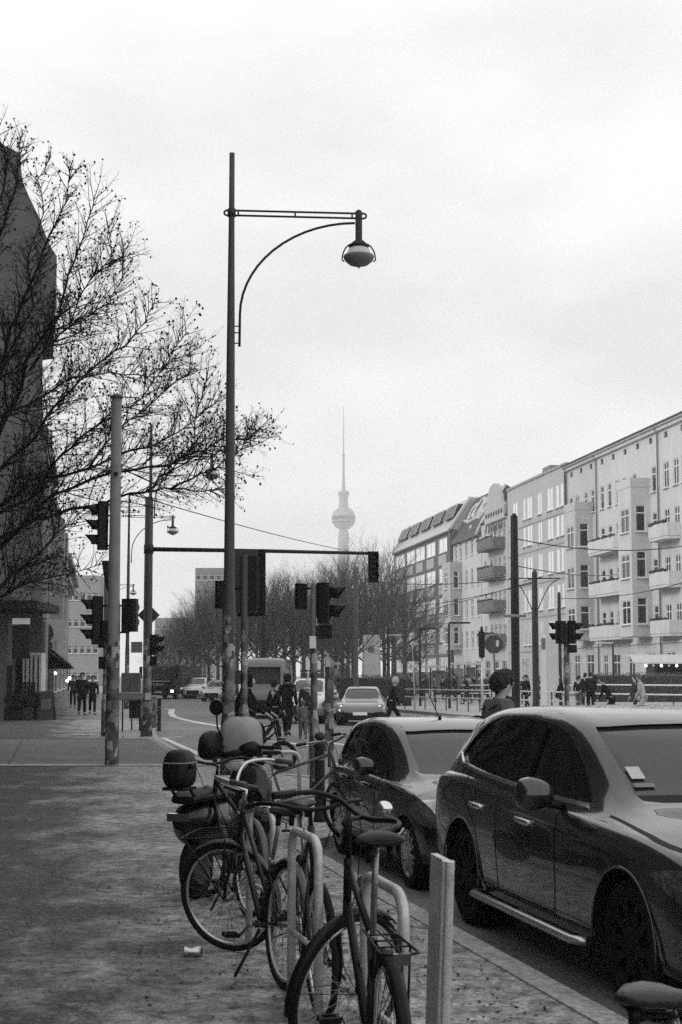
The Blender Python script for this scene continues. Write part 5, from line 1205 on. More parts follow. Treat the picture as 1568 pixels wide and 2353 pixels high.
small, dec = car('small dark hatchback with roof aerial parked behind the large car', 'car', KH, org, hH, wbH, .295, M['paint_dark'], swH, wsH, rw=(sm_poly([(-.45, 1.05), (.45, 1.05), (.38, 1.25), (-.38, 1.25)], 2), -.8, -.3),
    headpoly=sm_poly([(2.62, .70), (2.8, .78), (2.98, .68), (3.08, .58), (2.95, .56), (2.75, .62)], 3), handles=((.42, .82), (1.28, .80)), mirror=(1.5, .985, .95), spokes=14,
    seams=[line_poly([(1.5, .95), (1.55, .8), (1.55, .55), (1.5, .32)]), line_poly([(.62, .98), (.6, .8), (.62, .5), (.63, .32)]), line_poly([(-.12, .98), (.02, .8), (.3, .62), (.38, .45)]), line_poly([(.45, .34), (1.5, .34)], .005)], archr=1.12, ww=.19)
b = MB(); b.tube([(.95, 0, 1.40), (.55, 0, 1.66)], .006, 6); b.lathe([(.02, 1.45), (.015, 1.48)], 8, o=(.95, 0, -.05)); b.build('aerial', M['black'], small)
b = MB(); b.prism([(.54, .99), (.64, .99), (.62, 1.38), (.57, 1.38)], -.70, .70, 'Y')
# ---- light sedan waiting in the road
KP = [(-.98, .6, .5, .8, .5, .4, .85), (-.95, .78, .38, .88, .62, .5, .92), (-.7, .88, .3, .93, .74, .55, 1.02), (-.2, .93, .25, .93, .78, .56, 1.22), (.4, .945, .22, .91, .8, .57, 1.38), (1.0, .95, .22, .90, .8, .57, 1.415), (1.5, .95, .22, .89, .8, .56, 1.37), (1.9, .95, .22, .88, .79, .58, 1.2), (2.35, .95, .22, .87, .78, .6, .95), (2.5, .95, .22, .86, .77, .56, .90), (3.0, .945, .22, .84, .72, .45, .85), (3.4, .92, .2, .80, .66, .4, .79), (3.68, .85, .2, .68, .56, .34, .68), (3.8, .72, .22, .56, .44, .28, .57), (3.84, .6, .26, .5, .36, .24, .5)]
swP = sm_poly([(-.3, 1.0), (.5, .975), (1.5, .955), (2.0, .945), (1.7, 1.17), (1.3, 1.29), (.9, 1.32), (.3, 1.27)], 3)
wsP = (sm_poly([(-.62, .985), (0, .955), (.62, .985), (.55, 1.25), (.46, 1.31), (0, 1.33), (-.46, 1.31), (-.55, 1.25)], 2), 1.4, 2.6)
fr = gp(828, 1668, RZ); hd = R(-93)
def place(front, hd, xf): return V((front.x-math.cos(hd)*xf, front.y-math.sin(hd)*xf, RZ))
lp = [(3.46+.0, .70, .70, .035), (3.46, .80, .70, .03), (3.52, .70, .63, .035), (3.5, .79, .62, .03)]
lp = [(x+.14 if y < .75 else x+.09, y, z, r) for x, y, z, r in lp]
pz, dec = car('light sedan with glowing headlights waiting at the crossing', 'car', KP, place(fr, hd, 3.84), hd, 2.95, .345, M['paint_grey'], swP, wsP, lampon=lp, headpoly=sm_poly([(3.2, .70), (3.4, .78), (3.62, .70), (3.74, .58), (3.6, .56), (3.35, .62)], 3),
    grille=[(-.92, .2), (.92, .2), (.93, .46), (.75, .52), (.45, .47), (-.45, .47), (-.75, .52), (-.93, .46)], mirror=(1.85, .97, .95), name='car', plate=(3.865, .44, 'B XE 1163'), spokes=10, rimm='trim_black')
# ---- generic oncoming cars, low detail
KG = [(-.85, .6, .5, .8, .5, .4, 1.0), (-.8, .82, .35, .92, .7, .56, 1.25), (-.5, .88, .28, .97, .76, .6, 1.42), (.2, .9, .25, .96, .78, .6, 1.49), (1.2, .9, .25, .93, .78, .59, 1.46), (1.6, .9, .25, .92, .77, .58, 1.34), (2.1, .9, .25, .91, .76, .6, 1.05), (2.3, .9, .25, .9, .74, .54, .98), (2.9, .88, .24, .84, .68, .44, .9), (3.25, .8, .24, .72, .58, .36, .76), (3.4, .6, .3, .55, .42, .26, .56)]
swG = [(-.3, 1.02), (1.8, .98), (1.5, 1.2), (1.2, 1.36), (0, 1.4), (-.3, 1.3)]
wsG = ([(-.6, 1.02), (.6, 1.02), (.53, 1.34), (.4, 1.4), (-.4, 1.4), (-.53, 1.34)], 1.4, 2.4)
def oncoming(label, px, py, paint, sc=1.0, on=True, hd=R(-97)):
    f_ = gp(px, py, RZ)
    o, _ = car(label, 'car', KG, place(f_, hd, 3.4*sc), hd, 2.6, .32, M[paint], swG, wsG, headpoly=[(2.85, .66), (3.05, .76), (3.3, .68), (3.36, .58), (3.1, .56)], lampon=[(3.22, .66, .66, .05)] if on else False, grille=[(-.5, .3), (.5, .3), (.5, .6), (-.5, .6)], name='car', spokes=5, mirror=(1.6, 1.0, 1.0), group='cars coming down the street'); o.scale = (sc, 1, sc); return o
oncoming('pale oncoming car nearest in the queue right of the lorry', 486, 1612, 'paint_silver')
oncoming('light oncoming van-like car second in the queue', 443, 1606, 'paint_white', 1.12)
oncoming('farthest oncoming car beside the lorry in the queue', 419, 1602, 'paint_silver', 1.08)
# ---- people carrier and panel van
oncoming('light people carrier with lit headlamp behind the crossing pedestrians', 693, 1664, 'paint_silver', 1.17)
KV = [(-1.2, .9, .45, 1.3, .88, .80, 2.45), (-1.15, .97, .35, 1.4, .95, .86, 2.56), (0, 1.0, .33, 1.4, .97, .88, 2.6), (2.2, 1.0, .33, 1.35, .96, .88, 2.6), (2.7, 1.0, .33, 1.3, .95, .86, 2.56), (3.1, 1.0, .33, 1.28, .94, .83, 2.35), (3.6, 1.0, .33, 1.26, .92, .8, 1.9), (4.1, .98, .33, 1.22, .88, .74, 1.42), (4.3, .96, .32, 1.15, .82, .66, 1.22), (4.6, .86, .3, .95, .7, .5, 1.0), (4.72, .7, .35, .7, .5, .4, .75)]
f_ = gp(600, 1652, RZ); hd = R(-92)
van, dec = car('large grey panel van behind the motorcyclist', 'van', KV, place(f_, hd, 4.7), hd, 3.6, .35, M['paint_van'], [(3.0, 1.4), (3.9, 1.36), (3.3, 1.95), (3.0, 1.98)], ([(-.78, 1.45), (.78, 1.45), (.7, 2.2), (-.7, 2.2)], 2.9, 4.3), headpoly=[(4.3, .85), (4.55, .95), (4.7, .8), (4.5, .75)], name='van', spokes=6, mirror=(3.7, 1.55, 1.3), grille=[(-.5, .5), (.5, .5), (.5, .8), (-.5, .8)])
# ---- lorry
f_ = gp(366, 1607, RZ); Y = f_.y; t = thing('lorry', 'dark lorry coming up the street behind the diamond sign mast', 'lorry', (X_(364, Y), Y, RZ), R(-7)); pm = Y/F
hw = 1.25; zt = Z_(1526, Y)-RZ
b = MB(); b.prism([(0, .45), (0, 1.5), (.25, 2.3), (.35, zt-.2), (.7, zt), (2.1, zt), (2.1, .45)], -hw, hw, 'X'); b.build('cab', M['black'], t, .05)
b = MB(); b.box(-hw*1.02, hw*1.02, 2.3, 9, .9, zt-.1); b.build('body', M['dark_grey'], t)
b = MB(); b.add([(-1.1, -.02, 1.55), (1.1, -.02, 1.55), (1.05, .22, 2.35), (-1.05, .22, 2.35)], [(0, 1, 2, 3)]); o = b.build('windscreen', M['screen_glass'], t); md = o.modifiers.new('s', 'SOLIDIFY'); md.thickness = .02
b = MB(); b.box(-.95, .95, -.05, -.002, 1.36, 1.42); b.build('grille_bar', M['light_grey'], t); b = MB(); b.box(-.6, .6, .25, .33, zt-.55, zt-.3); b.build('roof_sign', M['mid_grey'], t)
cu = bpy.data.curves.new('txt', 'FONT'); cu.body = 'SCANIA'; cu.size = .26; cu.align_x = 'CENTER'; cu.extrude = .002; tob = bpy.data.objects.new('txt', cu); C.objects.link(tob); me = evalmesh(tob); bpy.data.objects.remove(tob)
o = obj('lettering', me, M['light_grey'], t); o.location = (0, -.01, 1.05); o.rotation_euler = (R(90), 0, 0)
for s_ in (-1, 1):
    b = MB(); b.box(s_*1.15-.13, s_*1.15+.09*0+.05, -.06, .1, .55, .7) if s_ > 0 else b.box(-1.2, -1.02, -.06, .1, .55, .7); b.build('headlight', M['car_lamp_on'] if s_ > 0 else M['head_lamp'], t)
    b = MB(); b.box(s_*1.42-.1, s_*1.42+.1, .1, .25, 1.6, 2.5); b.build('mirror', M['black'], t)
    for yy in (1.2, 6.5): wheel(t, s_*1.08, yy, .48, .3, s_, 6, 'mid_grey').rotation_euler = (0, 0, -PI/2*s_)
b = MB(); b.box(-.26, .26, -.04, -.001, .5, .61); b.build('number_plate', M['light_grey'], t); b = MB(); b.box(-1.24, 1.24, -.03, .1, .3, .5); b.build('bumper', M['black'], t)
# ================================================================ BICYCLE STANDS
def hoop(a, c, h, label, r=.023, bar=True):
    a = V(a); c = V(c); t = thing('bicycle_stand', label, 'bicycle stand', a, 0, 'steel hoop stands along the kerb'); d = c-a
    up = V((0, 0, 1)); b = MB()
    b.tube(roundpath([V((0, 0, -.02)), V((0, 0, h)), d+up*h, d-up*.02], .12, 7), r, 14); b.build('hoop', M['galv'], t)
    if bar: b = MB(); b.tube([V((0, 0, h*.42)), d+up*h*.42], r*.7, 10); b.build('crossbar', M['galv'], t)
    return t
hoop((.10, 6.0, 0), (.235, 5.42, 0), .90, 'nearest steel hoop stand, holding the foreground bicycle', .0225)
hoop((-.26, 7.62, 0), (-.11, 7.08, 0), .91, 'second steel hoop stand behind the silver mudguard')
hoop((-.60, 9.45, 0), (-.42, 8.95, 0), .88, 'third steel hoop stand between the saddles and the scooter')
hoop((-1.2, 15.9, 0), (-.47, 16.2, 0), .86, 'farthest hoop stand, seen broadside near the motorcycle wheel')
# flat steel profile post
t = thing('profile_post', 'leaning flat steel profile post at the kerb beside the large car', 'post', (.300, 4.9, 0), R(-74)); b = MB()
b.M = Matrix.Rotation(R(3.4), 4, 'Y')@Matrix.Rotation(R(-1), 4, 'X')
prof = [(-.075, -.013), (.055, -.013), (.06, -.022), (.07, -.022), (.075, -.013), (.09, -.013), (.094, -.005), (.094, .005), (.09, .013), (.075, .013), (.07, .022), (.06, .022), (.055, .013), (-.075, .013)]
b.prism(prof, -.1, 1.115, 'Z'); b.build('post', M['galv'], t, .002)
# ================================================================ BICYCLES
mk('bike_black', .005, .45, 0, .2, 20, spec=.22); mk('bike_grey', .1, .4, .2, .2, 20, spec=.3); mk('bike_dark', .008, .4, 0, .2, 20, spec=.4); mk('saddle_wide', .02, .35, 0, .3, 20, .2, 80); mk('chrome', .7, .16, 1, .05, 20); mk('saddle_leather', .007, .5, 0, .3, 20, .2, 80, spec=.3)
mk('cover_cloth', .26, .8, 0, .15, 3, .3, 9); mk('plastic_bag', .5, .35, 0, .1, 5)
def rimwheel(parent, M_, cx, r, tw, name='wheel', spokes=28, tyre='rubber', reflect=False):
    hub = V((cx, 0, r)); w_ = MB(); w_.M = M_; n = 40; ri = r-tw*.5
    w_.tube([hub+V((ri*math.cos(a), 0, ri*math.sin(a))) for a in [2*PI*k/n for k in range(n)]], tw*.5, 10, closed=True); wo = w_.build(name, M[tyre], parent)
    b = MB(); b.M = M_; rr = r-tw-.006; b.tube([hub+V((rr*math.cos(a), 0, rr*math.sin(a))) for a in [2*PI*k/n for k in range(n)]], .0105, 6, closed=True); b.build('rim', M['silver'], wo)
    b = MB(); b.M = M_
    for k in range(spokes):
        a = 2*PI*k/spokes; s_ = 1 if k % 2 else -1; a2 = a+s_*.9*(1 if (k//2) % 2 else -1)
        b.tube([hub+V((.02*math.cos(a2), s_*.028, .02*math.sin(a2))), hub+V((rr*math.cos(a), 0, rr*math.sin(a)))], .0016, 3, cap=False)
    b.build('spokes', M['steel'], wo)
    b = MB(); b.M = M_; b.lathe([(.011, -.055), (.012, -.034), (.026, -.032), (.026, -.027), (.015, -.024), (.015, .024), (.026, .027), (.026, .032), (.012, .034), (.011, .055)], 12, 'Y', hub); b.build('hub', M['steel'], wo); return wo
def fender(parent, M_, cx, r, a0, a1, m, wd=.052, tw=.04):
    b = MB(); b.M = M_; P = []; R_ = r+.018
    for k in range(17):
        a = R(a0)+(R(a1)-R(a0))*k/16; c, s_ = math.cos(a), math.sin(a); row = []
        for j in range(7):
            u = (j/6-.5)*2; d = R_-.014*u*u; row.append(V((cx+d*c, u*wd/2, r+d*s_)))
        P.append(row)
    b.grid(P); o = b.build('mudguard', m, parent); md = o.modifiers.new('s', 'SOLIDIFY'); md.thickness = .002
    b = MB(); b.M = M_
    for an in (a0+(a1-a0)*.12, a0+(a1-a0)*.45):
        for s_ in (-1, 1): b.tube([V((cx, s_*.06, r)), V((cx+R_*math.cos(R(an)), s_*wd*.5, r+R_*math.sin(R(an))))], .0022, 4)
    b.build('mudguard_stay', m if False else M['bike_black'], o); return o
def bicycle(label, rear, head_deg, steer=0, lean=0, r=.345, tw=.038, frame='bike_black', fen=None, ladies=False, sad=1.0, rack=True, frack=False, bars='city', wb=1.08, bell=False, saddle='saddle_leather', reverse=False, pitch=0, grips='bike_black', stand=True, barm='steel', crank=40, cat='bicycle', chaincase=False, name='bicycle', barz=1.07):
    t = thing(name, label, cat, (rear[0], rear[1], rear[2] if len(rear) > 2 else 0), 0); t.rotation_euler = (0, 0, R(head_deg))
    LM = Matrix.Rotation(R(lean), 4, 'X'); fm = M[frame]
    hx, hz = wb-.12, .70; ht = V((hx-.062, 0, .93)); hb = V((hx, 0, .71)); bb = V((.44, 0, .28)); st = V((.30, 0, .72 if not ladies else .66)); ra = V((0, 0, r)); 
    sa = (ht-hb).normalized(); SM = LM@Matrix.Translation(hb)@Matrix.Rotation(R(steer), 4, sa)@Matrix.Translation(-hb)
    b = MB(); b.M = LM; dt = .017
    b.tube([bb, st], .0155, 10); b.tube([hb-sa*.015, ht+sa*.015], .019, 12)
    b.tube([bb, hb+sa*.04], dt*1.1, 10)
    if ladies: b.tube([bb.lerp(st, .45), V((.62, 0, .5)), ht-sa*.04] if False else [bb.lerp(st, .5), ht-sa*.05], dt*.9, 10)
    else: b.tube([st-V((0, 0, .02)), ht-sa*.03], dt*.95, 10)
    for s_ in (-1, 1):
        b.tube([bb+V((0, s_*.03, 0)), ra+V((.1, s_*.05, -.01)), ra+V((0, s_*.06, 0))], .0095, 8); b.tube([st+V((.0, s_*.012, -.03)), ra+V((.06, s_*.055, .1)), ra+V((0, s_*.06, 0))], .0075, 8)
    b.lathe([(.022, -.036), (.022, .036)], 14, 'Y', bb); b.build('frame', fm, t)
    rimwheel(t, LM, 0, r, tw)
    fw = rimwheel(t, SM, wb, r, tw)
    b = MB(); b.M = SM; fa = V((wb, 0, r))
    b.tube([hb+sa*-.01, hb-sa*.05], .017, 8)
    for s_ in (-1, 1): b.tube([hb-sa*.05+V((0, s_*.03, 0)), hb-sa*.14+V((0, s_*.05, 0)), fa+V((-.02, s_*.055, .1)), fa+V((0, s_*.055, 0))], [.013, .013, .011, .009], 8)
    b.tube([hb-sa*.05-V((0, .032, 0)), hb-sa*.05+V((0, .032, 0))], .013, 8); b.build('fork', fm, t)
    dz = barz-1.07
    b = MB(); b.M = SM; sp = ht+sa*(.09+dz); b.tube([ht, sp, sp+V((.07, 0, .015))], .0125, 8); c0 = sp+V((.07, 0, .015))
    if bars == 'city': hp = [(c0+V((0, 0, 0))), c0+V((.02, .08, .01)), c0+V((.03, .17, .035)), c0+V((-.04, .26, .04)), c0+V((-.16, .29, .02)), c0+V((-.24, .30, .005))]
    elif bars == 'flat': hp = [c0, c0+V((0, .1, .01)), c0+V((-.01, .2, .02)), c0+V((-.035, .28, .02)), c0+V((-.06, .31, .02)), c0+V((-.08, .33, .02))]
    else: hp = [c0, c0+V((.03, .09, .06)), c0+V((.03, .2, .12)), c0+V((-.06, .28, .12)), c0+V((-.16, .3, .1)), c0+V((-.24, .31, .09))]
    full = [V((p.x, -p.y, p.z)) for p in reversed(hp[1:])]+hp; b.tube(roundpath(full, .06, 4), .0115, 8); hbm = b.build('handlebar', M[barm], t)
    for s_ in (-1, 1):
        b = MB(); b.M = SM; e0, e1 = [V((p.x, s_*p.y, p.z)) for p in hp[-2:]]; b.tube([e0.lerp(e1, -.3), e1, e1+(e1-e0).normalized()*.012], [.0165, .0175, .015], 10); b.build('grip', M[grips], hbm)
        b = MB(); b.M = SM; e = V((hp[-3].x, s_*hp[-3].y, hp[-3].z)); b.tube([e+V((.02, 0, -.015)), e+V((-.02, s_*.02, -.03)), e1+V((.03, s_*.01, -.03))], .006, 6); b.build('brake_lever', M['steel'], hbm)
    if bell: b = MB(); b.M = SM; p = hp[2]; b.ball((p.x-.01, -p.y*.6, p.z+.035), .036, .036, .03, 16, 10); b.build('bell', M['chrome'], hbm)
    b = MB(); b.M = SM   # cables
    for s_ in (-1, 1): b.tube(roundpath([V((hp[-3].x, s_*hp[-3].y, hp[-3].z-.02)), c0+V((.12, s_*.1, .0)), hb+V((.06, s_*.02, .08)), hb+V((.02, 0, -.05))], .1, 5), .0028, 5)
    b.build('brake_cable', M['bike_black'], hbm)
    b = MB(); b.M = SM; b.lathe([(.01, -.02), (.03, -.01), (.034, .03), (.03, .035)], 14, 'X', hb+V((.07, 0, .12))); b.build('front_lamp', M['bike_grey'], t)
    # seat post and saddle
    sd_ = (st-bb).normalized(); ps = st+sd_*((sad-st.z-.06)/sd_.z); b = MB(); b.M = LM; b.tube([st-sd_*.02, ps], .0128, 10); b.tube([st-sd_*.03, st+sd_*.01], .02, 10); b.build('seat_post', M['steel'], t)
    b = MB(); b.M = LM; c = V((ps.x-.0, 0, sad-.03)); P = []; K_ = [(-.135, .06, -.012, .0), (-.13, .085, -.02, .012), (-.09, .098, -.028, .024), (-.04, .085, -.03, .024), (.01, .052, -.03, .016), (.06, .03, -.028, .012), (.11, .022, -.026, .011), (.135, .016, -.022, .004), (.14, .006, -.015, -.004)]
    for x, hw_, lo, hi in K_: P.append([c+V((x, hw_*math.cos(a), (hi+.006 if math.sin(a) > 0 else -lo)*math.sin(a)*(1. if math.sin(a) > 0 else 1.)+.004)) for a in [2*PI*j/14 for j in range(15)]])
    b.grid(P); b.add(P[0][:14], [tuple(reversed(range(14)))]); b.build('saddle', M[saddle], t)
    b = MB(); b.M = LM
    for s_ in (-1, 1): b.tube([c+V((-.11, s_*.045, -.02)), c+V((-.10, s_*.04, -.05)), c+V((.0, s_*.02, -.045)), c+V((.10, s_*.01, -.02))], .004, 6)
    b.lathe([(.016, -.075), (.016, -.02)], 8, o=c+V((-.09, .04, 0))); b.lathe([(.016, -.075), (.016, -.02)], 8, o=c+V((-.09, -.04, 0))); b.build('saddle_rail', M['bike_black'], t)
    # drive
    b = MB(); b.M = LM; b.lathe([(.082, -.052), (.09, -.05), (.082, -.048)], 28, 'Y', bb); b.lathe([(.03, -.054), (.03, -.046)], 12, 'Y', bb)
    for k in range(5): a = 2*PI*k/5; b.bar(bb+V((0, -.05, 0)), bb+V((.083*math.cos(a), -.05, .083*math.sin(a))), .012, .004, V((0, 1, 0)))
    cr_ = b.build('chainring', M['bike_black'] if chaincase else M['steel'], t)
    if chaincase:
        b = MB(); b.M = LM; o_ = [(bb.x+.11*math.cos(a), bb.z+.11*math.sin(a)) for a in [R(-90)+R(180)*k/8 for k in range(9)]]+[(.06*math.cos(a), r+.06*math.sin(a)) for a in [R(90)+R(180)*k/6 for k in range(7)]]; b.prism(o_, -.068, -.058, 'Y'); b.build('chain_case', M['bike_black'], t)
    else:
        b = MB(); b.M = LM; b.tube([bb+V((0, -.05, .085)), ra+V((0, -.045, .035))], .004, 4); b.tube([bb+V((0, -.05, -.085)), ra+V((0, -.045, -.035))], .004, 4); b.build('chain', M['bike_black'], t)
    for s_ in (-1, 1):
        a = R(crank)+(PI if s_ > 0 else 0); e = bb+V((.17*math.cos(a), s_*.075, .17*math.sin(a))); b = MB(); b.M = LM; b.tube([bb+V((0, s_*.05, 0)), bb+V((.03*math.cos(a), s_*.066, .03*math.sin(a))), e], [.013, .012, .009], 8); co = b.build('crank', M['steel'], t)
        b = MB(); b.M = LM; cc = e+V((0, s_*.06, 0)); b.box(cc.x-.042, cc.x-.03, cc.y-.045, cc.y+.045, cc.z-.012, cc.z+.012); b.box(cc.x+.03, cc.x+.042, cc.y-.045, cc.y+.045, cc.z-.012, cc.z+.012); b.box(cc.x-.03, cc.x+.03, cc.y+s_*.035-.006, cc.y+s_*.035+.006, cc.z-.012, cc.z+.012); b.box(cc.x-.03, cc.x+.03, cc.y-s_*.035-.006, cc.y-s_*.035+.006, cc.z-.012, cc.z+.012); b.tube([e, cc+V((0, s_*.04, 0))], .008, 8); b.build('pedal', M['bike_black'], co)
    if fen: fender(t, LM, 0, r, 190, 25, M[fen]); fender(t, SM, wb, r, 195, 55, M[fen])
    if rack:
        b = MB(); b.M = LM; z = r*2+.055
        b.tube(roundpath([V((.22, .05, z+.0)), V((-.28, .07, z)), V((-.28, -.07, z)), V((.22, -.05, z))], .04, 4), .0055, 6); b.tube([V((.2, 0, z)), V((-.26, 0, z))], .004, 5)
        for x in (.1, -.02, -.14): b.tube([V((x, -.055, z)), V((x, .055, z))], .004, 5)
        for s_ in (-1, 1): b.tube([V((-.12, s_*.065, z)), V((0, s_*.065, r))], .005, 6); b.tube([V((.05, s_*.06, z)), V((0, s_*.065, r))], .005, 6)
        b.build('luggage_rack', M['bike_black'], t)
    if frack:
        b = MB(); b.M = SM; z = r*2+.05; x0, x1 = wb-.13, wb+.24
        b.tube(roundpath([V((x0, .12, z+.02)), V((x1, .13, z)), V((x1, -.13, z)), V((x0, -.12, z+.02))], .06, 5), .0065, 8); b.tube([V((x0, .12, z+.02)), V((x0, -.12, z+.02))], .005, 6); b.tube(roundpath([V((x0, .12, z+.02)), V((x0, .12, z+.08)), V((x0, -.12, z+.08)), V((x0, -.12, z+.02))], .03, 4), .005, 6)
        for y in (-.06, 0, .06): b.tube([V((x0, y, z+.018)), V((x1, y, z))], .004, 5)
        for s_ in (-1, 1): b.tube([V((x1-.03, s_*.11, z)), V((wb, s_*.066, r))], .0055, 6); b.tube([V((x0+.05, s_*.11, z)), V((wb, s_*.066, r))], .005, 6)
        b.build('front_rack', M['bike_black'], t)
    if stand: b = MB(); b.M = LM; b.tube([bb+V((-.06, .03, -.02)), bb+V((-.18, .2, -.262))], .009, 8); b.build('kickstand', M['bike_black'], t)
    b = MB(); b.M = LM; b.box(-.30, -.285, -.03, .03, r*2+.02, r*2+.06) if rack else b.box(-.36, -.35, -.02, .02, r*1.5, r*1.5+.05); b.build('tail_lamp', M['tail_lamp'], t)
    return t
bicycle('black bicycle nearest the camera, seen from behind with its front wheel turned left', (.18, 5.32), 98.5, steer=-54, lean=-1, sad=1.13, bell=True, frame='bike_black', fen='bike_black', r=.35, tw=.042, stand=False, crank=200, barz=1.16, barm='bike_black')
bicycle('city bicycle with front rack, silver mudguard and turned front wheel in the middle', (-.32, 8.02), 111, steer=46, lean=3, ladies=True, sad=.98, fen='bike_grey', frack=True, rack=False, frame='bike_dark', crank=150, saddle='saddle_leather', barm='silver', bars='high', grips='bike_grey')
bicycle('dark bicycle parked nose towards the camera against the second hoop stand', (-.20, 8.35), -84, steer=8, lean=3, sad=1.02, fen=None, rack=False, frame='bike_dark', crank=60, saddle='saddle_leather', barm='bike_black')
bicycle('bicycle with light mudguard half hidden below the scooter', (-.66, 10.3), 112, steer=10, lean=2, sad=.93, fen='bike_grey', frame='bike_black', rack=True, crank=20, barm='bike_black')
bicycle('bicycle leaning at the far hoop stand beside the ornate bollard', (-1.0, 14.9), 6, steer=35, lean=-4, sad=.95, fen=None, frame='bike_grey', rack=True, crank=90, r=.33)
bicycle('bicycle of which only the rounded dark saddle shows in the bottom right corner', (.64, 4.0), -25, steer=0, lean=0, sad=.89, fen='bike_black', frame='bike_black', rack=False, saddle='saddle_wide')
def squad(b, c, hx, hy, hz, e=.45, n=28, m=18, fold=.0, tf=None):
    P = []
    for i in range(m+1):
        t_ = -PI/2+PI*i/m; row = []
        for j in range(n+1):
            a = 2*PI*j/n; f = lambda v, k: math.copysign(abs(v)**k, v)
            cx = f(math.cos(t_), e)*f(math.cos(a), e); cy = f(math.cos(t_), e)*f(math.sin(a), e); cz = f(math.sin(t_), e)
            k = 1+fold*(math.sin(7*a+3*cz)*.5+math.sin(4*cz+2*a)*.6)*(1-.6*max(cz, 0)); tp = 1-.16*max(cz, 0)**1.5
            row.append(V(c)+V((hx*cx*k*tp, hy*cy*k*tp, hz*cz*(1+.5*fold*math.sin(5*a)))))
        row[-1] = row[0]; P.append(row)
    b.grid(P); return b
# ================================================================ SCOOTER
r0 = V((-1.12, 11.2, 0.0)); t = thing('motor_scooter', 'black motor scooter with round mirror and top case parked among the bicycles', 'scooter', r0, R(70))
def swheel(x, r=.24, tw=.11, par=t, nm='wheel'):
    b = MB(); b.tube([V((x+(r-tw/2)*math.cos(a), 0, r+(r-tw/2)*math.sin(a))) for a in [2*PI*k/30 for k in range(30)]], tw/2, 10, closed=True); o = b.build(nm, M['rubber'], par)
    b = MB(); b.lathe([(r*.55, -.05), (r*.55, .05), (r*.3, .05), (0, .04)], 20, 'Y', (x, 0, r)); b.build('rim', M['dark_grey'], o); return o
swheel(0); swheel(1.3)
def loftx(name, keys, m, par, n=14, smooth=True):
    """keys: x, half width, z low, z high"""
    b = MB(); P = []
    for i in range(25):
        x = keys[0][0]+(keys[-1][0]-keys[0][0])*i/24; w_, a_, c_ = curve(keys, x); P.append([V((x, w_*math.copysign(abs(math.cos(q))**.8, math.cos(q)), (a_+c_)/2+(c_-a_)/2*math.copysign(abs(math.sin(q))**.8, math.sin(q)))) for q in [2*PI*j/n for j in range(n+1)]])
    b.grid(P); b.add(P[0][:n], [tuple(reversed(range(n)))]); b.add(P[-1][:n], [tuple(range(n))]); return b.build(name, m, par)
loftx('body', [(-.3, .06, .55, .68), (-.1, .15, .42, .74), (.25, .18, .3, .76), (.5, .17, .25, .70), (.6, .15, .2, .42), (.95, .15, .18, .34), (1.0, .15, .2, .4)], M['paint_black'], t)
loftx('leg_shield', [(.92, .2, .25, .8), (1.0, .22, .25, .98), (1.1, .17, .35, 1.0), (1.18, .08, .5, .9)], M['paint_black'], t)
loftx('seat', [(-.25, .1, .74, .8), (-.1, .15, .74, .84), (.2, .16, .74, .84), (.45, .13, .72, .8), (.52, .06, .72, .78)], M['saddle_leather'], t)
tcm = MB(); squad(tcm, (-.31, 0, 1.015), .13, .108, .145, .55); tc_ = tcm.build('top_case', M['black'], t); tcm = MB(); tcm.tube([V((-.31+.132*math.copysign(abs(math.cos(a))**.6, math.cos(a)), .110*math.copysign(abs(math.sin(a))**.6, math.sin(a)), 1.06)) for a in [2*PI*k/28 for k in range(28)]], .007, 6, closed=True); tcm.build('lid_seam', M['mid_grey'], tc_)
for sy in (-.08, .08): b = MB(); b.tube(roundpath([(-.05, sy, .74), (-.22, sy, .80), (-.30, sy, .87), (-.42, sy, .868)], .04), .012, 8); b.build('rack', M['black'], t)
b = MB(); b.box(-.42, -.2, -.09, .09, .855, .875); b.build('rack_plate', M['black'], t)
loftx('front_mudguard', [(1.02, .05, .4, .48), (1.2, .075, .45, .54), (1.42, .065, .36, .5), (1.54, .04, .25, .34)], M['paint_black'], t)
b = MB(); b.tube([(1.02, 0, .95), (.98, 0, 1.1)], .03, 8); b.tube(roundpath([(.88, -.33, 1.12), (.97, -.15, 1.12), (.97, .15, 1.12), (.88, .33, 1.12)], .05, 4), .014, 8); b.ball((1.0, 0, 1.1), .08, .12, .07); b.build('handlebar', M['black'], t)
for s_ in (1,):
    b = MB(); squad(b, (.86, s_*.29, 1.13), .15, .085, .12, .7, fold=.06); b.build('hand_muff', M['black'], t)
b = MB(); b.tube([(.95, .2, 1.14), (.9, .25, 1.28), (.9, .26, 1.4)], .008, 6); b.lathe([(.06, -.012), (.068, 0), (.06, .012)], 20, 'X', (.9, .26, 1.45)); b.build('mirror', M['black'], t)
b = MB(); b.box(-.36, -.3, -.08, .08, .62, .68); b.build('tail_lamp', M['tail_lamp'], t)
# grey weather cover over the front, light bag hanging below it
Yc = 12.3; t2 = thing('weather_cover', 'pale grey padded cover strapped over the front of the scooter', 'cover', (X_(555, Yc, 1690), Yc, 0), R(75))
b = MB(); squad(b, (0, 0, 1.19), .2, .168, .175, .6, fold=.035); b.build('cover', M['cover_cloth'], t2)
b = MB(); pts = [V((.2*math.cos(a)*1.0, .165*math.sin(a), 1.06+.02*math.sin(a*2))) for a in [2*PI*k/24 for k in range(24)]]; b.tube(pts, .02, 8, closed=True, flat=1.4); b.build('strap', M['black'], t2)
t3 = thing('plastic_bag', 'small light bag hanging under the strap of the scooter cover', 'bag', (X_(547, Yc-.1, 1740), Yc-.12, 0), R(75))
b = MB(); squad(b, (0, 0, .985), .1, .095, .075, .75, fold=.1); b.build('bag', M['plastic_bag'], t3)
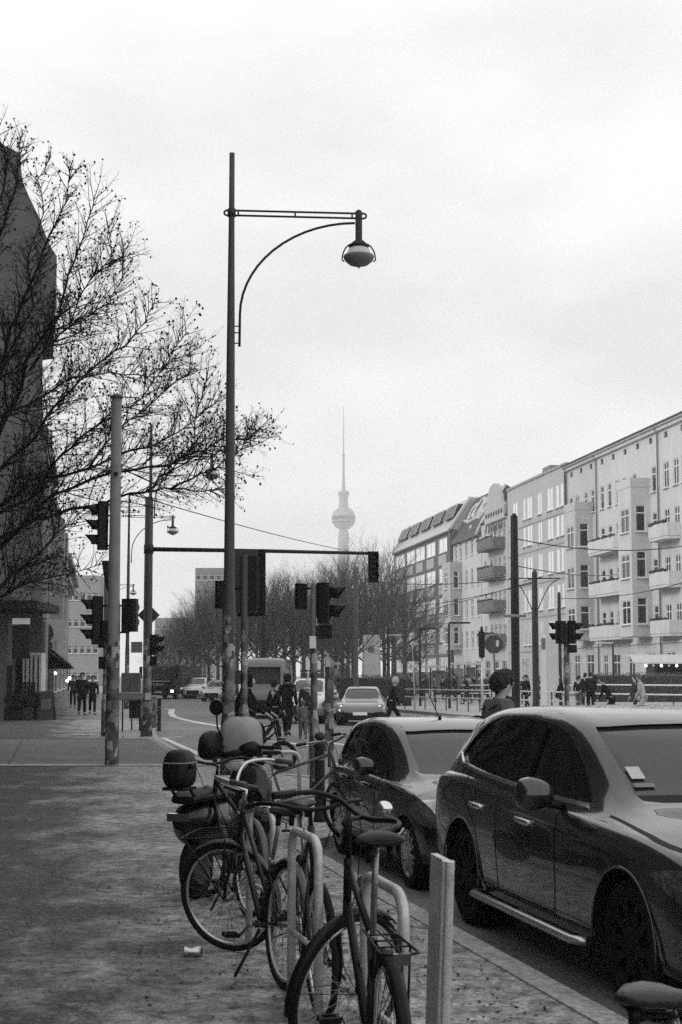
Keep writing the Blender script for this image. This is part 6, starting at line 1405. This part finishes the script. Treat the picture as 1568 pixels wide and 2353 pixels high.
# ---- fat tyre electric cycle under the rider
eb = bicycle('black fat tyred electric cycle carrying the hooded rider at the crossing', tuple(gp(648, 1772, RZ)+V((-1.08, .16, 0))), -8, steer=2, lean=0, r=.29, tw=.085, frame='bike_black', fen=None, rack=True, sad=.84, bars='flat', wb=1.1, stand=False, crank=30, barm='bike_black', cat='electric cycle', name='electric_cycle', barz=1.0)
b = MB(); b.box(.45, .62, -.06, .06, .34, .6); b.build('battery', M['black'], eb, .02)
# ================================================================ PEOPLE
import bmesh
def skinmesh(nd, ed, name, sub=1):
    bm = bmesh.new(); lay = bm.verts.layers.skin.verify(); vs = []
    for i, (p, r) in enumerate(nd):
        v = bm.verts.new(p); r = r if isinstance(r, tuple) else (r, r); v[lay].radius = r; v[lay].use_root = (i == 0); vs.append(v)
    for a, b in ed: bm.edges.new((vs[a], vs[b]))
    me = bpy.data.meshes.new(name); bm.to_mesh(me); bm.free()
    o = bpy.data.objects.new('tmp', me); C.objects.link(o); m = o.modifiers.new('s', 'SKIN'); m.use_smooth_shade = True
    s_ = o.modifiers.new('ss', 'SUBSURF'); s_.levels = sub; s_.render_levels = sub
    r = evalmesh(o); bpy.data.objects.remove(o); r.name = name
    for p in r.polygons: p.use_smooth = True
    return r
class Sk:
    def __init__(s): s.n = []; s.e = []
    def add(s, p, r, par=None):
        s.n.append((V(p), r)); i = len(s.n)-1
        if par is not None: s.e.append((par, i))
        return i
    def chain(s, pts, par):
        for p, r in pts: par = s.add(p, r, par)
        return par
    def mesh(s, name, sub=1): return skinmesh(s.n, s.e, name, sub)
def person(label, loc, heading_, h=1.74, pose='walk', phase=1., top='cloth_dark', legs='cloth_black', hair='hair_dark', hood=False, coat=0, hat=None, lean=.03, sc=1, near=False, arms=None, group=None, look=0, bulk=1., bare=.0):
    """x forward; phase is the stride from -1 to 1"""
    t = thing('person', label, 'person', loc, heading_, group); k = h/1.75
    P = lambda x, y, z: V((x*k, y*k, z*k))
    hipz = .93 if pose != 'walk' else .93-.03*abs(phase); L = {}
    if pose in ('walk', 'stand'):
        s = phase if pose == 'walk' else .08
        for sd, ph in ((1, s), (-1, -s)):
            hip = P(0, sd*.09, hipz-.04); an_z = .085+(.06 if ph < -.3 else 0)
            kn = P(.19*ph+.05*abs(ph)+(.06 if ph < 0 else .0), sd*.10, .49); an = P(.36*ph-(.03 if ph < 0 else 0), sd*.10, an_z); to = an+P(.17, sd*.02, -.055 if ph >= -.3 else -.09)
            L[sd] = (hip, kn, an, to)
    elif pose == 'ride':
        hipz = .93
        for sd, ph in ((1, 1), (-1, -1)):
            hip = P(0, sd*.10, hipz); an = P(.26+.16*ph, sd*.13, .30+.12*ph); kn = P(.40+.02*ph, sd*.14, .72+.06*ph); L[sd] = (hip, kn, an, an+P(.17, 0, -.05))
    elif pose == 'sit':
        hipz = .55
        for sd in (1, -1): L[sd] = (P(0, sd*.1, hipz), P(.42, sd*.12, .5), P(.42, sd*.12, .09), P(.58, sd*.13, .04))
    pel = P(0, 0, hipz); wst = P(lean*.3, 0, hipz+.17); ch = P(lean*.9, 0, hipz+.38); nk = P(lean*1.3, 0, hipz+.53); hb = P(lean*1.5+.015, 0, hipz+.60); hc = P(lean*1.7+.03, 0, hipz+.70); ht = P(lean*1.8+.02, 0, hipz+.785)
    ar = {}
    for sd in (1, -1):
        sh = P(lean*1.15, sd*.185, hipz+.47)
        if arms and arms.get(sd): el, wr = [P(*q) for q in arms[sd]]
        elif pose == 'walk': a_ = -phase*sd*.5; el = sh+P(.12*a_-.03, sd*.05, -.28); wr = el+P(.16*a_+.09, -sd*.0, -.23)
        else: el = sh+P(-.02, sd*.05, -.28); wr = el+P(.07, -sd*.01, -.24)
        ar[sd] = (sh, el, wr)
    sub = 2 if near else 1
    s = Sk(); a = s.add(pel, (.13*k, .10*k)); b = s.chain([(wst, (.115*k, .09*k)), (ch, (.135*k, .10*k))], a); n_ = s.add(nk, .05*k, b)
    q = s.chain([(hb, (.058*k, .062*k)), (hc, (.076*k, .092*k)), (ht, (.058*k, .07*k))], n_)
    if near:
        f = P(.095, 0, 0); s.add(hc+P(.098, 0, -.02), .014*k, q-1)
    for sd in (1, -1):
        hip, kn, an, to = L[sd]; i = s.chain([(hip, .085*k), ((hip+kn)/2, .074*k), (kn, .055*k), ((kn*.6+an*.4), .054*k), (an, .036*k), (to, .03*k)], a)
        sh, el, wr = ar[sd]; d = (wr-el).normalized(); j = s.chain([(sh, .055*k), ((sh+el)/2, .043*k), (el, .037*k), ((el+wr)/2, .034*k), (wr, .025*k), (wr+d*.05*k, (.03*k, .018*k))], b)
        lat = d.cross(V((0, 0, 1)))
        if lat.length < .1: lat = V((1, 0, 0))
        lat.normalize(); inn = d.cross(lat)
        for fi in range(4):
            o_ = lat*(fi-1.5)*.018*k; l_ = (.07, .08, .075, .06)[fi]*k; r_ = .0085*k
            s.chain([(wr+d*.085*k+o_, r_), (wr+d*(.085*k+l_*.55)+o_+inn*.008, r_*.95), (wr+d*(.085*k+l_*.9)+o_+inn*.03, r_*.8)], j)
        s.chain([(wr+d*.05*k+lat*.035*k, .009*k), (wr+d*.085*k+lat*.05*k+inn*.015, .0085*k)], j)
    obj('body', s.mesh('body', 1), M['skin'], t)
    # trousers
    s = Sk(); a = s.add(pel, (.142*k, .115*k))
    for sd in (1, -1):
        hip, kn, an, to = L[sd]; up = (kn-an).normalized()*.02
        s.chain([(hip, .098*k*bulk), ((hip+kn)/2, .087*k*bulk), (kn, .07*k*bulk), (kn*.5+an*.5, .066*k*bulk), (an+up, .056*k*bulk)], a)
    obj('trousers', s.mesh('trousers', sub), M[legs], t)
    # jacket or coat
    s = Sk(); cz = -coat*k; a = s.add(pel+V((0, 0, -.05*k)), (.158*k*bulk, .13*k*bulk))
    if coat: s.chain([(pel+V((0, 0, cz*.5)), (.17*k, .14*k)), (pel+V((0, 0, cz)), (.185*k, .16*k))], a)
    b = s.chain([(wst, (.145*k*bulk, .12*k*bulk)), (ch, (.16*k*bulk, .13*k*bulk)), (nk-V((0, 0, .03*k)), (.085*k, .085*k))], a)
    if not hood: s.add(nk+V((0, 0, .03*k)), .066*k, b)
    for sd in (1, -1):
        sh, el, wr = ar[sd]; s.chain([(sh, .077*k*bulk), ((sh+el)/2, .066*k*bulk), (el, .058*k), ((el+wr)/2, .054*k), (wr, .043*k)], b-1)
    obj('coat' if coat else 'jacket', s.mesh('jacket', sub), M[top], t)
    for sd in (1, -1):
        hip, kn, an, to = L[sd]; s = Sk(); i = s.add(an+V((0, 0, -.01*k)), (.045*k, .042*k)); s.chain([(an*.5+to*.5+V((0, 0, -.012*k)), (.046*k, .036*k)), (to+V((.02*k, 0, 0)), (.04*k, .028*k))], i); s.add(an+V((-.04*k, 0, -.035*k)), .036*k, i); obj('shoe', s.mesh('shoe', 1), M['black_rough'], t)
    if hood or hat:
        b = MB(); b.ball(hc+P(-.022, 0, .015), .118*k, .108*k, .135*k, 16, 12)
        if hood: b.lathe([(.12*k, -.06*k), (.105*k, .02*k)], 12, o=nk+V((-.01, 0, .02)))
        o = b.build('hood' if hood else 'hat', M[hat or top], t)
        if hood: # face opening stays clear: push the skin forward
            for v in o.data.vertices:
                if v.co.x > hc.x+.045*k and v.co.z > hb.z-.02: v.co.x = hc.x+.045*k+(v.co.x-hc.x-.045*k)*.15
    else:
        b = MB(); rr = random.Random(int(abs(loc[0]*77))); P_ = []
        c = hc+P(-.018, 0, .022); vs = []
        for i in range(9):
            row = []
            for j in range(19):
                a_ = 2*PI*j/18; th = PI*(.66-.14*math.cos(a_))*i/8; d = V((math.sin(th)*math.cos(a_), math.sin(th)*math.sin(a_), math.cos(th))); fr_ = .0 if d.x < .45 or d.z > .35 else -.028
                rr_ = (.122 if near else .108)+fr_+(rr.uniform(-.012, .016) if near and i < 8 else 0); row.append(c+V((d.x*rr_*1.02, d.y*rr_*.92, d.z*rr_*1.08))*k)
            row[-1] = row[0]; P_.append(row)
        b.grid(P_)
        if near:
            for i in range(130):
                a_ = rr.uniform(0, 2*PI); th = rr.uniform(0, PI*(.68-.14*math.cos(a_))); d = V((math.sin(th)*math.cos(a_), math.sin(th)*math.sin(a_), math.cos(th)))
                if d.x > .5 and d.z < .45: continue
                r_ = rr.uniform(.014, .03)*k; b.ball(c+V((d.x*.118, d.y*.108, d.z*.124))*k, r_, n=6, m=4)
        b.build('hair', M[hair], t)
    return t
def on(px, Y, z=RZ): return (X_(px, Y, 1600), Y, z)
# the rider on the electric cycle
er = eb.location; hr = R(-8); ex = V((math.cos(hr), math.sin(hr), 0))
person('hooded rider in dark jacket sitting on the fat tyred electric cycle', tuple(V(er)+ex*.22+V((0, 0, .0))), hr, 1.84, 'ride', top='cloth_black', legs='cloth_black', hood=True, lean=.12, near=True, arms={1: ((.30, .25, 1.20), (.58, .26, 1.05)), -1: ((.30, -.25, 1.20), (.58, -.26, 1.05))}, bulk=1.35)
# pedestrians on the crossing
person('tall pedestrian in long black coat seen from behind on the crossing', on(660, 43), R(75), 1.88, 'walk', .5, top='cloth_black', legs='cloth_black', coat=.5, hood=True, near=True, bulk=1.1)
person('dark haired pedestrian in black jacket with backpack left of the tall black coat', on(628, 40), R(30), 1.72, 'walk', .8, top='cloth_black', legs='cloth_black', near=True)
person('person with pale scarf over the head right of the long black coat', on(706, 44), R(80), 1.72, 'walk', .4, top='cloth_dark', legs='cloth_dark', hood=True, hat='cloth_light', near=True)
person('small child in light snowsuit beside the person with pale scarf', on(697, 41), R(100), 1.12, 'walk', .4, top='cloth_mid', legs='cloth_mid', hat='cloth_mid', near=True, bulk=1.35)
person('person in black with pale hat striding to the right past the light sedan', on(899, 48), R(0), 1.80, 'walk', 1.05, top='cloth_black', legs='cloth_black', hat='cloth_light', lean=.08, near=True)
person('curly haired young man wearing a backpack beyond the parked cars', on(1140, 16.8), R(20), 1.86, 'walk', .4, top='cloth_mid', legs='cloth_dark', near=True, bulk=1.35)
bx = on(1140, 16.8); t = thing('backpack', 'black backpack worn by the curly haired young man', 'backpack', (bx[0], bx[1], RZ), R(20))
s = Sk(); a = s.add(V((-.235, 0, 1.02)), (.10, .15)); s.chain([(V((-.245, 0, 1.2)), (.11, .16)), (V((-.22, 0, 1.38)), (.08, .13))], a); obj('bag', s.mesh('bag', 2), M['cloth_black'], t)
b = MB()
for sd in (-1, 1): b.tube([V((-.14, sd*.1, 1.43)), V((-.02, sd*.13, 1.50)), V((.12, sd*.13, 1.40)), V((.15, sd*.13, 1.2)), V((.0, sd*.19, 1.05)), V((-.14, sd*.13, 1.0))], .018, 6, flat=.5)
b.build('strap', M['cloth_black'], t)
person('second curly haired person just behind the young man with the backpack', on(1152, 18.6), R(20), 1.88, 'walk', .3, top='cloth_dark', legs='cloth_black', near=True)
# left pavement
person('tall person in black walking down the left pavement, nearest of the group', on(189, 62, 0), R(-75), 1.86, 'walk', .4, top='cloth_black', legs='cloth_black', coat=.3, bulk=1.15)
person('person in black tights walking right of the tallest one on the left pavement', on(213, 63, 0), R(-80), 1.72, 'walk', .35, top='cloth_black', legs='cloth_black', coat=.35)
person('person in dark clothes walking behind the pair on the left pavement', on(168, 76, 0), R(-80), 1.75, 'walk', .4, top='cloth_dark', legs='cloth_black')
person('distant pedestrian close to the planters on the left pavement', on(181, 96, 0), R(-80), 1.72, 'walk', .4, top='cloth_dark', legs='cloth_dark')
# hurrying people on the right
person('person in dark coat leaning forward while hurrying in front of the white railing', on(1404, 52, .02), R(185), 1.66, 'walk', .9, top='cloth_black', legs='cloth_black', lean=.22)
person('curly dark haired person right of the hurrying dark coat', on(1462, 56, .02), R(190), 1.74, 'walk', .5, top='cloth_dark', legs='cloth_dark')
person('person in pale jacket with light hair walking at the right edge of the railing', on(1478, 52, .02), R(180), 1.76, 'walk', .6, top='cloth_light', legs='cloth_light', hair='cloth_mid', lean=.08)
person('person with white hat waiting left of the twin signals', on(1282, 66, .02), R(90), 1.74, 'stand', 0, top='cloth_black', legs='cloth_dark', hat='cloth_light', coat=.3)
person('person in black jacket waiting right of the twin signals', on(1330, 68, .02), R(60), 1.7, 'stand', 0, top='cloth_black', legs='cloth_mid')
person('broad person in dark coat seen from behind near the white railing', on(1358, 70, .02), R(90), 1.86, 'stand', 0, top='cloth_black', legs='cloth_black', bulk=1.25)
person('thin dark person half hidden behind the broad dark coat', on(1346, 76, .02), R(80), 1.84, 'stand', 0, top='cloth_black', legs='cloth_black')
person('person in light trousers waiting at the end of the white railing', on(1345, 90, .02), R(100), 1.72, 'stand', 0, top='cloth_mid', legs='cloth_light')
person('person pushing along the near railing left of the backpack wearer', on(1075, 84, .02), R(160), 1.74, 'walk', .6, top='cloth_black', legs='cloth_dark')
person('dark coated person between thick dark pole and white stele', on(1212, 72, .02), R(200), 1.75, 'walk', .4, top='cloth_black', legs='cloth_black', coat=.3)
# crowd at the stop
crowd = [(945, 95, 'at the hedge end'), (972, 98, 'beside the left stop post'), (1000, 92, 'under the white shelter roof'), (1018, 99, 'right of the white shelter'), (1046, 96, 'right of the dark stop post'), (1062, 100, 'left of the gridded post'), (1078, 93, 'in the middle of the crowd'), (1092, 97, 'left of the octagonal sign'), (1102, 91, 'under the signal box'), (1122, 96, 'behind the curly haired pair'), (1204, 84, 'right of the thick dark pole'), (1240, 96, 'beside the white stele'), (1262, 99, 'by the pale board'), (957, 110, 'far off by the shelter post')]
rc = random.Random(8)
for i, (px, Y, wh) in enumerate(crowd):
    person('dark figure at the tram stop '+wh, on(px, Y, .02), rc.uniform(0, 6.2), rc.uniform(1.62, 1.85), 'stand' if i % 3 else 'walk', .4, top=rc.choice(['cloth_black', 'cloth_dark', 'cloth_black', 'cloth_mid']), legs=rc.choice(['cloth_black', 'cloth_dark']), coat=rc.choice([0, .3]), group='people waiting at the tram stop')
# ================================================================ SHOP CLUTTER LEFT
def planter(label, px0, px1, Y, yt, yb, m, plant=True):
    x0, x1 = X_(px0, Y), X_(px1, Y); z = max(Z_(yt, Y), .3); t = thing('planter', label, 'planter', ((x0+x1)/2, Y, 0)); w_ = (x1-x0)/2
    b = MB(); b.prism([(-w_, -.25), (w_, -.25), (w_, .25), (-w_, .25)], 0.0, z, 'Z'); b.box(-w_-.03, w_+.03, -.28, .28, z+.001, z+.05); b.build('box', m, t)
    if plant:
        b = MB(); rr = random.Random(px0)
        for i in range(420):
            p = V((rr.uniform(-w_, w_), rr.uniform(-.22, .22), z+.05)); d = V((rr.gauss(0, .12), rr.gauss(0, .1), rr.uniform(.12, .62))); sd = V((rr.uniform(-.03, .03), rr.uniform(-.02, .02), 0)); b.add([p-sd, p+d*.6+sd, p+d, p+d*.5-sd], [(0, 1, 2, 3)])
        b.build('foliage', M['hedge_leaf'], t)
planter('black planter with tufted plants at the shop front, leftmost', 15, 48, 55, 1628, 1660, M['black'])
planter('grey planter right of the black tufted planter', 50, 78, 55.5, 1630, 1660, M['dark_grey'])
planter('small dark tub at the end of the planter row', 80, 89, 56, 1625, 1660, M['black'])
t = thing('goods_rack', 'dark clothes rack standing outside the shop behind the planters', 'rack', (X_(70, 58), 57.2, 0)); b = MB(); b.tube(roundpath([(-.5, 0, 0), (-.5, 0, 1.5), (.5, 0, 1.5), (.5, 0, 0)], .1), .025, 6); b.build('frame', M['pole_dark'], t)
b = MB(); rr = random.Random(2)
for i in range(14): x = -.45+.066*i; z = rr.uniform(.5, .8); b.box(x-.02, x+.02, -.22, .22, z, 1.46)
b.build('clothes', M['cloth_dark'], t)
t = thing('a_board', 'leaning advertising board on the pavement beside the last tub', 'board', (X_(100, 55), 55.8, 0)); b = MB(); b.add([(-.3, -.3, 0), (.3, -.3, 0), (.25, 0, 1.1), (-.25, 0, 1.1)], [(0, 1, 2, 3)]); b.add([(-.3, .3, 0), (.3, .3, 0), (.25, 0, 1.1), (-.25, 0, 1.1)], [(0, 1, 2, 3)]); o = b.build('panel', M['dark_grey'], t); md = o.modifiers.new('s', 'SOLIDIFY'); md.thickness = .02
b = MB(); b.box(-.2, .2, -.2, -.19, .4, .8); b.M = None; b.build('poster', M['mid_grey'], t)
t = thing('parasol', 'dark folded parasol and hanging plants at the shop entrance', 'parasol', (X_(122, 62), 62, 0)); b = MB(); b.lathe([(.02, 0), (.02, 2.7)], 8); b.build('pole', M['black'], t); b = MB(); b.lathe([(.95, 2.0), (.7, 2.3), (.3, 2.5), (0, 2.6)], 10, cap=False); b.build('canopy', M['black'], t)
for i, (px, py) in enumerate(((128, 1551), (160, 1562), (155, 1568))):
    t = thing('hanging_lamp', ['small bright bulb above the dark parasol', 'upper bright bulb at the end of the awning', 'lower bright bulb at the end of the awning'][i], 'lamp', at(px, py-4, 59)); b = MB(); b.ball((0, 0, 0), .055, n=8, m=6); b.build('bulb', M['car_lamp_on'], t); b = MB(); b.tube([(0, 0, .04), (0, 0, .5)], .01, 4); b.build('cord', M['black'], t)
# leaf litter and scraps on the near pavement
b = MB(); rr = random.Random(9)
for i in range(1500):
    Y = rr.uniform(4.2, 13); x = K(Y)-.25-abs(rr.gauss(0, 1.0)); p = V((x, Y, .006)); s_ = rr.uniform(.006, .02); a = rr.uniform(0, 6.3); u = V((math.cos(a), math.sin(a), rr.uniform(-.2, .4)))*s_; w_ = V((-math.sin(a), math.cos(a), rr.uniform(-.2, .4)))*s_*.6
    p.z += abs(u.z)+abs(w_.z); b.add([p-u, p-w_, p+u, p+w_], [(0, 1, 2, 3)])
tag(b.build('leaf_litter', M['black_rough']), 'dark leaf scraps and grit scattered along the kerb', 'litter', kind='stuff')
t = thing('crushed_can', 'small crushed drink can lying on the pavement left of the bicycle wheels', 'can', gp(444, 2198)); b = MB(); b.lathe([(.028, -.06), (.033, -.05), (.022, -.01), (.034, .03), (.028, .05)], 12, 'X', (0, 0, .03)); b.build('can_body', M['silver'], t); b = MB(); b.lathe([(.024, .051), (.02, .055)], 12, 'X', (0, 0, .03)); b.build('lid', M['black'], t)
# ================================================================ HAZE
b = MB(); b.box(-330, 330, -40, 2100, -1.5, 372)
hz = b.build('haze', None, kind='stuff'); hm = bpy.data.materials.new('haze'); hm.use_nodes = True; n = hm.node_tree.nodes; n.clear()
pv = n.new('ShaderNodeVolumePrincipled'); pv.inputs['Color'].default_value = (.97, .97, .97, 1); pv.inputs['Density'].default_value = .00045; pv.inputs['Anisotropy'].default_value = .2
ho = n.new('ShaderNodeOutputMaterial'); hm.node_tree.links.new(pv.outputs['Volume'], ho.inputs['Volume']); hz.data.materials.append(hm)
hz['label'] = 'thin pale winter haze over the whole street'; hz['category'] = 'haze'
